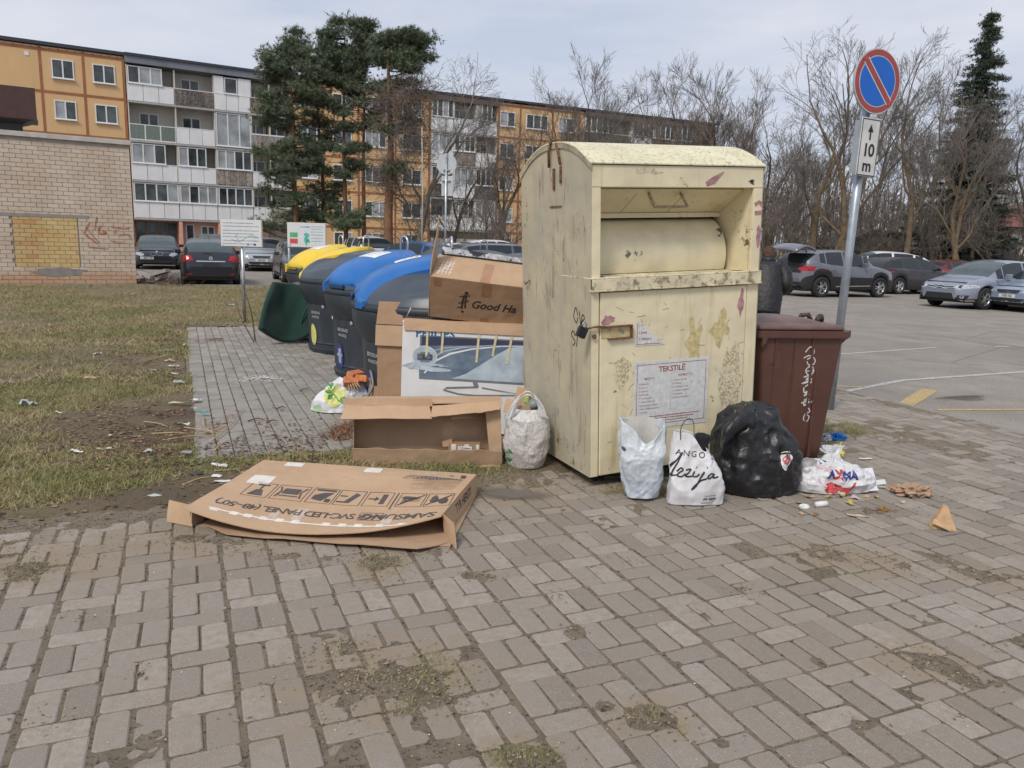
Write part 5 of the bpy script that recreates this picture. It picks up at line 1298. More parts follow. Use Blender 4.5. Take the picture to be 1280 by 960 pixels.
print_on('sticker', [poly(blob(.0, .0, .045, .05, 3), 0), poly(blob(.005, .0, .028, .038, 5), 1), line([(-.04, .05), (-.01, .06), (.03, .055)], .006, 2)], [stick, mat('pink print', (.60, .13, .17), .5), stick], B4_, frame3((.10, -.6, .26), (1, 0, 0), (0, 0, 1)), bvh_of(bg4), off=.003, maxlen=.03, lift=.001)
# --- torn shop bag on the ground at the right
MX = thing('shop_bag', 'white shop bag with red and blue lettering spilling rubbish in front of the brown bin', 'carrier bag', (2.20, 5.08, 0), R(6))
b = MB(); bag_mesh(b, [(0, .0, .25, .15, 0, 0), (.06, .01, .295, .18, 0, 0), (.3, .07, .31, .19, .0, 0), (.55, .13, .27, .17, -.03, 0), (.75, .175, .18, .12, -.03, 0), (.9, .21, .075, .06, .0, 0), (1, .25, .05, .035, .02, 0)], 96, 72, .045, 8, 2.1, scale=9)
bg5 = b.build('bag', plastic('milky film', (.66, .665, .68), .28, .15, .6, 20, two=((.52, .52, .52), -.1, .2)), MX); bv = bvh_of(bg5)
it = [txt('A', -.085, .125, .07, 0, bold=.004, shear=.15), txt('X', -.036, .12, .075, 1, bold=.004, shear=.15), txt('IMA', .04, .115, .065, 0, bold=.003, shear=.15), txt('M', -.11, .20, .06, 0, bold=.003, rot=.4),
      poly(blob(-.085, .04, .05, .03, 3, rough=.7), 1), poly(blob(-.02, .03, .05, .018, 5, rough=.7), 1), line(C2((.0, .015), (.05, .035), (.085, .075)), [.03, .028, .024, .024, .022, .02, .02, .02, .018, .016, .012, .01, .004], 1),
      line(C2((-.18, .10), (-.15, .06), (-.12, .045)), .012, 2), line(C2((-.16, .17), (-.10, .15), (-.06, .17)), .02, 2)]
print_on('lettering', it, [mat('navy print', (.02, .04, .22), .45), mat('red print', (.50, .05, .05), .45, var=.4, vs=60), mat('rose print', (.62, .42, .47), .45)], MX, frame3((0.03, -.6, .01), (1, 0, 0), (0, 0, 1)), bv, off=.003, maxlen=.025)
b = MB(); bag_mesh(b, [(0, .0, .10, .08, -.22, -.02), (.2, .03, .13, .10, -.22, -.02), (.6, .12, .12, .10, -.20, -.01), (1, .20, .03, .03, -.15, 0)], 48, 32, .03, 12, scale=12); b.build('grey_inner_bag', plastic('grey film', (.33, .33, .33), .25, .1, .7, 24), MX)
for k, (x, y, z, s_) in enumerate([(.03, .02, .22, 1.0), (.01, .03, .21, .8)]):
    b = MB(); rows = []
    for j in range(7):
        rows.append([(x + (i / 6 - .5) * (.05 + .02 * j) * s_ + .012 * math.sin(j + i), y + .01 * math.sin(i * 2 + k), z + j * .013 * s_) for i in range(7)])
    curved(b, rows, .002); b.build('knot_ear', wbag, MX)
b = MB(); panel(b, (.20, -.10, .01), (.33, -.06, .03), (.33, .02, .14), (.18, .0, .13), wob=.03, nx=14, ny=12, th=.002, seed=3); panel(b, (.15, -.12, .0), (.30, -.12, .01), (.30, -.02, .06), (.14, -.02, .09), wob=.03, nx=14, ny=12, th=.002, seed=8); b.build('torn_side', wbag, MX)
# --- white bag with green print left of the boxes
p = G(424, 519)
GBg = thing('carrier_bag', 'slumped white carrier bag with green and yellow leaf print, left of the tall carton', 'carrier bag', (-1.60, 6.98, 0), R(8))
b = MB(); bag_mesh(b, [(0, .0, .22, .13, 0, 0), (.08, .015, .26, .16, 0, 0), (.35, .11, .27, .16, .02, 0), (.65, .22, .20, .13, .06, 0), (.85, .30, .13, .09, .09, 0), (1, .32, .09, .06, .10, 0)], 80, 60, .035, 14, 2.2, scale=8, openz=1)
bgg = b.build('bag', plastic('white film soft', (.68, .69, .71), .35, .1, .45, 16), GBg); bv = bvh_of(bgg)
leaf = lambda x, y, r_, a: poly([(x, y), (x + r_ * math.cos(a - .5), y + r_ * math.sin(a - .5)), (x + 1.5 * r_ * math.cos(a), y + 1.5 * r_ * math.sin(a)), (x + r_ * math.cos(a + .5), y + r_ * math.sin(a + .5))], 0)
it = [poly(blob(-.0, .02, .10, .085, 3, rough=.3), 1), leaf(-.02, .04, .06, 2.8), leaf(-.02, .05, .055, 1.6), leaf(-.01, .03, .05, -2.4), leaf(.03, -.03, .07, .2), leaf(-.03, .07, .04, 2.2), line([(-.02, .04), (.02, .0), (.04, -.03)], .008, 0)]
print_on('leaf_print', it, [mat('leaf green print', (.05, .30, .06), .5), mat('pale yellow print', (.66, .66, .22), .5)], GBg, frame3((-.04, -.5, .15), (1, 0, 0), (0, 0, 1)), bv, off=.003, maxlen=.03, lift=.0015)
print_on('leaf_print', [poly(blob(0, 0, .05, .025, 4))], mat('lime print', (.45, .62, .38), .5), GBg, frame3((-.19, -.5, .05), (1, 0, 0), (0, 0, 1)), bv, off=.003, maxlen=.03)
BR = thing('brick_scraps', 'orange broken bricks and splinters heaped in the green printed bag', 'rubble', (-1.45, 6.95, .30))
for k, (x, y, z, rx_, rz_) in enumerate([(-.02, -.06, .0, .5, .3), (.07, -.02, .02, -.3, -.4), (-.0, .03, .05, .2, .9)]):
    b = MB(); b.hexa([(-.08, -.05, -.03), (.08, -.05, -.03), (.07, .05, -.03), (-.08, .05, -.03), (-.075, -.05, .03), (.06, -.045, .035), (.07, .05, .03), (-.07, .05, .025)])
    b.build('brick', mat('orange brick', (.56, .20, .085), .85, var=.25, vs=20, bump=.7, bs=70), BR, Matrix.Translation((x, y, z)) @ Matrix.Rotation(rz_, 4, 'Z') @ Matrix.Rotation(rx_, 4, 'X'), bevel=.008)
b = MB()
for k in range(5): b.tube([(-.05 + .02 * k, -.10, .0), (-.02 + .025 * k, -.13, -.09 + .01 * k)], .005, 4)
b.build('splinter', mat('wood splinter', (.58, .42, .28), .8), BR)
b = MB(); b.tube(catmull([(-1.50, 6.74, .13), (-1.34, 6.68, .16), (-1.25, 6.72, .28), (-1.27, 6.80, .38), (-1.30, 6.9, .40)], 6), .012, 8); b.tube(catmull([(-1.42, 6.68, .10), (-1.33, 6.66, .03), (-1.24, 6.68, .02)], 5), .012, 8)
tag(b.build('hose', mat('grey hose', (.20, .205, .21), .5)), 'grey hose looping out of the rubbish at the foot of the tall carton', 'hose')
# --- green seat and mauve cushions
t = NT('green velour'); c = t.ramp(t.noise(4, 5), .3, .7, (.002, .022, .015, 1), (.006, .040, .028, 1)); t.b.inputs['Sheen Weight'].default_value = .25
MATS['velour'] = t.done(c, .95, t.bump(t.noise(120, 3), .3, .003))
p = G(352, 432)
SE = thing('seat_shell', 'dark green upholstered seat shell dumped beside the dark bins', 'seat', (p.x, p.y + .32, 0), R(20))
b = MB(); rows = []
for j in range(23):
    t_ = j / 22; row = []
    for i in range(29):
        s_ = i / 28 * 2 - 1
        # a tub seat tipped on its side: wide bowl opening left and towards the viewer
        w_ = .42 * (1 - .35 * t_) + .03 * math.sin(t_ * 3)
        x = s_ * w_ + .10 * t_; y = -.30 * (1 - t_) + .24 * s_ * s_ * -.9 + .22; z = .04 + .75 * t_ + .13 * s_ * s_ * (1 - t_) - .04 * s_ * t_ - .12 * (1 - t_) * math.cos(s_ * 1.5) + .09
        k = .02 * math.cos(s_ * 6) * math.sin(t_ * 7)
        row.append((x, y + k, max(z, .02)))
    rows.append(row)
curved(b, rows, .09); sh = b.build('shell', MATS['velour'], SE, subsurf=1)
for pl_ in sh.data.polygons: pl_.use_smooth = True
b = MB(); b.tube(catmull([(.22, -.05, .10), (.20, -.12, .35), (.30, -.16, .60)], 6), .012, 6); b.build('piping', mat('piping', (.02, .08, .06), .8), SE)
mv = mat('mauve plush', (.15, .085, .095), .9, var=.15, bump=.3, bs=60)
CU_ = thing('plush_cushion', 'two round mauve plush lumps behind the green seat', 'cushion', (on_plane(374, 360, 11.95)[0], 11.95, .06))
b = MB(); b.lathe([(.02, .30), (.15, .33), (.24, .43), (.27, .56), (.24, .70), (.14, .80), (.02, .83)], 24, cap=True); b.build('lobe', mv, CU_, Matrix.Translation((-.02, 0, 0)))
b = MB(); b.lathe([(.02, .25), (.15, .28), (.22, .38), (.24, .5), (.20, .62), (.1, .70), (.02, .72)], 24); b.build('lobe', mv, CU_, Matrix.Translation((.26, .05, 0)))
b = MB(); b.lathe([(.26, 0), (.28, .3), (.24, .40)], 24); b.build('base', mv, CU_)
# twigs by the seat
def twig(name, label, pts, r0=.004, m=None):
    b = MB(); pts = catmull(pts, 4); b.tube(pts, [r0 * (1 - .7 * i / len(pts)) for i in range(len(pts))], 5)
    return tag(b.build(name, m or mat('twig brown', (.13, .07, .04), .9)), label, 'twig')
twig('twig', 'dark twig rising from the grass left of the green seat', [(-3.95, 11.6, 0), (-4.0, 11.6, .45), (-4.12, 11.6, .85)], .012)
twig('twig', 'thin dry twig leaning by the green seat', [(-3.9, 11.4, 0), (-4.1, 11.45, .35), (-4.2, 11.5, .66)], .008)

# --- small litter
def crumple(name, label, cat, loc, sx, sy, sz, m, seed, rz=0, parent=None, n=26, sc_=9, amp=.5):
    b = MB(); rings = []
    for j in range(n + 1):
        t_ = math.pi * j / n; ring = []
        for i in range(n * 2):
            a = math.pi * i / n; d = Vector((math.sin(t_) * math.cos(a), math.sin(t_) * math.sin(a), -math.cos(t_)))
            k = 1 + amp * (ridge(d, 1.6, seed) - .55) + amp * .4 * noise.noise(d * 3.7 + Vector((seed, 0, 0)))
            q = d * k; ring.append((q.x * sx, q.y * sy, max(.0, q.z * sz + sz * .8)))
        rings.append(ring)
    b.loft(rings, smooth=False)
    o = b.build(name, m); tag(o, label, cat); o.location = loc; o.rotation_euler = (0, 0, rz); return o
def scrap(name, label, cat, px, py, sx, sy, m, seed=0, h=.012, rz=0, z=0.0, n=7, crumple_=.5):
    r_ = random.Random(seed); c = G(px, py); b = MB(); rows = []
    for j in range(n):
        row = []
        for i in range(n):
            x = (i / (n - 1) - .5) * sx; y = (j / (n - 1) - .5) * sy
            q = Vector((x * 30, y * 30, seed * 1.3))
            row.append((x + .1 * sx * noise.noise(q), y + .1 * sy * noise.noise(q + Vector((5, 0, 0))), .004 + h * abs(noise.noise(q * .6 + Vector((0, 7, 0)))) * 2))
        rows.append(row)
    curved(b, rows, .0015); o = b.build(name, m); tag(o, label, cat); o.location = (c.x, c.y, z); o.rotation_euler = (0, 0, rz + r_.uniform(-.3, .3)); return o
pap = mat('kraft paper', (.40, .27, .18), .85, var=.15, vs=20, bump=.6, bs=60); pap2 = mat('kraft paper light', (.50, .33, .18), .85, var=.12, vs=20, bump=.5, bs=60)
whp = mat('white paper', (.66, .66, .65), .6, var=.1, vs=30)
g_ = G(1145, 622); crumple('paper_bag', 'flattened crumpled brown paper bag lying on the paving right of the torn shop bag', 'paper bag', (g_.x, g_.y + .06, 0), .125, .085, .040, pap, 3, .15, amp=.7)
g_ = G(1180, 662); b = MB()
panel(b, (-.065, -.03, .0), (.06, -.06, .0), (.025, .01, .13), (.005, .02, .14), wob=.022, nx=12, ny=12, seed=4); panel(b, (-.065, -.03, .0), (-.05, .04, .0), (.0, .03, .12), (.005, .02, .14), wob=.012, nx=10, ny=10, seed=5); panel(b, (.06, -.06, .0), (.055, .03, .0), (.02, .03, .12), (.025, .01, .13), wob=.01, nx=8, ny=10, seed=6)
panel(b, (-.075, -.03, .03), (.0, -.09, .01), (.02, -.05, .02), (-.05, .0, .05), wob=.015, nx=10, seed=7)
o = b.build('paper_bag', pap2); tag(o, 'small torn kraft paper bag standing like a tent on the paving at the far right', 'paper bag'); o.location = (g_.x, g_.y + .03, .0)
tis = mat('tissue white', (.74, .74, .73), .8, bump=.3, bs=50)
g_ = G(1027, 634); b = MB(); b.lathe([(.006, -.045), (.017, -.042), (.018, 0), (.018, .04), (.012, .043)], 16, axis='x'); o = b.build('paper_tube', tis); tag(o, 'short white tube lying on the paving among the scraps', 'tube'); o.location = (g_.x, g_.y + .01, .018); o.rotation_euler = (0, 0, R(18))
g_ = G(1007, 637); crumple('tissue', 'crumpled white tissue next to the white tube', 'tissue', (g_.x, g_.y + .02, 0), .032, .022, .016, tis, 5, n=14)
ban = mat('banana skin', (.52, .40, .12), .6, var=.3, vs=30, dirt=(.16, .09, .04), ds=30); ban2 = mat('brown peel', (.22, .12, .04), .5, var=.3, vs=30); oni = mat('onion skin', (.50, .33, .17), .5, var=.2, vs=30)
g_ = G(1106, 640); crumple('fruit_core', 'brown rotten fruit core on the paving below the flattened paper bag', 'food scrap', (g_.x, g_.y + .015, 0), .034, .026, .018, mat('rotten fruit', (.30, .17, .05), .45, var=.4, vs=40), 8, n=14)
for k, (px, py, sx, sy, mm, lab) in enumerate([(1035, 622, .05, .03, ban, 'yellow peel under the torn shop bag'), (1052, 621, .05, .03, ban, 'yellow peel at the torn side of the shop bag'), (1062, 630, .07, .035, ban, 'curled peel between the tube and the fruit core'), (1070, 624, .05, .04, mat('pink scrap', (.55, .40, .36), .6), 'pinkish wrapper scrap among the peels'), (1096, 622, .035, .03, ban, 'yellow peel left of the flattened paper bag'), (998, 630, .04, .03, ban, 'yellow peel left of the white tissue'), (1020, 644, .05, .03, ban2, 'brown peel below the white tube'), (1001, 643, .045, .03, oni, 'dry skin scrap below the tissue'), (1020, 630, .03, .02, ban2, 'dark peel above the white tube'), (1011, 622, .06, .025, oni, 'reddish onion skin in front of the shop bag'),
        (1084, 622, .04, .03, oni, 'brown skin scrap right of the shop bag'), (1128, 629, .05, .03, mat('pale scrap', (.52, .40, .28), .7), 'pale flat scrap under the flattened paper bag'), (1080, 614, .04, .02, ban2, 'brown peel near the white card comb'), (1072, 646, .13, .02, mat('cream strip', (.52, .44, .32), .7), 'long cream paper strip in front of the fruit core')]):
    scrap('food_scrap', lab, 'food scrap', px, py, sx, sy, mm, k + 20, .014, k * .7)
g_ = G(1116, 610); crumple('orange_peel', 'bright orange peel at the left end of the flattened paper bag', 'food scrap', (g_.x, g_.y, 0), .028, .016, .010, mat('orange peel', (.62, .19, .02), .5), 6, n=10)
g_ = G(1096, 608); b = MB(); panel(b, (-.045, -.02, .01), (.05, -.03, .03), (.06, .02, .045), (-.04, .03, .03), wob=.004)
for k in range(7): b.bb(-.035 + .012 * k, -.029 + .012 * k, -.05, -.02, .008, .012)
o = b.build('white_comb', whp); tag(o, 'white torn card with a comb edge at the right side of the shop bag', 'card'); o.location = (g_.x, g_.y, 0)
scrap('paper_scrap', 'white paper slip lying behind the torn shop bag', 'paper', 1082, 574, .11, .03, whp, 5, .004)
blw = plastic('blue wrapper', (.015, .18, .55), .25, 0, .7, 60); yew = plastic('yellow wrapper', (.66, .62, .04), .3, 0, .7, 60); nvw = mat('navy wrapper', (.02, .03, .12), .3)
g_ = G(1046, 550); crumple('wrapper', 'crumpled bright blue wrapper by the right foot of the brown bin', 'wrapper', (g_.x, g_.y, 0), .085, .035, .035, blw, 12, .2, n=18, amp=.8)
g_ = G(1030, 551); crumple('wrapper', 'crumpled white and navy wrapper tucked between the brown bin and the blue wrapper', 'wrapper', (g_.x, g_.y, 0), .055, .03, .032, mat('white navy wrapper', (.45, .48, .55), .35, var=.9, vs=18), 14, -.4, n=18, amp=.8)
g_ = G(1046, 574); crumple('wrapper', 'crumpled yellow wrapper just behind the torn shop bag', 'wrapper', (g_.x, g_.y, 0), .05, .04, .07, yew, 15, .6, n=18, amp=.9)
g_ = G(1036, 566); crumple('wrapper', 'dark green and yellow wrapper beside the brown bin', 'wrapper', (g_.x, g_.y, 0), .04, .03, .045, mat('green wrapper', (.12, .17, .05), .4, var=.9, vs=30), 17, .2, n=14, amp=.9)
g_ = G(982, 598); crumple('wrapper', 'pale blue and orange wrapper between the black sack and the brown bin', 'wrapper', (g_.x + .02, g_.y + .02, 0), .03, .03, .05, mat('pale wrapper', (.45, .52, .58), .4, var=.8, vs=20), 18, .2, n=14, amp=.9)
g_ = G(985, 588); crumple('wrapper', 'thin orange strip at the bottom of the brown bin', 'wrapper', (g_.x + .02, g_.y, 0), .05, .01, .01, MATS['orange peel'], 19, .2, n=10)
# litter in the grass
LIT = [(459, 395, .10, .05, 'white'), (481, 343, .07, .05, 'white'), (430, 508, .13, .08, 'card'), (130, 637, .13, .09, 'clear'), (35, 532, .14, .05, 'grey'), (743, 383, .1, .02, 'white'), (800, 428, .11, .06, 'card'), (818, 452, .13, .04, 'white'), (820, 491, .09, .04, 'white'), (850, 530, .15, .05, 'grey'), (922, 615, .08, .09, 'white'), (955, 677, .08, .04, 'teal'), (850, 630, .22, .04, 'cream'), (868, 733, .09, .04, 'white'),
       (360, 862, .10, .03, 'white'), (490, 847, .10, .025, 'cream'), (1035, 930, .11, .04, 'white'), (880, 865, .07, .04, 'grey'), (720, 472, .08, .02, 'white'), (600, 220, .20, .04, 'dark'), (462, 697, .03, .03, 'white'), (908, 660, .03, .08, 'pale'), (530, 785, .05, .03, 'cream'), (870, 352, .05, .04, 'white'), (800, 378, .1, .03, 'grey'), (1090, 160, .12, .03, 'white'), (1102, 225, .05, .03, 'white'), (1008, 92, .06, .05, 'white'), (1138, 238, .06, .04, 'white'), (280, 678, .05, .02, 'white'), (696, 860, .06, .03, 'pale'), (88, 505, .05, .03, 'grey'), (860, 300, .1, .02, 'pink')]
lmat = {'white': whp, 'card': mat('card scrap', (.55, .42, .27), .8), 'clear': plastic('clear cup', (.42, .48, .46), .15, 0, .4), 'grey': mat('grey film', (.36, .36, .36), .4), 'teal': mat('teal film', (.05, .26, .26), .4), 'cream': mat('cream scrap', (.52, .47, .37), .7), 'dark': mat('dark rag', (.04, .05, .055), .8), 'pale': mat('pale film', (.46, .52, .52), .35), 'pink': mat('pink film', (.55, .45, .46), .5)}
LITL = ['crumpled white scrap in the middle of the lawn, nearer one of a pair', 'folded white scrap in the middle of the lawn, farther one of a pair', 'square tan card lying alone in the middle of the lawn', "clear plastic cup lying on the lawn near the picture's left edge", "grey film scrap at the picture's left edge, farther off than the clear cup", 'thin white strip, farthest scrap in the leaf litter left of the grey paving', 'tan card scrap in the leaf litter left of the grey paving strip', 'long white paper scrap just nearer than the tan card in the leaf litter', 'small white scrap below the long white one in the leaf litter', 'grey film scrap among dark leaves beside the grey paving strip', 'crumpled white tissue touching the left edge of the grey paving strip', 'teal film scrap at the left edge of the grey paving strip', 'long cream paper strip across the leaf litter left of the white tissue', 'white scrap among straw stalks left of the grey paving strip', 'white scrap on the near part of the lawn, left one of two', 'cream scrap on the near part of the lawn, right of a white one', 'white scrap on the soil between the flat carton and the grey paving strip', "grey film scrap in trampled grass by the grey paving strip's near corner", 'thin white scrap in the grass left of the tan card scrap', 'flat dark rag far out on the lawn', 'tiny white scrap on bare soil in the middle of the lawn', 'pale green film scrap between the white tissue and the teal one', 'small cream scrap in the trampled brown grass', 'small white scrap by the far left edge of the grey paving strip', 'grey film scrap beside the thin white strip in the leaf litter', 'flat white scrap far out, left of the notice board pole', 'white scrap just left of the foot of the notice board pole', 'white scrap at the far edge of the lawn behind the black hatchback', 'white scrap at the very foot of the notice board pole', 'tiny white scrap on the lawn between the clear cup and the tan card', 'pale film scrap on the near soil, left of the straw stalks', 'thin grey scrap at the far left, beyond the other grey film', 'pinkish film scrap near the far left corner of the grey paving strip']
for k, (cx, cy, sx, sy, kd) in enumerate(LIT):
    px, py = cx / 3.765, 340 + cy / 3.765; u, v = UV(G(px, py))
    o = scrap('litter', LITL[k], 'litter', px, py, sx, sy, lmat[kd], k, .02 if kd != 'clear' else .05, z=.02, n=5)
    o['group'] = 'litter scattered on the lawn'
for k, (px, py, sx, lab) in enumerate([(278, 606, .10, 'white scrap at the far left corner of the flat carton'), (271, 600, .06, 'small white slip beside the far left corner of the flat carton'), (245, 596, .10, 'dark scrap left of the flat carton'), (195, 624, .08, 'pale green film on the soil left of the flat carton')]):
    scrap('litter', lab, 'litter', px, py, sx, .04, [whp, whp, lmat['dark'], lmat['pale']][k], k + 70, .01, z=.02)
# straw stalks and a wiry strap
stw = mat('straw', (.50, .36, .20), .8, var=.2)
for k, (a, b_) in enumerate([((268, 592), (315, 586)), ((228, 610), (268, 600)), ((230, 537), (275, 545)), ((250, 545), (285, 535)), ((190, 545), (232, 544)), ((262, 556), (300, 520)), ((255, 524), (270, 548)), ((210, 552), (262, 548)), ((268, 566), (290, 552)), ((330, 536), (350, 531)), ((180, 530), (210, 536))]):
    A_ = G(*a); B_ = G(*b_); mid = (A_ + B_) / 2 + Vector((rnd.uniform(-.05, .05), rnd.uniform(-.05, .05), .03)); A_.z = B_.z = .02
    twig('stalk', ['long straw stalk lying left of the flat carton\'s far corner', 'bent straw stalk crossing the bare soil left of the flat carton', 'straw stalk pointing at the near corner of the grey paving strip', 'curved straw stalk over the near left corner of the grey paving strip', 'long pale stalk in the leaves left of the grey paving strip', 'wiry stalk arching over the left edge of the grey paving strip', 'upright looping stalk on the left edge of the grey paving strip', 'thin stalk ending at the grey paving strip\'s near corner', 'short thick stalk on the near end of the grey paving strip', 'lone stalk on the middle of the grey paving strip\'s near end', 'leftmost pale stalk lying in the bare soil'][k], [A_, mid, B_], .006, stw)['group'] = 'dry stalks on the ground'
for k, (px, py, dx) in enumerate([(333, 530, 14), (345, 513, 12), (375, 490, 9), (262, 426, 16), (310, 528, 20)]):
    A_ = G(px, py); B_ = G(px + dx, py - 2); A_.z = B_.z = .012
    twig('twig', 'dark twig on the grey paving strip, ' + ['left of the middle', 'in the middle', 'by the green printed bag', 'a reddish bundle at the far left corner', 'thin and straight'][k], [A_, (A_ + B_) / 2 + Vector((0, .03, .01)), B_], .007)
# reddish dry grass by the tray and at the pad corner
pts = []
for px, py, rx, ry, n, tl_ in ((432, 540, 16, 12, 500, 2.6), (262, 426, 18, 3, 260, 1.5), (243, 440, 10, 30, 160, 1.2), (280, 440, 6, 40, 160, 1.0), (260, 540, 14, 26, 300, 1.6)):
    c = G(px, py); a = (G(px + rx, py) - c).length; b2 = (G(px, py - ry) - c).length
    for i in range(n): th, r_ = rnd.uniform(0, 6.283), math.sqrt(rnd.random()); pts.append((c.x + math.cos(th) * a * r_, c.y + math.sin(th) * b2 * r_, .004, tl_ * rnd.uniform(.5, 1.2)))
tag(blades('dry_grass', pts, .008, .03, .0016, mat('red straw', (.26, .13, .07), .9, var=.4, vs=20), 8, 3), 'reddish dry grass and needles on the grey paving strip', 'grass', kind='stuff')
# white powder spilled on the grey strip
b = MB(); r_ = random.Random(5)
for i in range(420):
    a, q = r_.uniform(0, 6.283), abs(r_.gauss(0, .5)); c = G(331, 474); x = c.x + math.cos(a) * q * .42; y = c.y + math.sin(a) * q * .30; s_ = r_.uniform(.004, .02) * (1.4 - min(1, q))
    b.add([(x + s_ * math.cos(1.26 * k) * r_.uniform(.6, 1.3), y + s_ * math.sin(1.26 * k) * r_.uniform(.6, 1.3), .0045 + .001 * (i % 5)) for k in range(5)], [(0, 1, 2, 3, 4)])
tag(b.build('white_powder', mat('spilled plaster', (.66, .65, .62), .9)), 'white plaster powder spilled on the grey paving strip', 'powder', kind='stuff')
# dark damp stain by the container
b = MB(); c = G(640, 617); b.add([(c.x + x, c.y + y, .0075) for x, y in blob(0, 0, .30, .15, 4, 30, .3)], [tuple(range(30))])
film('damp', (.17, .15, .125, 1), .55, 6, .3, .75)
tag(b.build('damp_stain', MATS['damp']), 'dark damp stain on the blocks left of the yellow container', kind='structure')
# ================================================================== BRICK BUILDING
def bmat(name, cols, island=False):
    t = NT(name); r_ = t.rand(island); gco = t.n('ShaderNodeNewGeometry').outputs['Position']
    n = t.n('ShaderNodeValToRGB', {'Fac': r_}); e = n.color_ramp.elements
    e[0].color = cols[0] + (1,); e[1].color = cols[-1] + (1,)
    for i, c in enumerate(cols[1:-1]): q = e.new((i + 1) / (len(cols) - 1)); q.color = c + (1,)
    c = t.mix(t.ramp(t.noise(.9, 6, .65, gco), .35, .7), n.outputs['Color'], (.82, .78, .72, 1), 'MULTIPLY')
    zz = t.n('ShaderNodeSeparateXYZ', {0: gco}).outputs[2]
    k = t.ramp(t.math('ADD', t.math('MULTIPLY', zz, -1.0), t.math('MULTIPLY', t.noise(2.5, 5, .6, gco), .9)), -.15, .25)
    c = t.mix(k, c, (.52, .33, .21, 1))
    MATS[name] = t.done(c, .9, t.bump(t.noise(40, 4, .6, gco), .4, .01)); return MATS[name]
wb_c = [(.58, .48, .39), (.65, .55, .45), (.61, .51, .41), (.68, .58, .48)]
bm1 = bmat('silicate brick', wb_c); bm1i = bmat('silicate brick far', wb_c, True)
bm2 = bmat('yellow infill brick', [(.62, .46, .20), (.66, .50, .24), (.60, .36, .16), (.68, .54, .28), (.64, .42, .22)])
mort = mat('mortar', (.42, .37, .31), .95, bump=.3)
BA = R(31.3); bo = Vector((-11.346, 23.018, 0))
BB = thing('brick_building', 'windowless pale brick utility building with a bricked up yellow opening, at the left edge', 'brick building', bo, BA)
b = MB(); b.bb(-9, 0, .03, 7, -.5, 4.08); wall = b.build('wall', mort, BB)
bw, bh, gx_ = .268, .118, .010
def rb(w_, h, seed):
    r_ = random.Random(seed); m_ = MB(); j = lambda: r_.uniform(-.003, .003)
    m_.hexa([(j(), 0, j()), (w_ + j(), 0, j()), (w_, .04, 0), (0, .04, 0), (j(), 0, h + j()), (w_ + j(), 0, h + j()), (w_, .04, h), (0, .04, h)]); return m_
var = {}
def put(w_, x, z, m, parent, stuff=None, dy=0):
    key = (round(w_, 3), m.name, rnd.randrange(4))
    y = .026 - .03 + rnd.uniform(-.002, .004) + dy
    if stuff is not None:
        q = rb(w_, bh - gx_, key[2]); stuff.add([(a + x, b_ + y, c + z) for a, b_, c in q.v], q.f); return
    if key not in var: var[key] = rb(w_, bh - gx_, key[2]).build('brick', m, parent); o = var[key]
    else: o = var[key].copy(); COL.objects.link(o)
    o.location = (x, y, z)
cnt = 0; st = MB(); ix0, ix1, iz0, iz1 = -3.02, -1.43, .52, 1.88
rows_ = int((4.02 + .2) / bh)
items = []
for r_i in range(rows_):
    z = -.2 + r_i * bh; off = (.5 if r_i % 2 else 0) * bw + (.25 * bw if r_i % 6 == 0 else 0)
    x = 0
    first = True
    while x > -6.0:
        w_ = bw if not first else (bw if r_i % 2 == 0 else bw * .5)
        first = False
        x0 = x - w_ + gx_; x -= w_
        inside = (x0 + w_ > ix0 and x0 < ix1 and iz0 < z + bh / 2 < iz1)
        if inside:
            a, b_ = x0, x0 + w_ - gx_
            if a < ix0 and b_ - .0 > ix0: b_ = ix0 - .01
            elif b_ > ix1 and a < ix1: a = ix1 + .01
            else: continue
            if b_ - a < .05: continue
            items.append((a, z, b_ - a, False)); continue
        items.append((x0, z, w_ - gx_, False))
    if iz0 < z + bh / 2 < iz1:
        x = ix0 + .02; first = True
        while x < ix1 - .04:
            w_ = min(bw if not (first and r_i % 2) else bw * .55, ix1 - .015 - x); first = False
            items.append((x, z, w_ - gx_, True)); x += w_
items = [i for i in items if i[0] > -5.2]
items.sort(key=lambda q: (not q[3], abs(q[1] - 1.4) + .5 * max(0, abs(q[0] + 1.6) - 1.5)))
for k, (x, z, w_, inf) in enumerate(items):
    if w_ < .04: continue
    if k < 298: put(w_, x, z, bm2 if inf else bm1, wall, dy=.006 if inf else 0)
    else: put(w_, x, z, bm1, wall, st)
q = st.build('brick', bm1i, wall, kind='stuff')
b = MB(); b.bb(ix0 - .35, ix1 + .3, -.006, .03, iz1 + .01, iz1 + .10); b.build('lintel', mat('grey lintel', (.30, .28, .25), .9, bump=.4), BB)
b = MB(); b.add([(x, -.009, z) for x, z in blob(-1.95, .38, .62, .11, 4, 30, .35)], [tuple(range(30))]); b.build('cement_patch', mat('cement smear', (.27, .25, .23), .9, bump=.4), BB)
b = MB(); b.bb(-9, .06, -.07, .25, 4.03, 4.14); b.bb(-9, .05, -.05, 7, 4.10, 4.16); b.build('roof_edge', mat('white flashing', (.55, .52, .48), .6, dirt=(.3, .27, .24), ds=3), BB)
redg = mat('red graffiti', (.50, .17, .09), .7, var=.3, vs=12)
C3 = lambda *p: catmull([(a, b_, 0) for a, b_ in p], 5)
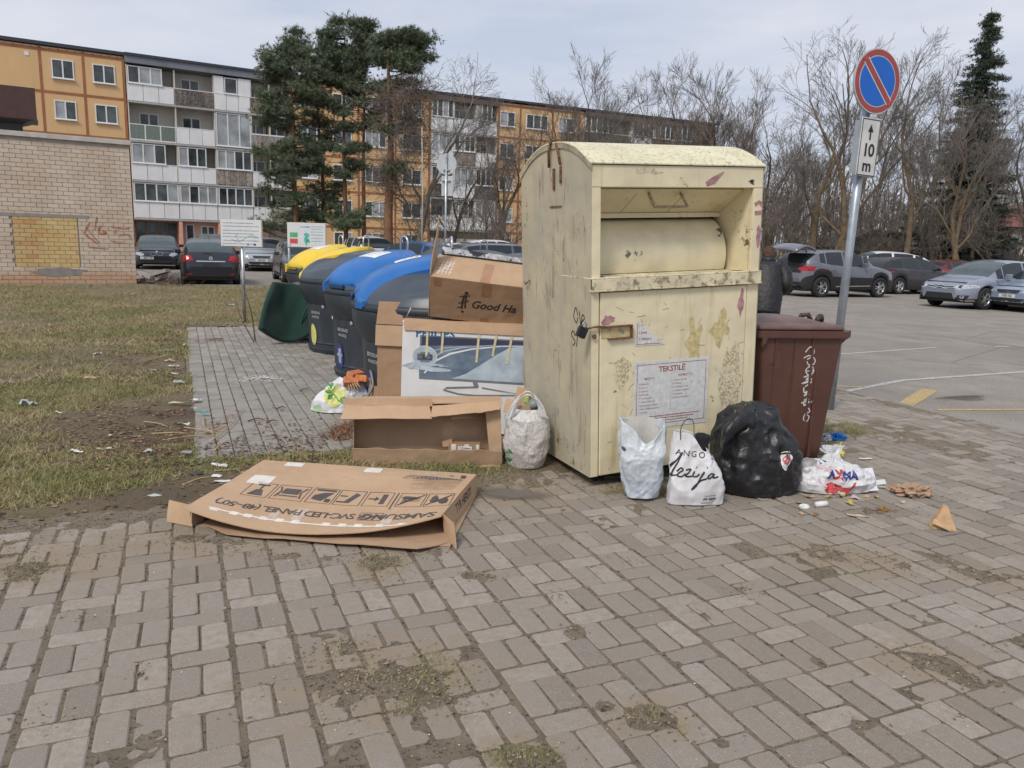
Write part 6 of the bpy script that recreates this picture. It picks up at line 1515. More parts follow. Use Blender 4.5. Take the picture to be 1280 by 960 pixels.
gt = [line(C3((-1.62, 2.02), (-1.80, 1.72), (-1.72, 1.62), (-1.45, 1.42)), .035), line(C3((-1.40, 2.18), (-1.46, 1.95), (-1.50, 1.80)), .035), line(C3((-1.30, 1.93), (-1.38, 1.72), (-1.15, 1.72), (-1.25, 1.80)), .05), line(C3((-1.75, 1.88), (-1.55, 1.62), (-1.38, 1.45)), .03),
      line(C3((-1.0, 1.92), (-.85, 1.85), (-.88, 1.72)), .03), line(C3((-.85, 1.90), (-.55, 1.86), (-.42, 1.92)), .03), line(C3((-.75, 1.68), (-.45, 1.70), (-.40, 1.55)), .022), line(C3((-1.7, 1.30), (-1.1, 1.27)), .02), line(C3((-1.05, 1.5), (-.6, 1.45)), .018)]
gt = [([(q[0] * .85 + .25, q[1] - .22) for q in v], f, m_) for v, f, m_ in gt]
print_on('graffiti', gt, redg, BB, frame3((0, -.012, 0), (1, 0, 0), (0, 0, 1)), off=.002)
# ventilation hood on its roof
VH = thing('roof_vent', 'dark brown sheet metal ventilation hood on the roof of the pale brick building', 'roof vent', bo + Matrix.Rotation(BA, 3, 'Z') @ Vector((-2.95, 1.2, 4.14)), BA)
b = MB(); b.loft([[(x * k * .5, y * k * .5, z) for x, y in ((-1, -1), (1, -1), (1, 1), (-1, 1))] for z, k in ((.0, .72), (.30, .70), (.36, 1.0), (.42, 1.25))], smooth=False); b.build('neck', mat('vent black', (.025, .022, .025), .6), VH)
b = MB(); b.bb(-.72, .72, -.55, .55, .42, 1.28); b.bb(-.74, .74, -.57, .57, .40, .44); b.build('hood', mat('vent brown', (.075, .035, .030), .6, var=.1, bump=.1), VH)
b = MB(); b.tube([(-.7, -.3, .42), (-.1 - .3, -.2, .05)], .012, 4); b.build('guy_wire', MATS['vent black'], VH)
# pile of broken slabs and sticks by its corner
RP = thing('rubble_pile', 'small pile of broken slabs and reddish branches at the corner of the pale brick building', 'rubble', G(186, 356))
for k in range(5):
    b = MB(); b.bb(-.3, .3, -.2, .2, 0, .1); b.build('slab', mat('concrete slab', (.33, .30, .27), .9, bump=.3), RP, Matrix.Translation((rnd.uniform(-.5, .7), rnd.uniform(-.1, .2), .05 + .07 * k)) @ Matrix.Rotation(rnd.uniform(-.5, .5), 4, 'Y') @ Matrix.Rotation(rnd.uniform(0, 3), 4, 'Z'))
b = MB()
for k in range(60): x = rnd.gauss(.2, .5); b.tube([(x, rnd.uniform(-.2, .2), .02), (x + rnd.uniform(-.3, .5), rnd.uniform(-.2, .2), rnd.uniform(.1, .42))], .010, 3, cap=False)
b.build('branches', mat('red twigs', (.20, .09, .05), .9), RP, kind='stuff')

# ================================================================== APARTMENT BLOCKS
def facade_mat(name, c, dirt, ds=.35):
    t = NT(name); gco = t.tc.outputs['Object']
    k = t.ramp(t.noise(ds, 6, .6), .3, .75, tuple(x * .9 for x in c) + (1,), tuple(x * 1.04 for x in c) + (1,))
    k = t.mix(t.ramp(t.noise(1, 6, .65, t.co((1.2, 1.2, .25))), .5, .8), k, dirt + (1,))
    MATS[name] = t.done(k, .85, t.bump(t.noise(12, 3), .15, .02)); return MATS[name]
yel_w = facade_mat('ochre panel', (.70, .46, .235), (.58, .39, .21)); brn_j = mat('brown joint paint', (.36, .14, .065), .8, var=.15, vs=1)
wht_p = facade_mat('white balcony panel', (.80, .81, .83), (.62, .62, .64), .8); wall_w = facade_mat('pale loggia wall', (.62, .59, .53), (.45, .42, .38), .6)
attic = facade_mat('grey attic', (.20, .22, .26), (.15, .15, .16)); atticb = facade_mat('brown attic', (.13, .095, .085), (.10, .08, .07))
frm_w = mat('white window frame', (.74, .75, .76), .5, var=.04); seam_m = mat('panel seam', (.30, .30, .32), .7)
slat_m = mat('weathered slats', (.20, .17, .15), .9, var=.5, vs=9, rv=.6, island=True); slat_l = mat('pale slats', (.40, .35, .31), .9, var=.35, vs=9, rv=.5, island=True)
pink = facade_mat('pink porch', (.62, .40, .33), (.5, .33, .27)); roofm = mat('roof felt', (.05, .055, .075), .8, var=.2)
t = NT('window glass'); c = t.ramp(t.noise(.9, 4, .6), .35, .65, (.015, .02, .022, 1), (.09, .11, .115, 1)); MATS['glass'] = t.done(c, .08, None, 0, .6)
glass = MATS['glass']; glass_l = mat('pale glazing', (.36, .39, .41), .12, var=.3, vs=.8); curt = mat('net curtain', (.50, .50, .48), .8, var=.25, vs=5)
def window(par, s0, s1, z0, z1, n=2, y=0.0, curtain=0, fr=None, deep=.06):
    b = MB(); t_ = .07
    b.bb(s0, s1, y - .03, y + .05, z0, z0 + t_); b.bb(s0, s1, y - .03, y + .05, z1 - t_, z1); b.bb(s0, s0 + t_, y - .03, y + .05, z0 + t_, z1 - t_); b.bb(s1 - t_, s1, y - .03, y + .05, z0 + t_, z1 - t_)
    for k in range(1, n): x = s0 + (s1 - s0) * k / n; b.bb(x - .045, x + .045, y - .025, y + .045, z0 + t_, z1 - t_)
    b.bb(s0 - .05, s1 + .05, y - .12, y - .031, z0 - .05, z0)
    f = b.build('window', fr or frm_w, par)
    for k in range(n):
        a, c_ = s0 + (s1 - s0) * k / n + .05, s0 + (s1 - s0) * (k + 1) / n - .05
        q = MB(); q.bb(a, c_, y + .01, y + .02, z0 + t_, z1 - t_); q.build('pane', glass if rnd.random() > curtain else glass_l, f)
    return f
def slats(par, s0, s1, z0, z1, m, y=-.05):
    b = MB(); x = s0
    while x < s1:
        w_ = rnd.uniform(.07, .12); b.bb(x, min(x + w_, s1), y - rnd.uniform(0, .02), y + .02, z0 + rnd.uniform(0, .05), z1 - rnd.uniform(0, .05)); x += w_ + rnd.uniform(.01, .03)
    b.build('slat', m, par, kind='stuff')
def parapet(par, s0, s1, z0, z1, kind, n=3):
    if kind == 'wood': slats(par, s0, s1, z0, z1, slat_m); b = MB(); b.bb(s0, s1, -.06, .02, z1, z1 + .05); b.build('rail', frm_w, par); return
    if kind == 'woodl': slats(par, s0, s1, z0, z1, slat_l); b = MB(); b.bb(s0, s1, -.07, .02, z1, z1 + .10); b.build('rail', frm_w, par); return
    if kind == 'glass':
        b = MB(); b.bb(s0, s1, -.04, .0, z0, z0 + .08); b.bb(s0, s1, -.04, 0, z1 - .06, z1)
        for k in range(n + 1): x = s0 + (s1 - s0) * k / n; b.bb(max(s0, x - .04), min(s1, x + .04), -.04, 0, z0 + .08, z1 - .06)
        f = b.build('balustrade', frm_w, par)
        for k in range(n):
            q = MB(); q.bb(s0 + (s1 - s0) * k / n + .05, s0 + (s1 - s0) * (k + 1) / n - .05, -.025, -.015, z0 + .08, z1 - .06); q.build('pane', mat('green glass', (.16, .20, .17), .15), f)
        return
    for k in range(n):
        a, c_ = s0 + (s1 - s0) * k / n + .015, s0 + (s1 - s0) * (k + 1) / n - .015
        b = MB(); b.bb(a, c_, -.05 - .004 * (k % 2), .03, z0, z1); b.build('parapet_panel', wht_p, par)
    b = MB(); b.bb(s0, s1, -.065, .03, z1 + .002, z1 + .05); b.build('rail', frm_w, par)
def bay(par, s0, s1, zf, zc, pk, gk, first=False):
    """one loggia between floor zf and ceiling zc"""
    pt = zf + (1.15 if pk != 'full' else .10)
    b = MB(); b.bb(s0, s1, -.08, 1.3, zf - .14, zf - .002); b.build('slab', mat('slab grey', (.42, .41, .40), .8), par)
    if pk != 'full': parapet(par, s0 + .03, s1 - .03, zf + .02, pt, pk, 3)
    b = MB(); b.bb(s0, s1, 1.25, 1.35, zf, zc - .14); b.build('loggia_wall', wall_w, par)
    b = MB(); b.bb(s0, s0 + .08, -.02, 1.25, zf, zc - .14); b.build('partition', wall_w, par)
    c_ = (s0 + s1) / 2
    if gk == 'open': window(par, c_ - .75, c_ + .55, zf + .9, zf + 2.1, 2, 1.2)
    elif gk == 'white':
        b = MB(); b.bb(s0 + .08, c_ - .6, -.03, .02, pt + .06, zc - .16); b.bb(c_ + .45, s1, -.03, .02, pt + .06, zc - .16); b.build('side_panel', wht_p, par); window(par, c_ - .55, c_ + .40, pt + .08, zc - .2, 1, -.0)
    elif gk == 'glazed': window(par, s0 + .1, s1 - .02, pt + .06, zc - .18, 4, -.0, .35)
    elif gk == 'half': window(par, s0 + .1, s0 + (s1 - s0) * .75, pt + .06, zc - .2, 3, -.0, .4)
    elif gk == 'full': window(par, s0 + .1, s1 - .02, zf + .1, zc - .18, 3, -.0, 1.0)
    elif gk == 'house': window(par, c_ - .75, c_ + .45, zf + .8, zf + 2.0, 1, 1.2); window(par, s0 + .15, s1 - .1, pt + .5, pt + 1.15, 2, -.0, .8) if False else None
FL_ = [0.0, 2.55, 5.27, 8.08, 10.82, 13.62]
def yellow(par, s0, s1, cols, joints, floors=(0, 1, 2, 3, 4), rows=True):
    b = MB(); b.bb(s0, s1, 0, .25, -.3, 13.72); b.build('facade_panel', yel_w, par)
    b = MB()
    for x in joints: b.bb(x - .09, x + .09, -.012, -.001, -.2, 13.7)
    b.build('vertical_joint', brn_j, par, kind='stuff')
    b = MB()
    for z in (2.42, 5.3, 8.05, 10.80, 13.52): b.bb(s0, s1, -.016, -.0125, z - .09, z + .09)
    b.build('horizontal_joint', brn_j, par, kind='stuff')
    for (a, c_, n) in cols:
        for f in floors: zb = [.75, 3.38, 6.2, 9.05, 11.75][f]; window(par, a, c_, zb, zb + 1.25, n, -.02, .35)
    b = MB(); x = s0 + .3
    while x < s1: b.bb(x, x + .07, -.004, -.001, 13.60, 13.66); x += .52
    b.build('vent_hole', blk, par, kind='stuff')
# --- block 1
a1, b1 = Vector((-34.666, 53.832, 0)), Vector((-19.725, 62.718, 0)); ang1 = math.atan2(b1.y - a1.y, b1.x - a1.x)
AB = thing('apartment_block', 'five storey apartment block, ochre panels then white balconies, behind the pale brick building', 'apartment block', a1, ang1)
b = MB(); b.bb(-9, 7.34, .25, 11, -.3, 13.8); b.bb(7.34, 17.38, 1.36, 11, -.3, 13.8); b.build('wall', wall_w, AB)
yellow(AB, -9, 7.34, [(2.82, 4.15, 2), (5.3, 6.7, 2), (-1.6, -.55, 2)], [-3.2, -.55, 2.17, 4.75, 7.25], (2, 3, 4))
b = MB(); b.bb(1.3, 1.55, -.03, .02, 13.0, 13.25); b.build('vent_box', frm_w, AB)
b = MB(); b.bb(-9, 7.36, -.15, 11.2, 13.80, 14.02); b.bb(7.36, 17.38, -.25, 11.2, 13.86, 14.04); b.build('roof', roofm, AB)
b = MB(); b.bb(7.36, 17.4, -.16, 1.4, 13.38, 13.858); b.build('attic_band', attic, AB)
cols_ = [7.40, 10.55, 13.30, 15.98, 17.4]
kinds = [[('panel', 'half'), ('panel', 'half'), ('glass', 'open'), ('panel', 'open')], [('panel', 'half'), ('panel', 'white'), ('panel', 'open'), ('wood', 'open')], [('panel', 'glazed'), ('woodl', 'glazed'), ('full', 'full'), ('panel', 'white')], [('panel', 'open'), ('panel', 'open'), ('woodl', 'open'), ('wood', 'open')]]
kinds[0][0] = ('panel', 'glazed'); kinds[0][1] = ('panel', 'half'); kinds[0][3] = ('panel', 'half'); kinds[1][0] = ('panel', 'glazed'); kinds[1][1] = ('panel', 'half')
for ci in range(4):
    for f in range(1, 5): pk, gk = kinds[ci][f - 1]; bay(AB, cols_[ci], cols_[ci + 1], FL_[f] + .0, FL_[f + 1] - (.2 if f == 4 else 0), pk, gk)
# ground floor porch
for s0, s1 in ((7.4, 10.5), (10.6, 13.3), (13.4, 17.3)):
    b = MB(); b.bb(s0, s1, .6, .8, -.3, 2.4); b.build('porch_wall', pink, AB)
for q in (10.45, 13.28): b = MB(); b.bb(q, q + .25, -.05, .62, -.3, 2.4); b.build('porch_pillar', mat('pink pillar', (.70, .38, .30), .8), AB)
window(AB, 7.5, 10.4, .8, 2.3, 4, .56, fr=mat('brown frame', (.16, .07, .04), .6)); window(AB, 11.0, 11.6, .2, 2.2, 1, .56, fr=frm_w); window(AB, 12.1, 13.1, .9, 2.1, 2, .56); window(AB, 14, 16.6, .9, 2.1, 3, .56)
slats(AB, 10.8, 12.0, -.2, .85, slat_l, -.6)
# --- block 2
b2 = Vector((19.798, 80.891, 0)); ang2 = math.atan2(b2.y - b1.y, b2.x - b1.x)
AC = thing('apartment_block', 'long ochre and white apartment block running behind the pines and bare trees to the right', 'apartment block', b1, ang2)
b = MB(); b.bb(1.6, 13.3, .25, 11, -.3, 13.8); b.bb(0, 1.6, 1.36, 11, -.3, 13.8); b.bb(13.3, 19.5, 1.36, 11, -.3, 13.8); b.bb(19.5, 28.3, .25, 11, -.3, 13.8); b.bb(28.3, 41.3, 1.36, 11, -.3, 13.8); b.bb(41.3, 43.5, .25, 11, -.3, 13.8); b.build('wall', wall_w, AC)
yellow(AC, 1.6, 13.28, [(2.2, 3.7, 2), (4.95, 6.5, 2), (7.6, 9.4, 3), (10.8, 12.5, 2)], [1.7, 4.2, 7.06, 10.2, 13.18])
yellow(AC, 19.52, 28.28, [(19.75, 21.2, 2), (22.3, 24.5, 3), (25.6, 27.2, 2)], [19.62, 21.72, 25.0, 27.75])
yellow(AC, 41.32, 43.5, [(41.8, 43.0, 2)], [41.4, 43.4])
b = MB(); b.bb(0, 43.6, -.2, 11.2, 13.86, 14.04); b.build('roof', roofm, AC)
for q in ((0, 1.6), (13.3, 19.5), (28.3, 41.3)): b = MB(); b.bb(q[0], q[1], -.14, 1.4, 13.35, 13.858); b.build('attic_band', atticb, AC)
for f in range(1, 5):
    bay(AC, 0, 1.6, FL_[f], FL_[f + 1], ['woodl', 'panel', 'woodl', 'wood'][f - 1], 'open')
    for k in range(3):
        s0 = 13.32 + k * 2.06; bay(AC, s0, s0 + 2.05, FL_[f], FL_[f + 1], ['panel', 'wood', 'panel', 'panel'][f - 1] if k != 1 else ['panel', 'panel', 'woodl', 'panel'][f - 1], ['glazed', 'open', 'half', 'full'][(f + k) % 4])
    if f:
        for k in range(5): s0 = 28.32 + k * 2.6; bay(AC, s0, s0 + 2.58, FL_[f], FL_[f + 1], 'wood' if (k + f) % 3 else 'panel', ['glazed', 'open', 'glazed', 'half'][(f + k) % 4])
slats(AC, 13.3, 19.4, .2, 1.8, mat('pale bars', (.5, .48, .45), .8), -.3)
# --- shed and shop at the right
dk = mat('dark boards', (.075, .070, .066), .9, var=.3, vs=3, bump=.3)
s1_ = G(1030, 322); S1 = thing('shed', 'low grey shed with a pitched roof under the bare trees', 'shed', (22.5, 55, 0), R(6))
b = MB(); b.bb(0, 5.6, 0, 4, 0, 2.0); b.build('wall', mat('shed wall', (.13, .12, .115), .9, var=.25, vs=2, bump=.3, dirt=(.2, .17, .13), ds=2), S1)
b = MB(); b.hexa([(-.4, -.3, 1.95), (2.8, -.3, 3.2), (2.8, 4.3, 3.2), (-.4, 4.3, 1.95), (-.4, -.3, 2.05), (2.8, -.3, 3.32), (2.8, 4.3, 3.32), (-.4, 4.3, 2.05)]); b.hexa([(2.81, -.3, 3.2), (6, -.3, 2.9), (6, 4.3, 2.9), (2.81, 4.3, 3.2), (2.81, -.3, 3.32), (6, -.3, 3.02), (6, 4.3, 3.02), (2.81, 4.3, 3.32)]); b.build('roof', mat('shed roof', (.09, .085, .08), .9), S1)
b = MB(); b.prism([(0, 2.0), (5.6, 2.0), (5.6, 2.9), (2.8, 3.2)], 0, .1, mtx=Matrix(((1, 0, 0, 0), (0, 0, 1, 0), (0, 1, 0, 0), (0, 0, 0, 1)))); b.build('gable', mat('shed wall', (.13, .12, .115)), S1)
for k in range(3): window(S1, .6 + 1.6 * k, 1.5 + 1.6 * k, .9, 1.6, 2, -.02, fr=dk)
S2 = thing('shop_building', 'dark low shop with white lettering on its fascia, far right behind the cars', 'shop', (35.5, 56, 0), R(2))
b = MB(); b.bb(0, 16, 0, 8, 0, 3.0); b.build('wall', mat('shop wall', (.10, .095, .10), .7, var=.2), S2)
b = MB(); b.bb(3.4, 16.2, -.5, 0, 1.35, 2.55); b.build('fascia', mat('shop fascia', (.055, .05, .055), .5), S2)
b = MB(); b.bb(-.3, 16.2, -.3, 8.2, 3.0, 3.25); b.bb(3.3, 16.3, -.6, .0, 2.56, 2.75); b.build('roof', mat('shop roof', (.34, .33, .32), .8), S2)
print_on('lettering', [txt('LEPTELĖLĖ', 9.6, 1.78, .55, bold=.012), txt('kavinė  bar', 9.9, 2.25, .26)], mat('sign white', (.62, .62, .6), .5), S2, frame3((0, -.5, 0), (1, 0, 0), (0, 0, 1)), off=.01)
b = MB(); b.bb(.2, 3.2, -.6, -.5, 1.6, 3.0); sb2 = b.build('sign_board', mat('sign pale', (.50, .52, .50), .5), S2)
print_on('sign_print', [rect(.2, 3.2, 2.75, 2.9, 0), rect(.2, 3.2, 1.65, 1.8, 1), poly(blob(1.5, 2.25, .25, .4, 4), 0), txt('N', 1.2, 2.2, .5), txt('A', 2.0, 2.2, .6)], [mat('sign green', (.06, .16, .09), .5), mat('sign red', (.35, .06, .06), .5)], S2, frame3((0, -.6, 0), (1, 0, 0), (0, 0, 1)), off=.01)
for k in range(5): window(S2, 4 + 2.3 * k, 5.8 + 2.3 * k, .3, 1.25, 2, -.02, fr=dk)
WL = thing('garden_wall', 'long dark boarded fence behind the parked cars under the trees', 'fence', (21, 53, 0), R(3))
for k in range(9): b = MB(); b.bb(1.8 * k, 1.8 * k + 1.74, 0, .06, .1, 1.75); b.build('fence_panel', dk, WL); b = MB(); b.bb(1.8 * k - .05, 1.8 * k + .05, -.04, .1, 0, 1.85); b.build('post', dk, WL)
FB = thing('far_building', 'dark red roofed low building glimpsed between the trunks at the far right', 'building', (47, 74, 0), R(0))
b = MB(); b.bb(0, 30, 0, 10, 0, 4.5); b.build('wall', mat('far wall', (.22, .19, .18), .8, var=.2), FB)
b = MB(); b.hexa([(-.5, -.5, 4.5), (30.5, -.5, 4.5), (30.5, 10.5, 4.5), (-.5, 10.5, 4.5), (1, 3, 6.6), (29, 3, 6.6), (29, 7, 6.6), (1, 7, 6.6)]); b.build('roof', mat('far roof', (.18, .07, .06), .8), FB)
for k in range(9): window(FB, 1 + 3.2 * k, 2.6 + 3.2 * k, 1.6, 3.2, 2, -.02)
# ================================================================== TREES
def seg_mesh(name, segs, n, m):
    """segments (p0, p1, r0, r1) -> one mesh of open n-sided prisms, fast"""
    S_ = np.array([tuple(a) + tuple(b_) + (r0, r1) for a, b_, r0, r1 in segs], np.float32)
    p0, p1, r0, r1 = S_[:, :3], S_[:, 3:6], S_[:, 6:7], S_[:, 7:8]
    d = p1 - p0; d /= np.maximum(np.linalg.norm(d, axis=1, keepdims=True), 1e-6)
    ref = np.where(np.abs(d[:, 2:3]) < .9, np.array([[0, 0, 1.0]]), np.array([[1.0, 0, 0]])); u = np.cross(d, ref); u /= np.linalg.norm(u, axis=1, keepdims=True); v = np.cross(d, u)
    k = len(S_); vs = np.empty((k, 2, n, 3), np.float32)
    for i in range(n):
        a = 2 * math.pi * i / n; o = u * math.cos(a) + v * math.sin(a); vs[:, 0, i] = p0 + o * r0; vs[:, 1, i] = p1 + o * r1
    base = (np.arange(k) * 2 * n)[:, None, None]; i = np.arange(n); j = (i + 1) % n
    q = np.stack([i, j, j + n, i + n], 1)[None] + base
    me = bpy.data.meshes.new(name); me.vertices.add(k * 2 * n); me.vertices.foreach_set('co', vs.reshape(-1))
    me.loops.add(k * n * 4); me.loops.foreach_set('vertex_index', q.reshape(-1).astype(np.int32))
    me.polygons.add(k * n); me.polygons.foreach_set('loop_start', np.arange(0, k * n * 4, 4, dtype=np.int32)); me.polygons.foreach_set('loop_total', np.full(k * n, 4, np.int32))
    me.polygons.foreach_set('use_smooth', np.ones(k * n, bool)); me.materials.append(m); me.update(calc_edges=True); return me
bark = mat('grey brown bark', (.14, .115, .09), .95, var=.25, vs=3, bump=.5, bs=20, bd=.03, dirt=(.13, .12, .06), ds=1.2); bark2 = mat('mossy bark', (.155, .115, .07), .95, var=.25, vs=3, bump=.5, bs=20, bd=.03)
twm = mat('twigs brown', (.185, .165, .145), .95, var=.2, vs=1); twr = mat('twigs reddish', (.215, .18, .155), .95, var=.2, vs=1); pine_b = mat('pine bark', (.20, .105, .06), .95, var=.3, vs=2, bump=.4, bs=12, bd=.03)
def bare_tree(seed, H=12.0, lean=0.0, spread=.75, levels=5, trunk_h=.22, nb=(4, 7), up=.35, r0=.20, fine=.010, split=1, wob=.16, droop=0):
    r_ = random.Random(seed); big = []; sm = []
    def grow(p, d, L_, r, lvl):
        ns = max(2, int(4 if lvl < 2 else 3)); pts = [p]; dd = d.copy()
        for i in range(ns):
            dd = (dd + Vector((r_.gauss(0, wob), r_.gauss(0, wob), r_.gauss(0, wob * .6) + up * .16 - (droop if lvl > 2 else 0)))).normalized()
            pts.append(pts[-1] + dd * L_ / ns)
        end = .45 if lvl < levels else .5
        for i in range(ns):
            a = r * (1 - (1 - end) * i / ns); c = r * (1 - (1 - end) * (i + 1) / ns)
            (big if lvl <= 1 or r > .05 else sm).append((pts[i], pts[i + 1], max(a, fine * .7), max(c, fine * .6)))
        if lvl >= levels: return
        k = r_.randint(*nb)
        for q in range(k):
            t_ = .30 + .70 * (q + r_.random()) / k if lvl else .35 + .65 * (q + r_.random()) / k
            x = min(t_ * ns, ns - .001); i = int(x); pp = pts[i].lerp(pts[i + 1], x - i); ax = (pts[i + 1] - pts[i]).normalized()
            o = ax.orthogonal().normalized(); o.rotate(Matrix.Rotation(r_.uniform(0, 6.283), 3, ax)); an = r_.uniform(.45, .95) * spread
            nd = (ax * math.cos(an) + o * math.sin(an)).normalized()
            if lvl == 0: nd = (nd + Vector((0, 0, up))).normalized()
            grow(pp, nd, L_ * r_.uniform(.48, .74) * (1.15 - .35 * t_), r * (1 - .5 * t_) * r_.uniform(.45, .62), lvl + 1)
        # leader continues
        if lvl <= 1: grow(pts[-1], (pts[-1] - pts[-2]).normalized(), L_ * .62, r * end, lvl + 1)
    for s_ in range(split):
        d = Vector((lean + (s_ - (split - 1) / 2) * .32, r_.gauss(0, .05), 1)).normalized()
        grow(Vector(((s_ - (split - 1) / 2) * .25, 0, -.1)), d, H * .50, r0, 0)
    return big, sm
TV = {}
def variant(key, tw=None, bk=None, **kw):
    b_, s_ = bare_tree(**kw); zmax = max(max(a[1][2] for a in s_), .1); sc_ = kw.get('H', 12) / zmax
    f = lambda L_: [((a[0] * sc_), (a[1] * sc_), a[2], a[3]) for a in L_]
    TV[key] = (seg_mesh('trunk', f(b_), 7, bk or bark), seg_mesh('crown', f(s_), 3, tw or twm), kw.get('H', 12), Vector(np.mean([tuple(a[1] * sc_)[:2] for a in s_ if a[1].z * sc_ > .55 * kw.get('H', 12)], axis=0).tolist()).to_3d())
variant('round', seed=3, H=13, spread=.95, trunk_h=.2, nb=(4, 5), up=.25, r0=.22, fine=.011, wob=.2)
variant('tall', seed=11, H=15, spread=.62, nb=(4, 5), up=.55, r0=.17, fine=.011)
variant('upright', seed=21, H=15, spread=.55, nb=(3, 5), up=.6, r0=.18, fine=.011, split=2, tw=twr)
variant('lean', seed=32, H=16, lean=.22, spread=.78, nb=(3, 5), up=.45, r0=.26, fine=.012, bk=bark2)
variant('broad', seed=45, H=15, spread=.9, nb=(3, 4), up=.3, r0=.24, fine=.012, split=2, bk=bark2)
variant('shrub', seed=51, H=5, spread=.8, levels=4, nb=(3, 4), up=.4, r0=.05, fine=.009, split=4, tw=twr)
variant('young', seed=61, H=10, spread=.7, levels=4, nb=(5, 8), up=.4, r0=.10, fine=.013)
def tree(kind, px, d, top, label, rz=0, group='bare trees round the car park', name='bare_tree', sx=1.0, base=None):
    x, h = on_plane(px, top, d)
    tr, cr_, H, cen = TV[kind]; s_ = h / H; cen = Matrix.Rotation(rz, 3, 'Z') @ cen * s_ * sx; T = thing(name, label, 'tree' if name != 'bare_shrub' else 'shrub', (x - cen.x, d - cen.y, -.05), rz, group); T.scale = (s_ * sx, s_ * sx, s_)
    for nm, me in (('trunk', tr), ('crown', cr_)): o = bpy.data.objects.new(nm, me); COL.objects.link(o); o.parent = T
    return T
tree('round', 577, 43, 60, 'broad round crowned bare tree, right of the pines, by the round sign', .6)
tree('broad', 642, 47, 118, 'low spreading bare tree before the ochre block, just left of the yellow container', 2.2, sx=1.25)
tree('round', 600, 50, 150, 'small bare tree with tangled twigs left of the yellow container', 1.1, sx=1.1)
tree('tall', 735, 52, 62, 'slender bare tree rising over the roof, first above the left part of the yellow container', 0)
tree('broad', 690, 56, 92, 'spreading bare tree with crooked limbs over the left end of the container roof', 1.0)
tree('tall', 775, 60, 88, 'thin bare tree above the middle of the container roof', 2)
tree('round', 822, 62, 82, 'bare tree above the container roof, left of the pair of tall crowns', 3.0, sx=.85)
tree('upright', 862, 58, 64, 'tall dense bare crown above the right half of the container roof', 1.3)
tree('tall', 898, 60, 66, 'tall bare tree above the right end of the container roof', 4.2, sx=1.2)
tree('upright', 932, 57, 80, 'tall dark bare tree just right of the container roof', 2.6, sx=.9)
tree('broad', 968, 60, 122, 'lower bare tree in the dip of the treeline right of the container', .5)
tree('round', 1000, 64, 145, 'low bare tree at the bottom of the dip, left of the parking sign', 2)
tree('tall', 1040, 58, 118, 'thin bare tree close left of the parking sign pole', 5)
tree('lean', 1066, 48, 14, 'tallest bare tree, its top above the round parking sign', 0)
tree('broad', 1102, 46, 30, 'forked mossy bare tree right of the parking sign', 2.8)
tree('lean', 1150, 44, 28, 'big leaning bare tree with a mossy yellowish trunk behind the black estate car', 3.3, sx=.9)
tree('upright', 1182, 50, 70, 'dark twin stemmed bare tree left of the spruce', 1.7)
tree('broad', 1215, 42, 95, 'bare tree with reddish twigs in front of the spruce', .4, sx=.9)
tree('tall', 1262, 50, 85, 'pale bare tree at the right edge of the picture', 1.2)
tree('round', 1285, 44, 120, 'reddish bare tree cut by the right edge of the picture', 3.9)
tree('tall', 1122, 60, 95, 'thin bare trunk between the big trees right of the parking sign', .9)
for k, (px, d, top) in enumerate([(948, 50, 228), (975, 48, 205), (1006, 52, 240), (1030, 50, 215), (1058, 49, 225), (1090, 47, 210), (1122, 50, 222), (1155, 52, 215), (1190, 48, 230), (1225, 50, 215), (1262, 47, 225), (1240, 56, 200), (600, 44, 240), (628, 43, 225), (520, 45, 235), (655, 42, 250), (985, 60, 190), (1140, 58, 185), (1200, 60, 180)]):
    if px > 940 and k % 2: continue
    lab = ('thicket of brown twigs ' + ('beside the yellow container' if px < 700 else 'behind the person and the grey car' if px < 1040 else 'behind the parked cars at the right') + ', ' + ['nearest its left', 'tall and loose', 'low and dense', 'reddish', 'leaning', 'thin and high', 'wide and rounded', 'dark', 'by a mossy trunk', 'in front of the shop', 'at the picture edge', 'behind the spruce foot', 'near the round sign', 'under the spreading tree', 'under the pines', 'against the container', 'rising over the shed', 'between the big trunks', 'left of the spruce'][k])
    tree('shrub', px, d, top, lab, k * 1.3, 'leafless thickets', 'bare_shrub', sx=1.5)
# far wood closing the horizon: nobody can count it
segs = []; r_ = random.Random(9)
for i in range(900):
    px = r_.uniform(880, 1420) if i % 5 else r_.uniform(560, 900); d = r_.uniform(88, 125); x = (px - 640) / FOC * d; h = r_.uniform(7, 14) * (1 if px > 900 else .8)
    p0 = Vector((x, d, 0)); top = Vector((x + r_.gauss(0, .8), d, h)); segs.append((p0, top, .13, .02))
    for q in range(9):
        t_ = r_.uniform(.15, 1); a = p0.lerp(top, t_); e = a + Vector((r_.gauss(0, 1.3), r_.gauss(0, .5), r_.uniform(.5, 2.2))); segs.append((a, e, .035, .02))
me = seg_mesh('distant_wood', segs, 3, twm); o = bpy.data.objects.new('distant_wood', me); COL.objects.link(o); tag(o, 'far off leafless wood closing the horizon behind the car park', 'wood', kind='stuff')
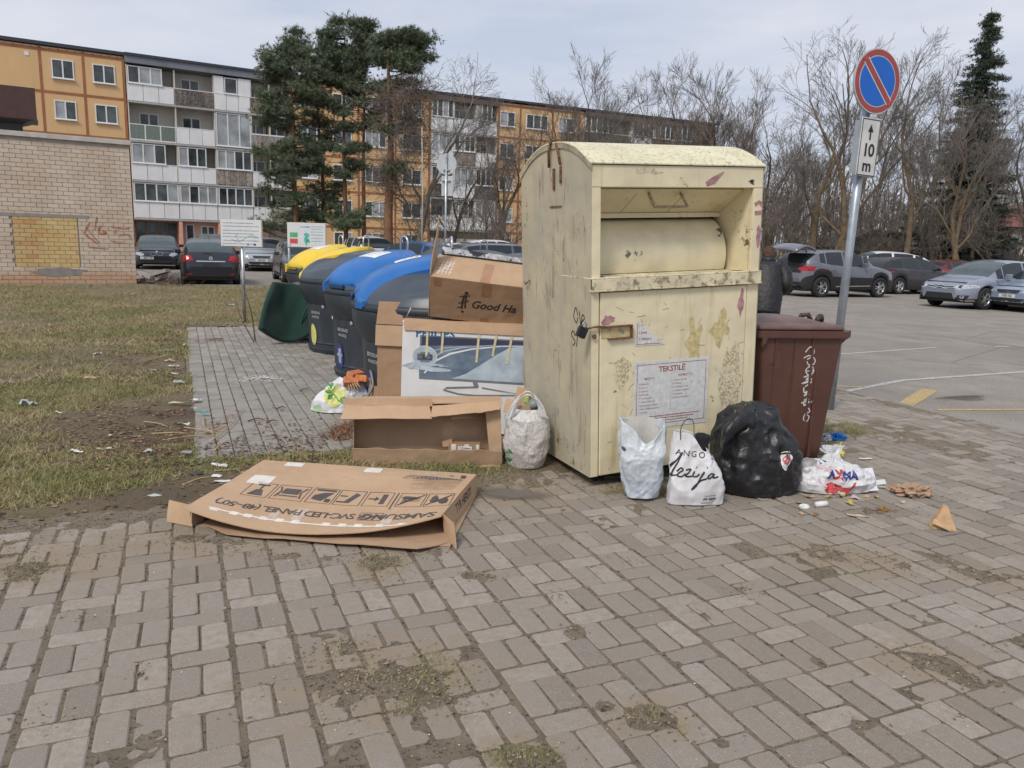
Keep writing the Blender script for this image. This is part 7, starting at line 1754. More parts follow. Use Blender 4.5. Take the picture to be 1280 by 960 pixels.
# ---- conifers
def ndl(name, a, b_):
    t = NT(name); c = t.ramp(t.rand(True), 0, 1, a, b_); c = t.mix(t.ramp(t.noise(.45, 4, .6), .35, .7), c, tuple(x * .62 for x in a[:3]) + (1,)); MATS[name] = t.done(c, .7); return MATS[name]
nd1 = ndl('pine needles', (.10, .14, .08, 1), (.25, .30, .17, 1)); nd2 = ndl('spruce needles', (.035, .056, .036, 1), (.09, .125, .075, 1)); nd3 = ndl('dead needles', (.10, .055, .03, 1), (.20, .115, .07, 1))
def tufts(name, cl, ln, wd, per, m, seed=0, upb=.35):
    """cl: (x,y,z,rx,ry,rz,n) clumps of needle sprays"""
    rg = np.random.RandomState(seed); out = []
    for x, y, z, rx, ry, rz, n in cl:
        c = rg.normal(0, .5, (n, 3)) * [rx, ry, rz] + [x, y, z]; d0 = rg.normal(0, 1, (n, 3)); d0[:, 2] += upb; d0 /= np.linalg.norm(d0, axis=1, keepdims=True)
        for k in range(per):
            d = d0 + rg.normal(0, .55, (n, 3)); d /= np.linalg.norm(d, axis=1, keepdims=True); s_ = np.cross(d, rg.normal(0, 1, (n, 3))); s_ /= np.maximum(np.linalg.norm(s_, axis=1, keepdims=True), 1e-5); l = ln * rg.uniform(.6, 1.3, (n, 1))
            out.append(np.stack([c - s_ * wd, c + s_ * wd, c + d * l], 1))
    v = np.concatenate(out).astype(np.float32); n = len(v); me = bpy.data.meshes.new(name); me.vertices.add(n * 3); me.vertices.foreach_set('co', v.reshape(-1)); me.loops.add(n * 3); me.loops.foreach_set('vertex_index', np.arange(n * 3, dtype=np.int32)); me.polygons.add(n); me.polygons.foreach_set('loop_start', np.arange(0, n * 3, 3, dtype=np.int32)); me.polygons.foreach_set('loop_total', np.full(n, 3, np.int32)); me.materials.append(m); me.update(calc_edges=True); return me
def pine(px, d, top, clumps, label, seed, base_px=None, trunk_r=.17, dead=None):
    """clumps in photograph terms: (px, py, half width px, half height px, n)"""
    x0 = on_plane(px, 240, d)[0]; H = on_plane(px, top, d)[1]; T = thing('pine_tree', label, 'pine tree', (x0, d, -.05), 0, 'pines before the ochre block'); r_ = random.Random(seed)
    tx = lambda z: .25 * noise.noise(Vector((z * .12, seed, 0))) * 2
    tr = [Vector((tx(H * k / 14), tx(H * k / 14 + 40), H * k / 14)) for k in range(14)]
    b = MB(); b.tube(tr, [trunk_r * (1 - .85 * k / 14) for k in range(14)], 8)
    cl = []; segs = []
    for cx, cy, hw, hh, n in clumps:
        k0 = max(3, int(hw * hh / 26))
        for q in range(k0):
            a_, e_ = cx + hw * r_.uniform(-.95, .95), cy + hh * r_.uniform(-.95, .95)
            xx, zz = on_plane(a_, e_, d); xx -= x0; yy = r_.uniform(-1, 1) * hw / FOC * d * .9
            s_ = r_.uniform(.55, 1.15) * .43
            cl.append((xx, yy, zz, s_ * 1.5, s_ * 1.2, s_ * .62, int(.75 * n / k0)))
            zt = max(.6, zz - r_.uniform(.2, .9) * (abs(xx) * .35 + .2)); i = min(12, int(zt / H * 14)); p0 = tr[i].copy(); p0.z = min(zt, H * .95)
            mid = p0.lerp(Vector((xx, yy, zz)), .5) + Vector((0, 0, -.12)); segs += [(p0, mid, .05, .035), (mid, Vector((xx, yy, zz)), .035, .015)]
            for w_ in range(5): segs.append((mid.lerp(Vector((xx, yy, zz)), r_.random()), Vector((xx, yy, zz)) + Vector((r_.gauss(0, s_), r_.gauss(0, s_), r_.gauss(.1, s_ * .5))), .018, .010))
    for q in range(26):
        z = H * r_.uniform(.15, .8); i = min(12, int(z / H * 14)); p0 = tr[i]; segs.append((Vector((p0.x, p0.y, z)), Vector((p0.x + r_.gauss(0, 1), p0.y + r_.gauss(0, .8), z + r_.uniform(-.3, .3))), .028, .010))
    b.build('trunk', pine_b, T)
    for nm, me in (('branches', seg_mesh('branches', segs, 3, bark)), ('crown', tufts('crown', cl, .24, .012, 15, nd1, seed))): o = bpy.data.objects.new(nm, me); COL.objects.link(o); o.parent = T
    if dead:
        cl2 = []; sg = []
        for cx, cy, hw, hh, n in dead:
            c0 = Vector((on_plane(cx, cy, d)[0] - x0, 0, on_plane(cx, cy, d)[1])); R2 = hw / FOC * d; R3 = hh / FOC * d
            for q in range(n):
                a = c0 + Vector((r_.gauss(0, .5) * R2, r_.gauss(0, .4) * R2, r_.gauss(0, .42) * R3)); e_ = a + Vector((r_.gauss(0, .5), r_.gauss(0, .5), r_.gauss(.15, .4))); sg.append((a, e_, .012, .008)); sg.append((e_, e_ + Vector((r_.gauss(0, .3), r_.gauss(0, .3), r_.gauss(.1, .25))), .008, .006))
            cl2.append((c0.x, c0.y, c0.z, R2, R2, R3, n))
        for nm, me in (('dead_twigs', seg_mesh('dead_twigs', sg, 3, twr)), ('dead_needles', tufts('dead_needles', cl2, .16, .016, 2, nd3, seed))): o = bpy.data.objects.new(nm, me); COL.objects.link(o); o.parent = T
    return T
pine(368, 44, 30, [(366, 50, 9, 14, 500), (352, 72, 17, 14, 800), (380, 70, 16, 14, 800), (366, 98, 34, 16, 1500), (350, 84, 18, 10, 500), (358, 128, 32, 14, 1100), (385, 118, 20, 12, 600), (352, 152, 24, 9, 700), (345, 188, 20, 14, 900), (372, 180, 22, 12, 800), (350, 222, 22, 14, 900), (384, 205, 18, 12, 600), (362, 248, 28, 8, 600), (342, 276, 24, 9, 600)], 'leftmost pine, over the end of the white balconies', 3)
pine(399, 46, 50, [(400, 66, 9, 14, 300), (404, 92, 16, 14, 600), (396, 120, 18, 12, 500), (404, 150, 20, 8, 500), (396, 176, 18, 7, 450), (400, 205, 18, 9, 500), (404, 240, 26, 12, 800), (392, 264, 32, 10, 900)], 'slender pine with a bare reddish trunk, second from the left', 5, trunk_r=.14)
pine(431, 45, 19, [(422, 32, 7, 10, 350), (416, 52, 14, 14, 800), (430, 68, 18, 14, 900), (421, 92, 20, 12, 800), (432, 108, 18, 10, 600), (428, 134, 16, 8, 450), (428, 162, 16, 7, 400), (424, 185, 18, 7, 450), (422, 214, 16, 6, 350), (436, 276, 22, 8, 550), (410, 270, 18, 7, 350)], 'tall pine in the middle of the group, second highest', 7, trunk_r=.15)
pine(455, 45, 19, [(453, 31, 8, 10, 450), (460, 40, 15, 12, 700), (448, 58, 18, 14, 900), (466, 70, 16, 14, 800), (455, 92, 20, 11, 900), (462, 112, 22, 9, 700), (452, 136, 20, 8, 500), (466, 156, 14, 6, 300), (456, 178, 16, 6, 350), (452, 204, 15, 6, 350), (450, 268, 16, 7, 350)], 'tallest dense pine, right of the middle of the group', 9, trunk_r=.15)
pine(487, 43, 38, [(488, 50, 10, 10, 500), (508, 46, 18, 8, 900), (524, 46, 10, 8, 500), (500, 60, 26, 9, 1300), (520, 66, 12, 8, 600), (492, 76, 22, 8, 900), (515, 82, 16, 6, 600), (498, 98, 18, 5, 500), (484, 160, 14, 6, 200), (512, 148, 8, 8, 200), (492, 215, 14, 10, 350)], 'rightmost pine, thick trunked, with a flat cap crown and dead brown middle', 11, trunk_r=.30, dead=[(518, 118, 26, 24, 420), (505, 150, 30, 30, 380), (488, 225, 18, 26, 260), (520, 180, 24, 30, 300), (482, 130, 14, 14, 150)])
def spruce(px, d, top, hwb, label, seed):
    x0, H = on_plane(px, top, d); T = thing('spruce_tree', label, 'spruce', (x0, d, -.05)); r_ = random.Random(seed); Rb = hwb / FOC * d
    b = MB(); b.tube([(0, 0, 0), (0, 0, H * .5), (0, 0, H)], [.22, .12, .02], 7); b.build('trunk', bark, T); cl = []; segs = []
    z = H * .06
    while z < H * .985:
        t_ = z / H; Rr = Rb * (1 - t_) ** .8 * r_.uniform(.75, 1.2) + .15; n = max(5, int(11 * (1 - t_) + 5))
        for q in range(n):
            a = r_.uniform(0, 6.283); L_ = Rr * r_.uniform(.65, 1.12); dz = -.22 * L_ + (.3 * (1 - t_)) * 0
            for w_ in range(max(2, int(L_ / .35))):
                k = (w_ + .6) / max(2, int(L_ / .35)); cl.append((math.cos(a) * L_ * k, math.sin(a) * L_ * k, z + dz * k + .10 * L_ * k * k, .30, .30, .13, 20))
            segs.append((Vector((0, 0, z)), Vector((math.cos(a) * L_, math.sin(a) * L_, z + dz)), .03, .012))
        z += .26 + .16 * (1 - t_)
    for nm, me in (('branches', seg_mesh('branches', segs, 3, bark)), ('crown', tufts('crown', cl, .17, .018, 6, nd2, seed, -.2))): o = bpy.data.objects.new(nm, me); COL.objects.link(o); o.parent = T
spruce(1240, 52, 8, 66, 'tall dark spruce with a pointed top at the far right', 4)
# ================================================================== CARS
def paint(name, c, metal=.35, rough=.28):
    t = NT(name); col = t.ramp(t.noise(1.5, 4), .3, .7, tuple(x * .9 for x in c) + (1,), tuple(min(1, x * 1.08) for x in c) + (1,))
    dust = t.ramp(t.math('MULTIPLY', t.n('ShaderNodeSeparateXYZ', {0: t.tc.outputs['Object']}).outputs[2], -1.0), -.75, -.15)
    col = t.mix(t.math('MULTIPLY', dust, .45), col, (.16, .14, .12, 1))
    t.b.inputs['Coat Weight'].default_value = .6; t.b.inputs['Coat Roughness'].default_value = .08
    MATS[name] = t.done(col, rough, None, metal); return MATS[name]
cglass = mat('car glass', (.018, .024, .028), .04, spec=.6); cglass2 = mat('car glass light', (.06, .085, .09), .05, spec=.7)
trim = mat('black trim', (.02, .02, .022), .55); tyre_m = mat('tyre', (.022, .022, .022), .85, bump=.2); rim_m = mat('alloy', (.55, .56, .58), .3, .8); chrome = mat('chrome', (.72, .73, .75), .15, 1.0)
tail_m = mat('tail lamp', (.42, .015, .025), .2, var=.2, vs=20); head_m = mat('head lamp', (.55, .58, .60), .12, .3, var=.3, vs=20); plate_m = mat('number plate', (.66, .67, .66), .5)
def interp(tb, x):
    if x <= tb[0][0]: return tb[0][1]
    for i in range(len(tb) - 1):
        if x <= tb[i + 1][0]:
            k = (x - tb[i][0]) / (tb[i + 1][0] - tb[i][0]); p0 = tb[max(i - 1, 0)][1]; p1 = tb[i][1]; p2 = tb[i + 1][1]; p3 = tb[min(i + 2, len(tb) - 1)][1]
            m1 = (p2 - p0) * .35; m2 = (p3 - p1) * .35
            return (2 * k ** 3 - 3 * k ** 2 + 1) * p1 + (k ** 3 - 2 * k ** 2 + k) * m1 + (-2 * k ** 3 + 3 * k ** 2) * p2 + (k ** 3 - k ** 2) * m2
    return tb[-1][1]
SHAPE = {
 'hatch': dict(L=4.33, W=1.79, wb=(.90, 3.51), wr=.325, sill=.20, top=[(0, .60), (.06, .70), (.3, .80), (.75, .90), (1.08, .98), (1.5, 1.26), (1.9, 1.43), (2.3, 1.485), (3.1, 1.46), (3.65, 1.36), (4.0, 1.18), (4.2, .98), (4.30, .84), (4.33, .6)], sh=[(0, .56), (.1, .66), (.4, .76), (1.0, .885), (2.4, .93), (3.8, .99), (4.15, .95), (4.3, .80), (4.33, .58)], win=[(1.36, 1.62), (1.66, 2.55), (2.63, 3.35), (3.43, 3.72)], ws=(1.10, 1.95), rw=(3.62, 4.12)),
 'suv': dict(L=4.25, W=1.82, wb=(.84, 3.48), wr=.345, sill=.27, top=[(0, .70), (.05, .82), (.25, .93), (.8, 1.03), (1.05, 1.08), (1.45, 1.33), (1.85, 1.52), (2.3, 1.585), (3.1, 1.56), (3.7, 1.46), (4.0, 1.25), (4.15, 1.0), (4.22, .85), (4.25, .6)], sh=[(0, .66), (.1, .78), (.4, .90), (1.0, 1.0), (2.4, 1.02), (3.3, 1.08), (3.8, 1.16), (4.1, 1.02), (4.2, .86), (4.25, .6)], win=[(1.40, 1.62), (1.66, 2.50), (2.58, 3.30), (3.36, 3.6)], ws=(1.08, 1.9), rw=(3.68, 4.08)),
 'wagon': dict(L=4.93, W=1.87, wb=(.95, 3.86), wr=.335, sill=.19, top=[(0, .58), (.06, .70), (.35, .82), (.9, .93), (1.25, .99), (1.7, 1.24), (2.15, 1.40), (2.6, 1.46), (3.7, 1.45), (4.3, 1.38), (4.55, 1.25), (4.78, 1.05), (4.9, .88), (4.93, .6)], sh=[(0, .55), (.1, .66), (.5, .80), (1.2, .90), (2.6, .94), (4.2, .99), (4.7, .98), (4.88, .84), (4.93, .58)], win=[(1.52, 1.75), (1.80, 2.70), (2.78, 3.62), (3.70, 4.32)], ws=(1.28, 2.2), rw=(4.38, 4.74)),
 'sedan': dict(L=4.53, W=1.82, wb=(.78, 3.54), wr=.325, sill=.18, top=[(0, .56), (.05, .68), (.3, .79), (.9, .89), (1.35, .96), (1.75, 1.2), (2.15, 1.37), (2.6, 1.42), (3.1, 1.38), (3.55, 1.22), (3.9, 1.05), (4.2, 1.02), (4.45, .98), (4.50, .85), (4.53, .6)], sh=[(0, .53), (.1, .65), (.5, .77), (1.2, .87), (2.6, .91), (3.9, .96), (4.3, .95), (4.5, .82), (4.53, .58)], win=[(1.6, 1.8), (1.85, 2.55), (2.63, 3.2), (3.26, 3.5)], ws=(1.38, 2.2), rw=(3.25, 3.85)),
}
def make_car(kind, pm, name, label, pos, heading, group='parked cars', sc_=1.0, glassm=None, front=None, rear=None, chrome_win=False, cat='car', spokes=5, boot_open=False, badge=None, clad=False):
    """local -x is the front; pos = middle of the car on the ground; heading = azimuth the front points to, measured from U"""
    P_ = SHAPE[kind]; L_, W_ = P_['L'], P_['W']; T = thing(name, label, cat, (pos[0], pos[1], -.045), heading + math.pi, group); T.scale = (sc_,) * 3
    off = Matrix.Translation((-L_ / 2, 0, 0)); R_ = P_['wr'] * 1.14; zw = P_['wr']
    xs = set([0, .015, .04, .08, .13, .2, .28, L_ - .015, L_ - .04, L_ - .08, L_ - .14, L_ - .22, L_])
    x = .36
    while x < L_ - .25: xs.add(round(x, 3)); x += .115
    for w_ in P_['wb']:
        for k in range(13): xs.add(round(w_ + R_ * math.cos(math.pi * k / 12), 4))
    for a, c_ in P_['win']: xs.add(a); xs.add(c_)
    for a in P_['ws'] + P_['rw']: xs.add(a)
    xs = sorted(xs); xs = [x for i, x in enumerate(xs) if i == 0 or x - xs[i - 1] > .004]
    plan = [(0, .60), (.03, .70), (.1, .80), (.25, .90), (.5, .965), (1.0, .995), (2.0, 1.0), (L_ - 1.2, 1.0), (L_ - .5, .965), (L_ - .2, .90), (L_ - .06, .82), (L_, .72)]
    half = []
    for x in xs:
        hw = W_ / 2 * interp(plan, x); zs = interp(P_['sh'], x); zt = max(interp(P_['top'], x), zs + .02); g_ = zt - zs
        end = min(x, L_ - x); zb = P_['sill'] + .10 * max(0, 1 - end / .25) ** 2
        for w_ in P_['wb']:
            dx = abs(x - w_)
            if dx < R_: zb = max(zb, zw + math.sqrt(R_ * R_ - dx * dx))
        zb = min(zb, zs - .06); rw_ = hw * .90 - .32 * max(0, g_ - .05); rw_ = min(rw_, hw * .80 if g_ > .08 else hw * .84)
        ze = zs + .022 + (g_ - .022) * (.86 if g_ > .12 else .7)
        half.append([(hw * .965, zb), (hw * 1.0, zb + (zs - zb) * .22), (hw * 1.0, zb + (zs - zb) * .55), (hw * .985, zb + (zs - zb) * .85), (hw * .955, zs), (hw * .915, zs + .02), (hw * .915 * .5 + rw_ * .5 + .012, (zs + .02 + ze) / 2), (rw_, ze), (rw_ * .80, ze + (zt - ze) * .62), (rw_ * .45, zt - (zt - ze) * .08), (0, zt)])
    n = 21; V_ = []
    for x, h in zip(xs, half): V_.append([(x, y, z) for y, z in h] + [(x, -y, z) for y, z in h[:-1][::-1]])
    parts = {'body': [], 'windscreen': [], 'rear_window': [], 'sw': {}}
    for i in range(len(xs) - 1):
        xm = (xs[i] + xs[i + 1]) / 2; zs = interp(P_['sh'], xm); g_ = interp(P_['top'], xm) - zs
        for k in range(n - 1):
            kk = k if k < 10 else 19 - k; q = ((i, k), (i, k + 1), (i + 1, k + 1), (i + 1, k))
            wi = [j for j, (a, c_) in enumerate(P_['win']) if a <= xm <= c_]
            if kk in (5, 6) and wi and g_ > .13: parts['sw'].setdefault((wi[0], k < 10), []).append(q)
            elif kk in (7, 8, 9) and P_['ws'][0] <= xm <= P_['ws'][1]: parts['windscreen'].append(q)
            elif kk in (7, 8, 9) and P_['rw'][0] <= xm <= P_['rw'][1]: parts['rear_window'].append(q)
            else: parts['body'].append((q, kk))
    def emit(nm, qs, m, mi=None, thick=0):
        idx = {}; vs = []; fs = []
        for q in qs:
            f = []
            for a in q:
                if a not in idx: idx[a] = len(vs); vs.append(V_[a[0]][a[1]])
                f.append(idx[a])
            fs.append(tuple(f))
        b = MB(); b.add([(a - L_ / 2, c_, z) for a, c_, z in vs], fs, 0, True); return b, fs
    b, _ = emit('body', [q for q, kk in parts['body']], pm)
    b.m = [1 if (kk == 0 or (clad and kk == 1)) else 0 for q, kk in parts['body']]
    o = len(b.v); r0 = V_[0]; r1 = V_[-1]; b.add([(a - L_ / 2, c_, z) for a, c_, z in r0], [tuple(range(n))[::-1]]); b.add([(a - L_ / 2, c_, z) for a, c_, z in r1], [tuple(range(n))])
    body = b.build('body', [pm, trim], T); es = body.modifiers.new('e', 'EDGE_SPLIT'); es.split_angle = R(38)
    for nm in ('windscreen', 'rear_window'): q, _ = emit(nm, parts[nm], glassm or cglass); q.build(nm, glassm or cglass, T)
    for key, qs in parts['sw'].items(): q, _ = emit('side_window', qs, cglass); q.build('side_window', cglass, T)
    # inside and underbody
    b = MB(); b.bb(-L_ / 2 + .25, L_ / 2 - .25, -W_ * .36, W_ * .36, .24, .80); b.bb(-L_ / 2 + .12, L_ / 2 - .12, -W_ * .42, W_ * .42, .20, .34)
    b.bb(P_['ws'][1] - L_ / 2 + .1, P_['rw'][0] - L_ / 2 - .3, -W_ * .34, W_ * .34, .8, .98); b.build('cabin', trim, T)
    bv = bvh_of(body)
    # wheels
    for w_ in P_['wb']:
        for s_ in (1, -1):
            r = P_['wr']; cx, cy = w_ - L_ / 2, s_ * (W_ / 2 - .115)
            t_ = MB(); t_.lathe([(r * .62, -.10), (r * .93, -.105), (r, -.085), (r, .085), (r * .93, .105), (r * .66, .10), (r * .62, .05)], 28, axis='y', cap=False); w0 = t_.build('wheel', tyre_m, T, Matrix.Translation((cx, cy, r)))
            q = MB(); yy = s_ * .085
            q.lathe([(r * .66, yy), (r * .61, yy - s_ * .01), (r * .60, yy - s_ * .05)], 28, axis='y', cap=False); q.lathe([(.02, yy - s_ * .01), (.055, yy - s_ * .012), (.06, yy - s_ * .05)], 12, axis='y')
            for k in range(spokes):
                for dd in (-.10, .10):
                    a = 6.28318 * k / spokes + dd; ca, sa = math.cos(a), math.sin(a); a2 = 6.28318 * k / spokes + dd * 2.2; c2, s2 = math.cos(a2), math.sin(a2)
                    p0 = Vector((ca * .04, yy - s_ * .022, sa * .04)); p1 = Vector((c2 * r * .62, yy - s_ * .016, s2 * r * .62)); q.tube([p0, p1], [.020, .024], 4, smooth=False)
            q.build('rim', rim_m, w0); q = MB(); q.lathe([(.0, -s_ * .0), (r * .62, 0)], 20, (0, s_ * .02, 0), axis='y', cap=False); q.build('disc', trim, w0)
    # view frames
    FF = frame3((-L_ / 2 - 1, 0, 0), (0, -1, 0), (0, 0, 1)); RF = frame3((L_ / 2 + 1, 0, 0), (0, 1, 0), (0, 0, 1))
    def D(nm, items, m, fr_, off_=.006, lift=.002): return print_on(nm, items, m, T, fr_, bv, off=off_, maxlen=.09, lift=lift, dist=2.2)
    SD = {s_: frame3((0, s_ * 2, 0), (-s_, 0, 0), (0, 0, 1)) for s_ in (1, -1)}
    zs_ = interp(P_['sh'], 2.2)
    for s_, fr_ in SD.items():
        X = lambda x: -(x - L_ / 2) * s_
        seams = []
        for xx in (P_['win'][0][1] - .28, P_['win'][1][1] + .04, P_['win'][2][1] - .02): seams.append(line([(X(xx), P_['sill'] + .1), (X(xx + .0), zs_ * .7), (X(xx + .03), zs_ - .01)], .012))
        seams.append(line([(X(P_['win'][0][1] - .28), P_['sill'] + .1), (X(P_['win'][2][1] - .02), P_['sill'] + .1)], .012)); D('door_seam', seams, trim, fr_, .002, 0)
        for xx in (P_['win'][1][1] - .18, P_['win'][2][1] - .25): D('door_handle', [rect(X(xx) - .09, X(xx) + .09, zs_ - .14, zs_ - .105)], pm, fr_, .022)
        hx = MB(); hx.loft([[(P_['win'][0][1] + .02 - L_ / 2 + .10 * k * ky, s_ * (W_ / 2 - .06 + .20 * k), zs_ + .02 + z) for ky, z in ((0, 0), (1, .01), (1, .12), (0, .13))] for k in (0, 1)], smooth=False); hx = MB()
        hx.box((P_['win'][0][1] + .08 - L_ / 2, s_ * (W_ / 2 + .045), zs_ + .08), (.10, .18, .13)); hx.box((P_['win'][0][1] + .08 - L_ / 2, s_ * (W_ / 2 - .06), zs_ + .045), (.05, .10, .04)); hx.build('mirror', pm, T, bevel=.03)
        if chrome_win: D('window_trim', [line([(X(P_['win'][0][0] + .1), zs_ + .01), (X(P_['win'][-1][1]), interp(P_['sh'], P_['win'][-1][1]) + .015)], .022)], chrome, fr_, .008); 
        if clad: D('side_strip', [line([(X(1.35), .40), (X(2.9), .37)], .035)], chrome, fr_, .012)
    # front
    if front == 'bmw':
        D('headlamp', [poly([(-.80, .62), (-.78, .70), (-.55, .70), (-.46, .60), (-.60, .55)]), poly([(.80, .62), (.78, .70), (.55, .70), (.46, .60), (.60, .55)])], head_m, FF); D('grille', [poly(blob(-.13, .64, .115, .065, 2, rough=0)), poly(blob(.13, .64, .115, .065, 2, rough=0))], chrome, FF, .006); D('grille', [poly(disc(-.13, .64, .105, .055)), poly(disc(.13, .64, .105, .055)), rect(-.55, .55, .26, .38)], trim, FF, .014)
        D('number_plate', [rect(-.62, -.12, .43, .53)], plate_m, FF, .02); D('plate_letters', [txt('LTU', -.575, .48, .05), txt('DKF 418', -.33, .48, .09, bold=.002)], blkp, FF, .024); D('badge', [poly(disc(0, .735, .035))], chrome, FF, .01)
    elif front == 'chevron':
        D('headlamp', [poly([(-.88, .74), (-.52, .70), (-.38, .62), (-.62, .58), (-.86, .64)]), poly([(.88, .74), (.52, .70), (.38, .62), (.62, .58), (.86, .64)])], head_m, FF); D('headlamp_eye', [poly(disc(-.62, .66, .045)), poly(disc(.62, .66, .045))], trim, FF, .012)
        D('grille', [line([(-.52, .685), (-.15, .66), (0, .70), (.15, .66), (.52, .685)], .022), line([(-.50, .625), (-.15, .60), (0, .64), (.15, .60), (.50, .625)], .022)], chrome, FF, .012)
        D('grille', [poly([(-.50, .69), (.50, .69), (.48, .60), (-.48, .60)]), poly([(-.42, .47), (.42, .47), (.50, .30), (-.50, .30)]), poly([(-.80, .42), (-.60, .42), (-.56, .32), (-.78, .32)]), poly([(.80, .42), (.60, .42), (.56, .32), (.78, .32)])], trim, FF, .006)
        D('lower_lip', [line([(-.84, .27), (-.4, .24), (.4, .24), (.84, .27)], .035)], chrome, FF, .012); D('fog_lamp', [poly(disc(-.69, .37, .04)), poly(disc(.69, .37, .04))], head_m, FF, .012)
    elif front:
        D('headlamp', [poly([(-.82, .70), (-.5, .70), (-.45, .60), (-.80, .58)]), poly([(.82, .70), (.5, .70), (.45, .60), (.80, .58)])], head_m, FF); D('grille', [poly([(-.38, .68), (.38, .68), (.33, .58), (-.33, .58)]), poly([(-.55, .42), (.55, .42), (.50, .28), (-.50, .28)])], trim, FF); D('number_plate', [rect(-.26, .26, .44, .54)], plate_m, FF, .012)
        D('plate_letters', [txt('HZB 305', 0, .49, .085, bold=.002)], blkp, FF, .016)
    zt_ = interp(P_['sh'], L_ - .3)
    if rear == 'opel':
        D('tail_lamp', [poly([(-.80, .92), (-.60, .95), (-.50, .80), (-.80, .74)]), poly([(.80, .92), (.60, .95), (.50, .80), (.80, .74)])], tail_m, RF, .01); D('chrome_bar', [rect(-.42, .42, .755, .785)], chrome, RF, .012); D('number_plate', [rect(-.26, .26, .60, .71)], trim, RF, .008)
        D('badge', [ringf(.038, .052, 24, 0, .86), rect(-.05, .05, .854, .866)], chrome, RF, .012); D('bumper_line', [line([(-.72, .56), (-.4, .50), (.4, .50), (.72, .56)], .012)], trim, RF, .008)
        D('reflector', [rect(-.70, -.56, .36, .39), rect(.56, .70, .36, .39)], tail_m, RF, .01); D('exhaust', [line([(-.35, .24), (.35, .24)], .03)], chrome, RF, .01); D('wiper', [line([(-.22, 1.02), (.05, 1.01)], .02)], trim, RF, .03)
    elif rear == 'audi':
        D('tail_lamp', [poly([(-.90, .90), (-.48, .90), (-.50, .76), (-.88, .74)]), poly([(.90, .90), (.48, .90), (.50, .76), (.88, .74)])], tail_m, RF, .01); D('number_plate', [rect(-.26, .26, .66, .76)], plate_m, RF, .012); D('plate_letters', [txt('JVA 070', 0, .71, .085, bold=.002)], blkp, RF, .016)
        D('badge', [ringf(.036, .05, 20, .09 * k, .86) for k in (-1.5, -.5, .5, 1.5)], chrome, RF, .012); D('bumper', [rect(-.6, .6, .24, .34)], trim, RF, .01)
    elif rear:
        D('tail_lamp', [poly([(-.92, 1.02), (-.70, 1.02), (-.45, .93), (-.62, .86), (-.90, .88)]), poly([(.92, 1.02), (.70, 1.02), (.45, .93), (.62, .86), (.90, .88)])], tail_m, RF, .012); D('bumper', [rect(-.8, .8, .30, .50)], trim, RF, .01)
    # antenna, wipers
    a_ = MB(); a_.tube([(P_['rw'][0] - L_ / 2 - .25, 0, interp(P_['top'], P_['rw'][0] - .25)), (P_['rw'][0] - L_ / 2 - .08, 0, interp(P_['top'], P_['rw'][0] - .25) + .16)], .006, 4); a_.build('antenna', trim, T)
    if boot_open:
        D('boot_opening', [poly([(-.62, .80), (.62, .80), (.66, 1.10), (.55, 1.50), (-.55, 1.50), (-.66, 1.10)])], trim, RF, .012)
        xr = L_ / 2 - .62; zr = 1.50; b = MB(); rows = []
        for j in range(9):
            t_ = j / 8; row = []
            for i in range(11):
                s_ = i / 10 * 2 - 1; w2 = .62 + .10 * math.sin(t_ * 2.2); row.append((xr + .95 * t_, s_ * w2, zr + .10 + .20 * math.sin(t_ * 2.4) - .12 * t_ - .07 * s_ * s_ - (.20 * max(0, t_ - .62))))
            rows.append(row)
        curved(b, rows, .07); tg = b.build('tailgate', pm, T)
        for p_ in tg.data.polygons: p_.use_smooth = True
        b = MB(); rows = [[(xr + .10 + .42 * j / 4, (i / 6 * 2 - 1) * .52, zr + .10 + .20 * math.sin((.1 + .45 * j / 4) * 2.4) - .12 * (.1 + .45 * j / 4) - .07 * ((i / 6 * 2 - 1) * .8) ** 2 + .042) for i in range(7)] for j in range(5)]; curved(b, rows, .01); b.build('tailgate_window', cglass, T)
        b = MB(); b.tube([(xr + .15, .60, zr - .35), (xr + .5, .62, zr + .08)], .012, 5); b.build('gas_strut', trim, T)
    return T
silver_p = paint('silver paint', (.40, .43, .46)); greyb = paint('grey paint', (.17, .175, .205)); black_p = paint('black paint', (.018, .020, .028), .2); black_w = paint('black wine paint', (.028, .020, .026), .2); white_p = paint('white paint', (.68, .69, .70), 0); blue_p = paint('blue paint', (.02, .13, .36)); red_p = paint('dark red paint', (.22, .02, .02)); cit_p = paint('blue grey silver paint', (.27, .30, .37)); seat_p = paint('light blue grey paint', (.26, .32, .42), .2); dk_p = paint('dark grey paint', (.07, .075, .085)); slate = paint('slate paint', (.11, .13, .155))
HU, HNU, HV, HNV = GA, GA + math.pi, GA + math.pi / 2, GA - math.pi / 2
def at_(px, py): return G(px, py, -.045)
# right hand car park
c0 = (at_(1021, 371) + at_(1097, 372)) / 2 + V * .80
make_car('suv', greyb, 'parked_car', 'metallic grey crossover with its boot open, behind the parking sign pole', c0, HU, sc_=1.10, rear='cap', boot_open=True, clad=True)
c0 = at_(1226, 387); c0 = c0 + U * (4.33 / 2 - .90) * 1.05 + V * .80
make_car('hatch', cit_p, 'parked_car', 'silver blue hatchback with a chevron grille facing left, nearest whole car at the right', c0, HNU, sc_=1.06, front='chevron', glassm=cglass2)
c0 = at_(1113, 368); make_car('wagon', black_w, 'parked_car', 'black estate car with red tail lamps, between the grey crossover and the silver blue hatchback', c0 + U * 2.0 + V * 1.0, HU, rear='audi', chrome_win=True, sc_=1.05)
make_car('hatch', white_p, 'parked_car', 'white hatchback seen over the bonnet of the grey crossover', Vector((on_plane(1094, 320, 37.5)[0], 37.5, 0)), HNU - .5, rear='x', front='y', glassm=cglass2, sc_=1.2)
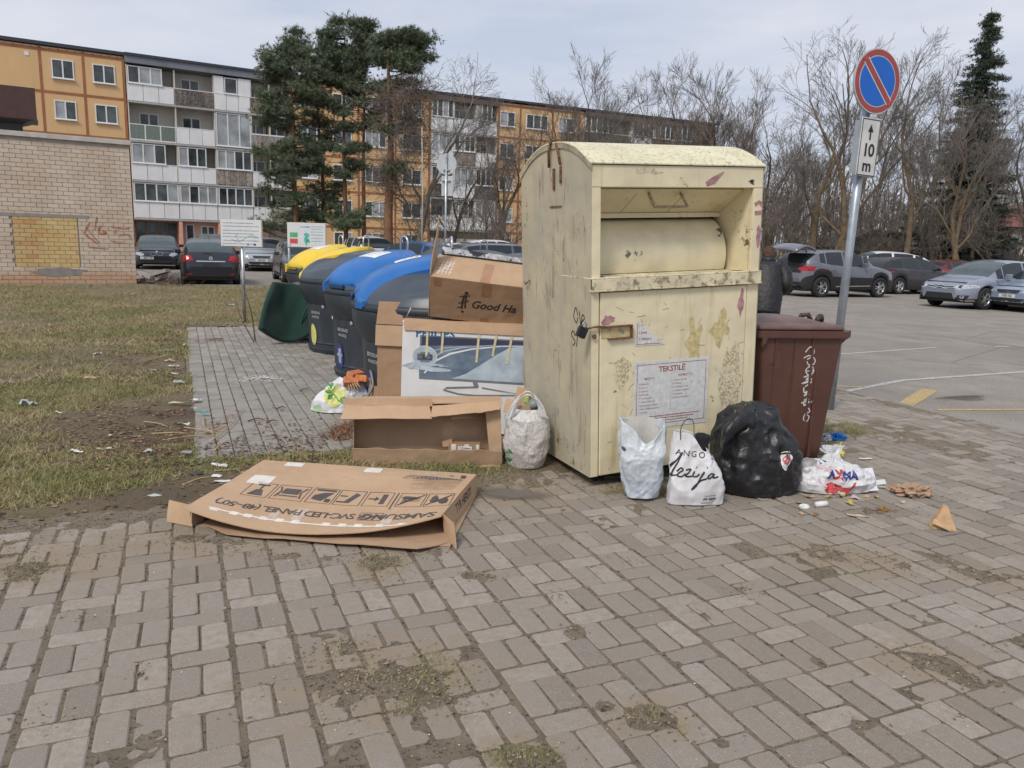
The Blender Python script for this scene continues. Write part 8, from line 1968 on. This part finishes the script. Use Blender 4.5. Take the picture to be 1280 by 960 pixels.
make_car('hatch', red_p, 'parked_car', 'dark red car, only its roof showing above the black estate car', Vector((on_plane(1196, 320, 38.5)[0], 38.5, 0)), HU, rear='x')
c0 = at_(1270, 392) + U * 2.6 + V * .55; make_car('hatch', seat_p, 'parked_car', 'light blue hatchback cut off by the right edge of the picture', c0 + V * .1, HNU, front='y', sc_=1.0)
# left side
make_car('sedan', black_p, 'parked_car', 'black saloon facing the lawn, beside the pale brick building', at_(197, 337) + V * 2.2, HNV, front='bmw', sc_=1.04, glassm=cglass2)
make_car('hatch', black_p, 'parked_car', 'black hatchback seen from behind at the lawn edge, left of the notice board pole', at_(265, 358) + V * 2.2, HV, rear='opel', sc_=1.0, glassm=cglass2)  # paler glass puts the window's reflection into its colour
make_car('wagon', silver_p, 'parked_car', 'silver estate car facing the lawn, right of the notice board', Vector((on_plane(329, 320, 37)[0], 37, 0)), HNV - .12, front='y', sc_=1.03)
make_car('suv', slate, 'parked_car', 'grey blue car with a pale windscreen directly behind the black hatchback', Vector((on_plane(266, 320, 43)[0], 43, 0)), HNV, front='y', glassm=cglass2)
make_car('hatch', dk_p, 'parked_car', 'dark grey car half hidden by the farthest yellow lidded bin', at_(357, 356) + V * 2.1 + U * .85, HNV, front='y')
# behind the bins
make_car('suv', white_p, 'parked_car', 'white car facing forward behind the yellow lidded bins', Vector((on_plane(465, 320, 37)[0], 37, 0)), HNV + .1, front='y', sc_=1.08)
make_car('hatch', blue_p, 'parked_car', 'bright blue hatchback behind the blue lidded bins', Vector((on_plane(516, 320, 30)[0], 30, 0)), HV + .5, rear='x', sc_=1.06)
make_car('wagon', white_p, 'parked_car', 'long white car seen over the tilted box', Vector((on_plane(565, 320, 33)[0], 33, 0)), HV + 1.0, rear='x', sc_=1.06, glassm=cglass2)
make_car('wagon', slate, 'parked_car', 'slate grey car beside the top left of the yellow container', Vector((on_plane(636, 320, 28)[0], 28, 0)), HU + .1, rear='x', sc_=1.10, glassm=cglass2)
make_car('suv', white_p, 'parked_car', 'white van like car behind the slate grey car', Vector((on_plane(624, 320, 37)[0], 37, 0)), HU, sc_=1.10)

# ================================================================== PERSON at the open boot
coat = mat('black quilted coat', (.010, .011, .013), .55, bump=.5, bs=8, bd=.05); skin = mat('skin', (.42, .25, .18), .6); hair = mat('brown hair', (.07, .04, .025), .8, bump=.5, bs=60); trous = mat('dark trousers', (.02, .022, .03), .8)
PX_, PD = 957, 13.6
PE = thing('person', 'person in a black quilted coat by the open boot, half hidden by the container', 'person', (on_plane(PX_, 350, PD)[0], PD, 0), rot=(R(-15), 0, R(-20)))
def skinned(name, joints, edges, m, lv=2, root=0):
    me = bpy.data.meshes.new(name); me.from_pydata([j[0] for j in joints], edges, []); me.materials.append(m); o = bpy.data.objects.new(name, me); COL.objects.link(o); o.parent = PE
    md = o.modifiers.new('skin', 'SKIN'); md.use_smooth_shade = True
    for i, j in enumerate(joints): v = me.skin_vertices[0].data[i]; v.radius = j[1] if hasattr(j[1], '__len__') else (j[1], j[1]); v.use_root = (i == root)
    o.modifiers.new('s', 'SUBSURF').render_levels = lv; o.modifiers['s'].levels = lv; return o
# the body: feet, legs, trunk leaning away from the viewer, neck, head
J = [((0, .0, .92), (.17, .12)), ((0, .02, 1.12), (.165, .115)), ((0, .07, 1.34), (.19, .12)), ((0, .11, 1.44), (.09, .08)), ((0, .15, 1.53), .055), ((0, .19, 1.62), .09), ((0, .205, 1.70), .085),
     ((-.10, .0, .88), .095), ((-.11, .02, .50), .065), ((-.12, -.02, .10), .045), ((-.12, .12, .04), .04), ((.10, .0, .88), .095), ((.12, .04, .50), .065), ((.13, .02, .10), .045), ((.13, .16, .04), .04),
     ((-.19, .08, 1.38), .075), ((-.27, .12, 1.14), .055), ((-.20, .36, 1.05), .042), ((-.16, .42, 1.04), .03), ((.19, .08, 1.38), .075), ((.29, .10, 1.14), .055), ((.22, .34, 1.02), .042), ((.18, .41, 1.02), .03)]
E_ = [(0, 1), (1, 2), (2, 3), (3, 4), (4, 5), (5, 6), (0, 7), (7, 8), (8, 9), (9, 10), (0, 11), (11, 12), (12, 13), (13, 14), (2, 15), (15, 16), (16, 17), (17, 18), (2, 19), (19, 20), (20, 21), (21, 22)]
skinned('body', J, E_, skin)
# coat: one draped lathe-like shell with sleeves
b = MB(); rings = []
for k in range(34):
    t_ = k / 33; z = .50 + .98 * t_; y0 = .10 * t_ ** 1.5; hw = .285 - .02 * t_ + .03 * math.sin(t_ * 3.1) if t_ < .86 else .30 * math.sqrt(max(.02, 1 - ((t_ - .86) / .145) ** 2)) + .02
    dp = .20 + .02 * math.sin(t_ * 4) if t_ < .85 else .20 * math.sqrt(max(.05, 1 - ((t_ - .85) / .16) ** 2)); pf = .004 * abs(math.sin(z * 30))
    rings.append([((hw + pf) * math.cos(a) * (1 + .03 * noise.noise(Vector((math.cos(a) * 2, math.sin(a) * 2, z * 5)))), y0 + (dp + pf) * math.sin(a), z) for a in [2 * math.pi * q / 40 for q in range(40)]])
b.loft(rings); b.build('coat', coat, PE)
for s_ in (-1, 1):
    b = MB(); pts = catmull([(s_ * .16, .10, 1.42), (s_ * .30, .09, 1.26), (s_ * .34, .07, 1.06), (s_ * .31, .20, .99), (s_ * .23, .35, 1.02)], 8); b.tube(pts, [.135 - .055 * i / len(pts) + .006 * abs(math.sin(i * .9)) for i in range(len(pts))], 14); b.build('sleeve', coat, PE)
b = MB(); b.lathe([(.10, 1.43), (.13, 1.47), (.13, 1.53), (.09, 1.56)], 20, (0, .13, 0)); b.build('hood', coat, PE)
b = MB(); bag_mesh(b, [(0, 1.50, .06, .06, 0, .16), (.2, 1.56, .105, .11, 0, .17), (.55, 1.66, .125, .13, 0, .18), (.85, 1.75, .10, .10, 0, .19), (1, 1.79, .03, .03, 0, .2)], 32, 24, .02, 3, 2, scale=14); b.build('hair', hair, PE)
for s_ in (-1, 1):
    b = MB(); b.tube([(s_ * .12, .01, .86), (s_ * .13, .03, .5), (s_ * .135, .0, .1)], [.12, .095, .08], 14); b.build('trouser_leg', trous, PE)
    b = MB(); b.loft([[(s_ * .135 + .05 * math.cos(a) * k, .06 + .14 * math.sin(a) * k, z) for a in [2 * math.pi * q / 16 for q in range(16)]] for z, k in ((0, .95), (.03, 1), (.07, .85), (.10, .5))]); b.build('boot', trous, PE)
    for fgr in range(4):
        b = MB(); x = s_ * (.145 + .014 * fgr); b.tube([(x, .40, 1.04), (x - s_ * .01, .45, 1.03), (x - s_ * .012, .475, 1.0 + .003 * fgr), (x - s_ * .01, .478, .975)], [.009, .0085, .008, .006], 6); b.build('finger', skin, PE)
    b = MB(); b.tube([(s_ * .14, .39, 1.03), (s_ * .115, .42, 1.01), (s_ * .105, .445, .99)], [.011, .010, .007], 6); b.build('thumb', skin, PE)
# ================================================================== SIGNS, POLES
alu = mat('sign back grey', (.36, .40, .43), .5, .3, var=.1); sred = mat('sign red', (.50, .05, .06), .45, var=.06); sblu = mat('sign blue', (.0, .12, .55), .4, var=.05); swht = mat('sign white', (.72, .72, .70), .45, var=.05)
pb_ = G(1037, 512); PK = thing('parking_sign', 'round blue and red no parking sign with arrow plate, behind the brown bin', 'road sign', pb_, 0, rot=(R(-.5), R(1.6), GA))
Hh = 3.48
b = MB(); b.lathe([(.041, -.2), (.041, Hh - .10)], 20); b.lathe([(.041, Hh - .10), (.01, Hh - .09)], 20); b.build('pole', mat('galvanised pole', (.40, .45, .50), .42, .6, var=.18, vs=5, bump=.15, bs=30, dirt=(.30, .33, .36), ds=4), PK)
dz = Hh - .26
b = MB(); b.lathe([(.298, -.012), (.30, -.004), (.30, .0), (.28, .004)], 48, (0, -.075, dz), axis='y'); b.build('sign_disc', alu, PK)
fr = frame3((0, -.088, dz), (1, 0, 0), (0, 0, 1))
it = [poly(disc(0, 0, .296, n=48), 1), ringf(.235, .288, 48), poly(disc(0, 0, .226, n=48), 2), line([(-.175, .175), (.175, -.175)], .078, 1), line([(-.205, .205), (.205, -.205)], .056, 0)]
print_on('sign_face', it, [sred, swht, sblu], PK, fr, off=.001, lift=.0012)
b = MB(); b.bb(-.125, .125, -.082, -.070, dz - .88, dz - .335); b.build('arrow_plate', swht, PK, bevel=.004)
b = MB(); b.bb(-.128, -.122, -.078, .0, dz - .86, dz - .36); b.bb(-.13, .13, -.069, -.064, dz - .885, dz - .33); b.build('plate_back', alu, PK)
fr = frame3((0, -.0835, dz - .61), (1, 0, 0), (0, 0, 1))
bx0 = lambda a, c_, t_: [rect(-a, a, c_ - t_, c_), rect(-a, a, -c_, -c_ + t_), rect(-a, -a + t_, -c_, c_), rect(a - t_, a, -c_, c_)]
it = bx0(.117, .265, .008) + [rect(-.010, .010, .07, .165), poly([(-.036, .145), (.036, .145), (0, .215)]), txt('10', 0, -.03, .165, bold=.004, spacing=.9), txt('m', 0, -.175, .155, bold=.004)]
print_on('plate_print', it, blkp, PK, fr, off=.001)
b = MB()
for z in (dz + .12, dz - .12, dz - .42, dz - .8): b.lathe([(.046, z - .015), (.046, z + .015)], 16); b.bb(-.02, .02, -.075, -.03, z - .015, z + .015)
b.build('clamp', alu, PK)
# info board on the left
def board(name, label, px, d, x0, x1, y0, y1, seed, rz, colored=False, poles=((0, True),)):
    hz = 302 + (px - 640) * .0314; k = d / FOC; X = on_plane(px, y1, d)[0]; zt, zb_ = on_plane(px, y0, d)[1], on_plane(px, y1, d)[1]
    T = thing(name, label, 'notice board', (X, d, 0), rz, None)
    a, c_, z1, z0 = (x0 - px) * k, (x1 - px) * k, zt, zb_
    b = MB(); b.bb(a, c_, -.03, -.018, z0, z1); b.build('board', mat('board white', (.66, .68, .70), .5, var=.04), T, bevel=.003)
    b = MB(); b.bb(a - .012, c_ + .012, -.016, -.004, z0 - .012, z1 + .012); b.build('frame', mat('board frame', (.50, .46, .38), .6), T)
    for dx, r_ in poles: b = MB(); b.lathe([(.03, 0), (.03, z1 - .02 if dx else z0 + .12)], 12, (dx, .03, 0)); b.build('pole', steel, T)
    r_ = random.Random(seed); it = []; w_ = c_ - a; h = z1 - z0
    rows = [.88, .76, .60, .48, .36, .22, .10]
    for i, t_ in enumerate(rows):
        it += [(v, f, 0) for v, f, m_ in scribble(a + .05 * w_, c_ - (.06 if i % 3 else .2) * w_, z0 + h * t_, h * .035, 0, seed + i)]
    if colored:
        it = [rect(a + .06 * w_, a + .27 * w_, z0 + .40 * h, z0 + .60 * h, 2), rect(a + .06 * w_, a + .27 * w_, z0 + .14 * h, z0 + .34 * h, 3), poly(blob(a + .5 * w_, z0 + .42 * h, .05 * w_ * 1.2, .2 * h, 3, rough=.8), 4), poly(blob(a + .55 * w_, z0 + .25 * h, .04 * w_, .1 * h, 5, rough=.8), 2), rect(a + .05 * w_, a + .09 * w_, z0 + .05 * h, z0 + .1 * h, 3)]
        for i, t_ in enumerate([.86, .76, .64, .52, .38, .26]): it += [(v, f, [1, 0, 4][i % 3]) for v, f, m_ in scribble(a + .62 * w_, c_ - .06 * w_, z0 + h * t_, h * .03, 0, seed + i)]
        it += [(v, f, 1) for v, f, m_ in scribble(a + .35 * w_, a + .6 * w_, z0 + h * .84, h * .06, 0, 3)]
    else:
        it += [line(catmull([(a + w_ * t_, z0 + h * (.30 + .12 * math.sin(t_ * 9 + 1)), 0) for t_ in (.25, .35, .45, .55, .65, .78, .9)], 4), .008, 4), line([(a + .42 * w_, z0 + .5 * h), (a + .35 * w_, z0 + .36 * h), (a + .44 * w_, z0 + .25 * h)], .008, 4), rect(a + .64 * w_, a + .69 * w_, z0 + .05 * h, z0 + .12 * h, 1), rect(a + .8 * w_, a + .86 * w_, z0 + .05 * h, z0 + .12 * h, 5), (scribble(a + .05 * w_, a + .5 * w_, z0 + h * .07, h * .04, 0, 9))[0]]
    print_on('board_print', it, [mat('board ink', (.28, .30, .32), .6), mat('board ink blue', (.12, .25, .50), .6), mat('board green', (.12, .42, .16), .6), mat('board red', (.60, .08, .08), .6), mat('board teal', (.10, .45, .42), .6), mat('board navy', (.03, .06, .35), .6)], T, frame3((0, -.031, 0), (1, 0, 0), (0, 0, 1)), off=.002)
board('notice_board', 'white notice board on a single grey pole, left of the green seat', 302, 13.95, 277.5, 328, 275, 308, 3, R(-2))
board('notice_board', 'white notice board with a green and red print, behind the yellow lidded bin', 384, 19, 360, 407.5, 279, 309, 8, R(-4), True, poles=((-.47, True), (.44, True)))
# back of a round sign
SG = thing('road_sign', 'grey back of a round road sign and plate, left of the yellow container', 'road sign', (on_plane(557.5, 235, 23)[0], 23, 0), R(-12))
b = MB(); b.lathe([(.03, 0), (.03, 4.08)], 10); b.build('pole', steel, SG)
b = MB(); b.lathe([(.30, .035), (.30, .045), (.28, .05)], 32, (0, 0, 3.78), axis='y'); b.build('sign_disc', mat('sign back', (.50, .53, .55), .5, .2, var=.08), SG)
b = MB(); b.bb(-.15, .20, .035, .045, 2.88, 3.45); b.build('plate', MATS['sign back'], SG); b = MB(); b.bb(-.03, .03, -.04, .034, 3.95, 3.98); b.bb(-.10, .10, -.02, .034, 3.6, 3.63); b.bb(-.13, .13, -.02, .034, 3.3, 3.32); b.build('clamp', steel, SG)
# thin lamp pole behind the pines
LP = thing('flag_pole', 'thin pale pole standing among the twigs of the rightmost pine', 'pole', (on_plane(528, 220, 42)[0], 42, 0)); b = MB(); b.tube([(0, 0, 0), (.02, 0, 4), (-.05, 0, 7.4)], [.05, .04, .03], 8); b.build('pole', mat('pale pole', (.55, .50, .44), .7), LP)
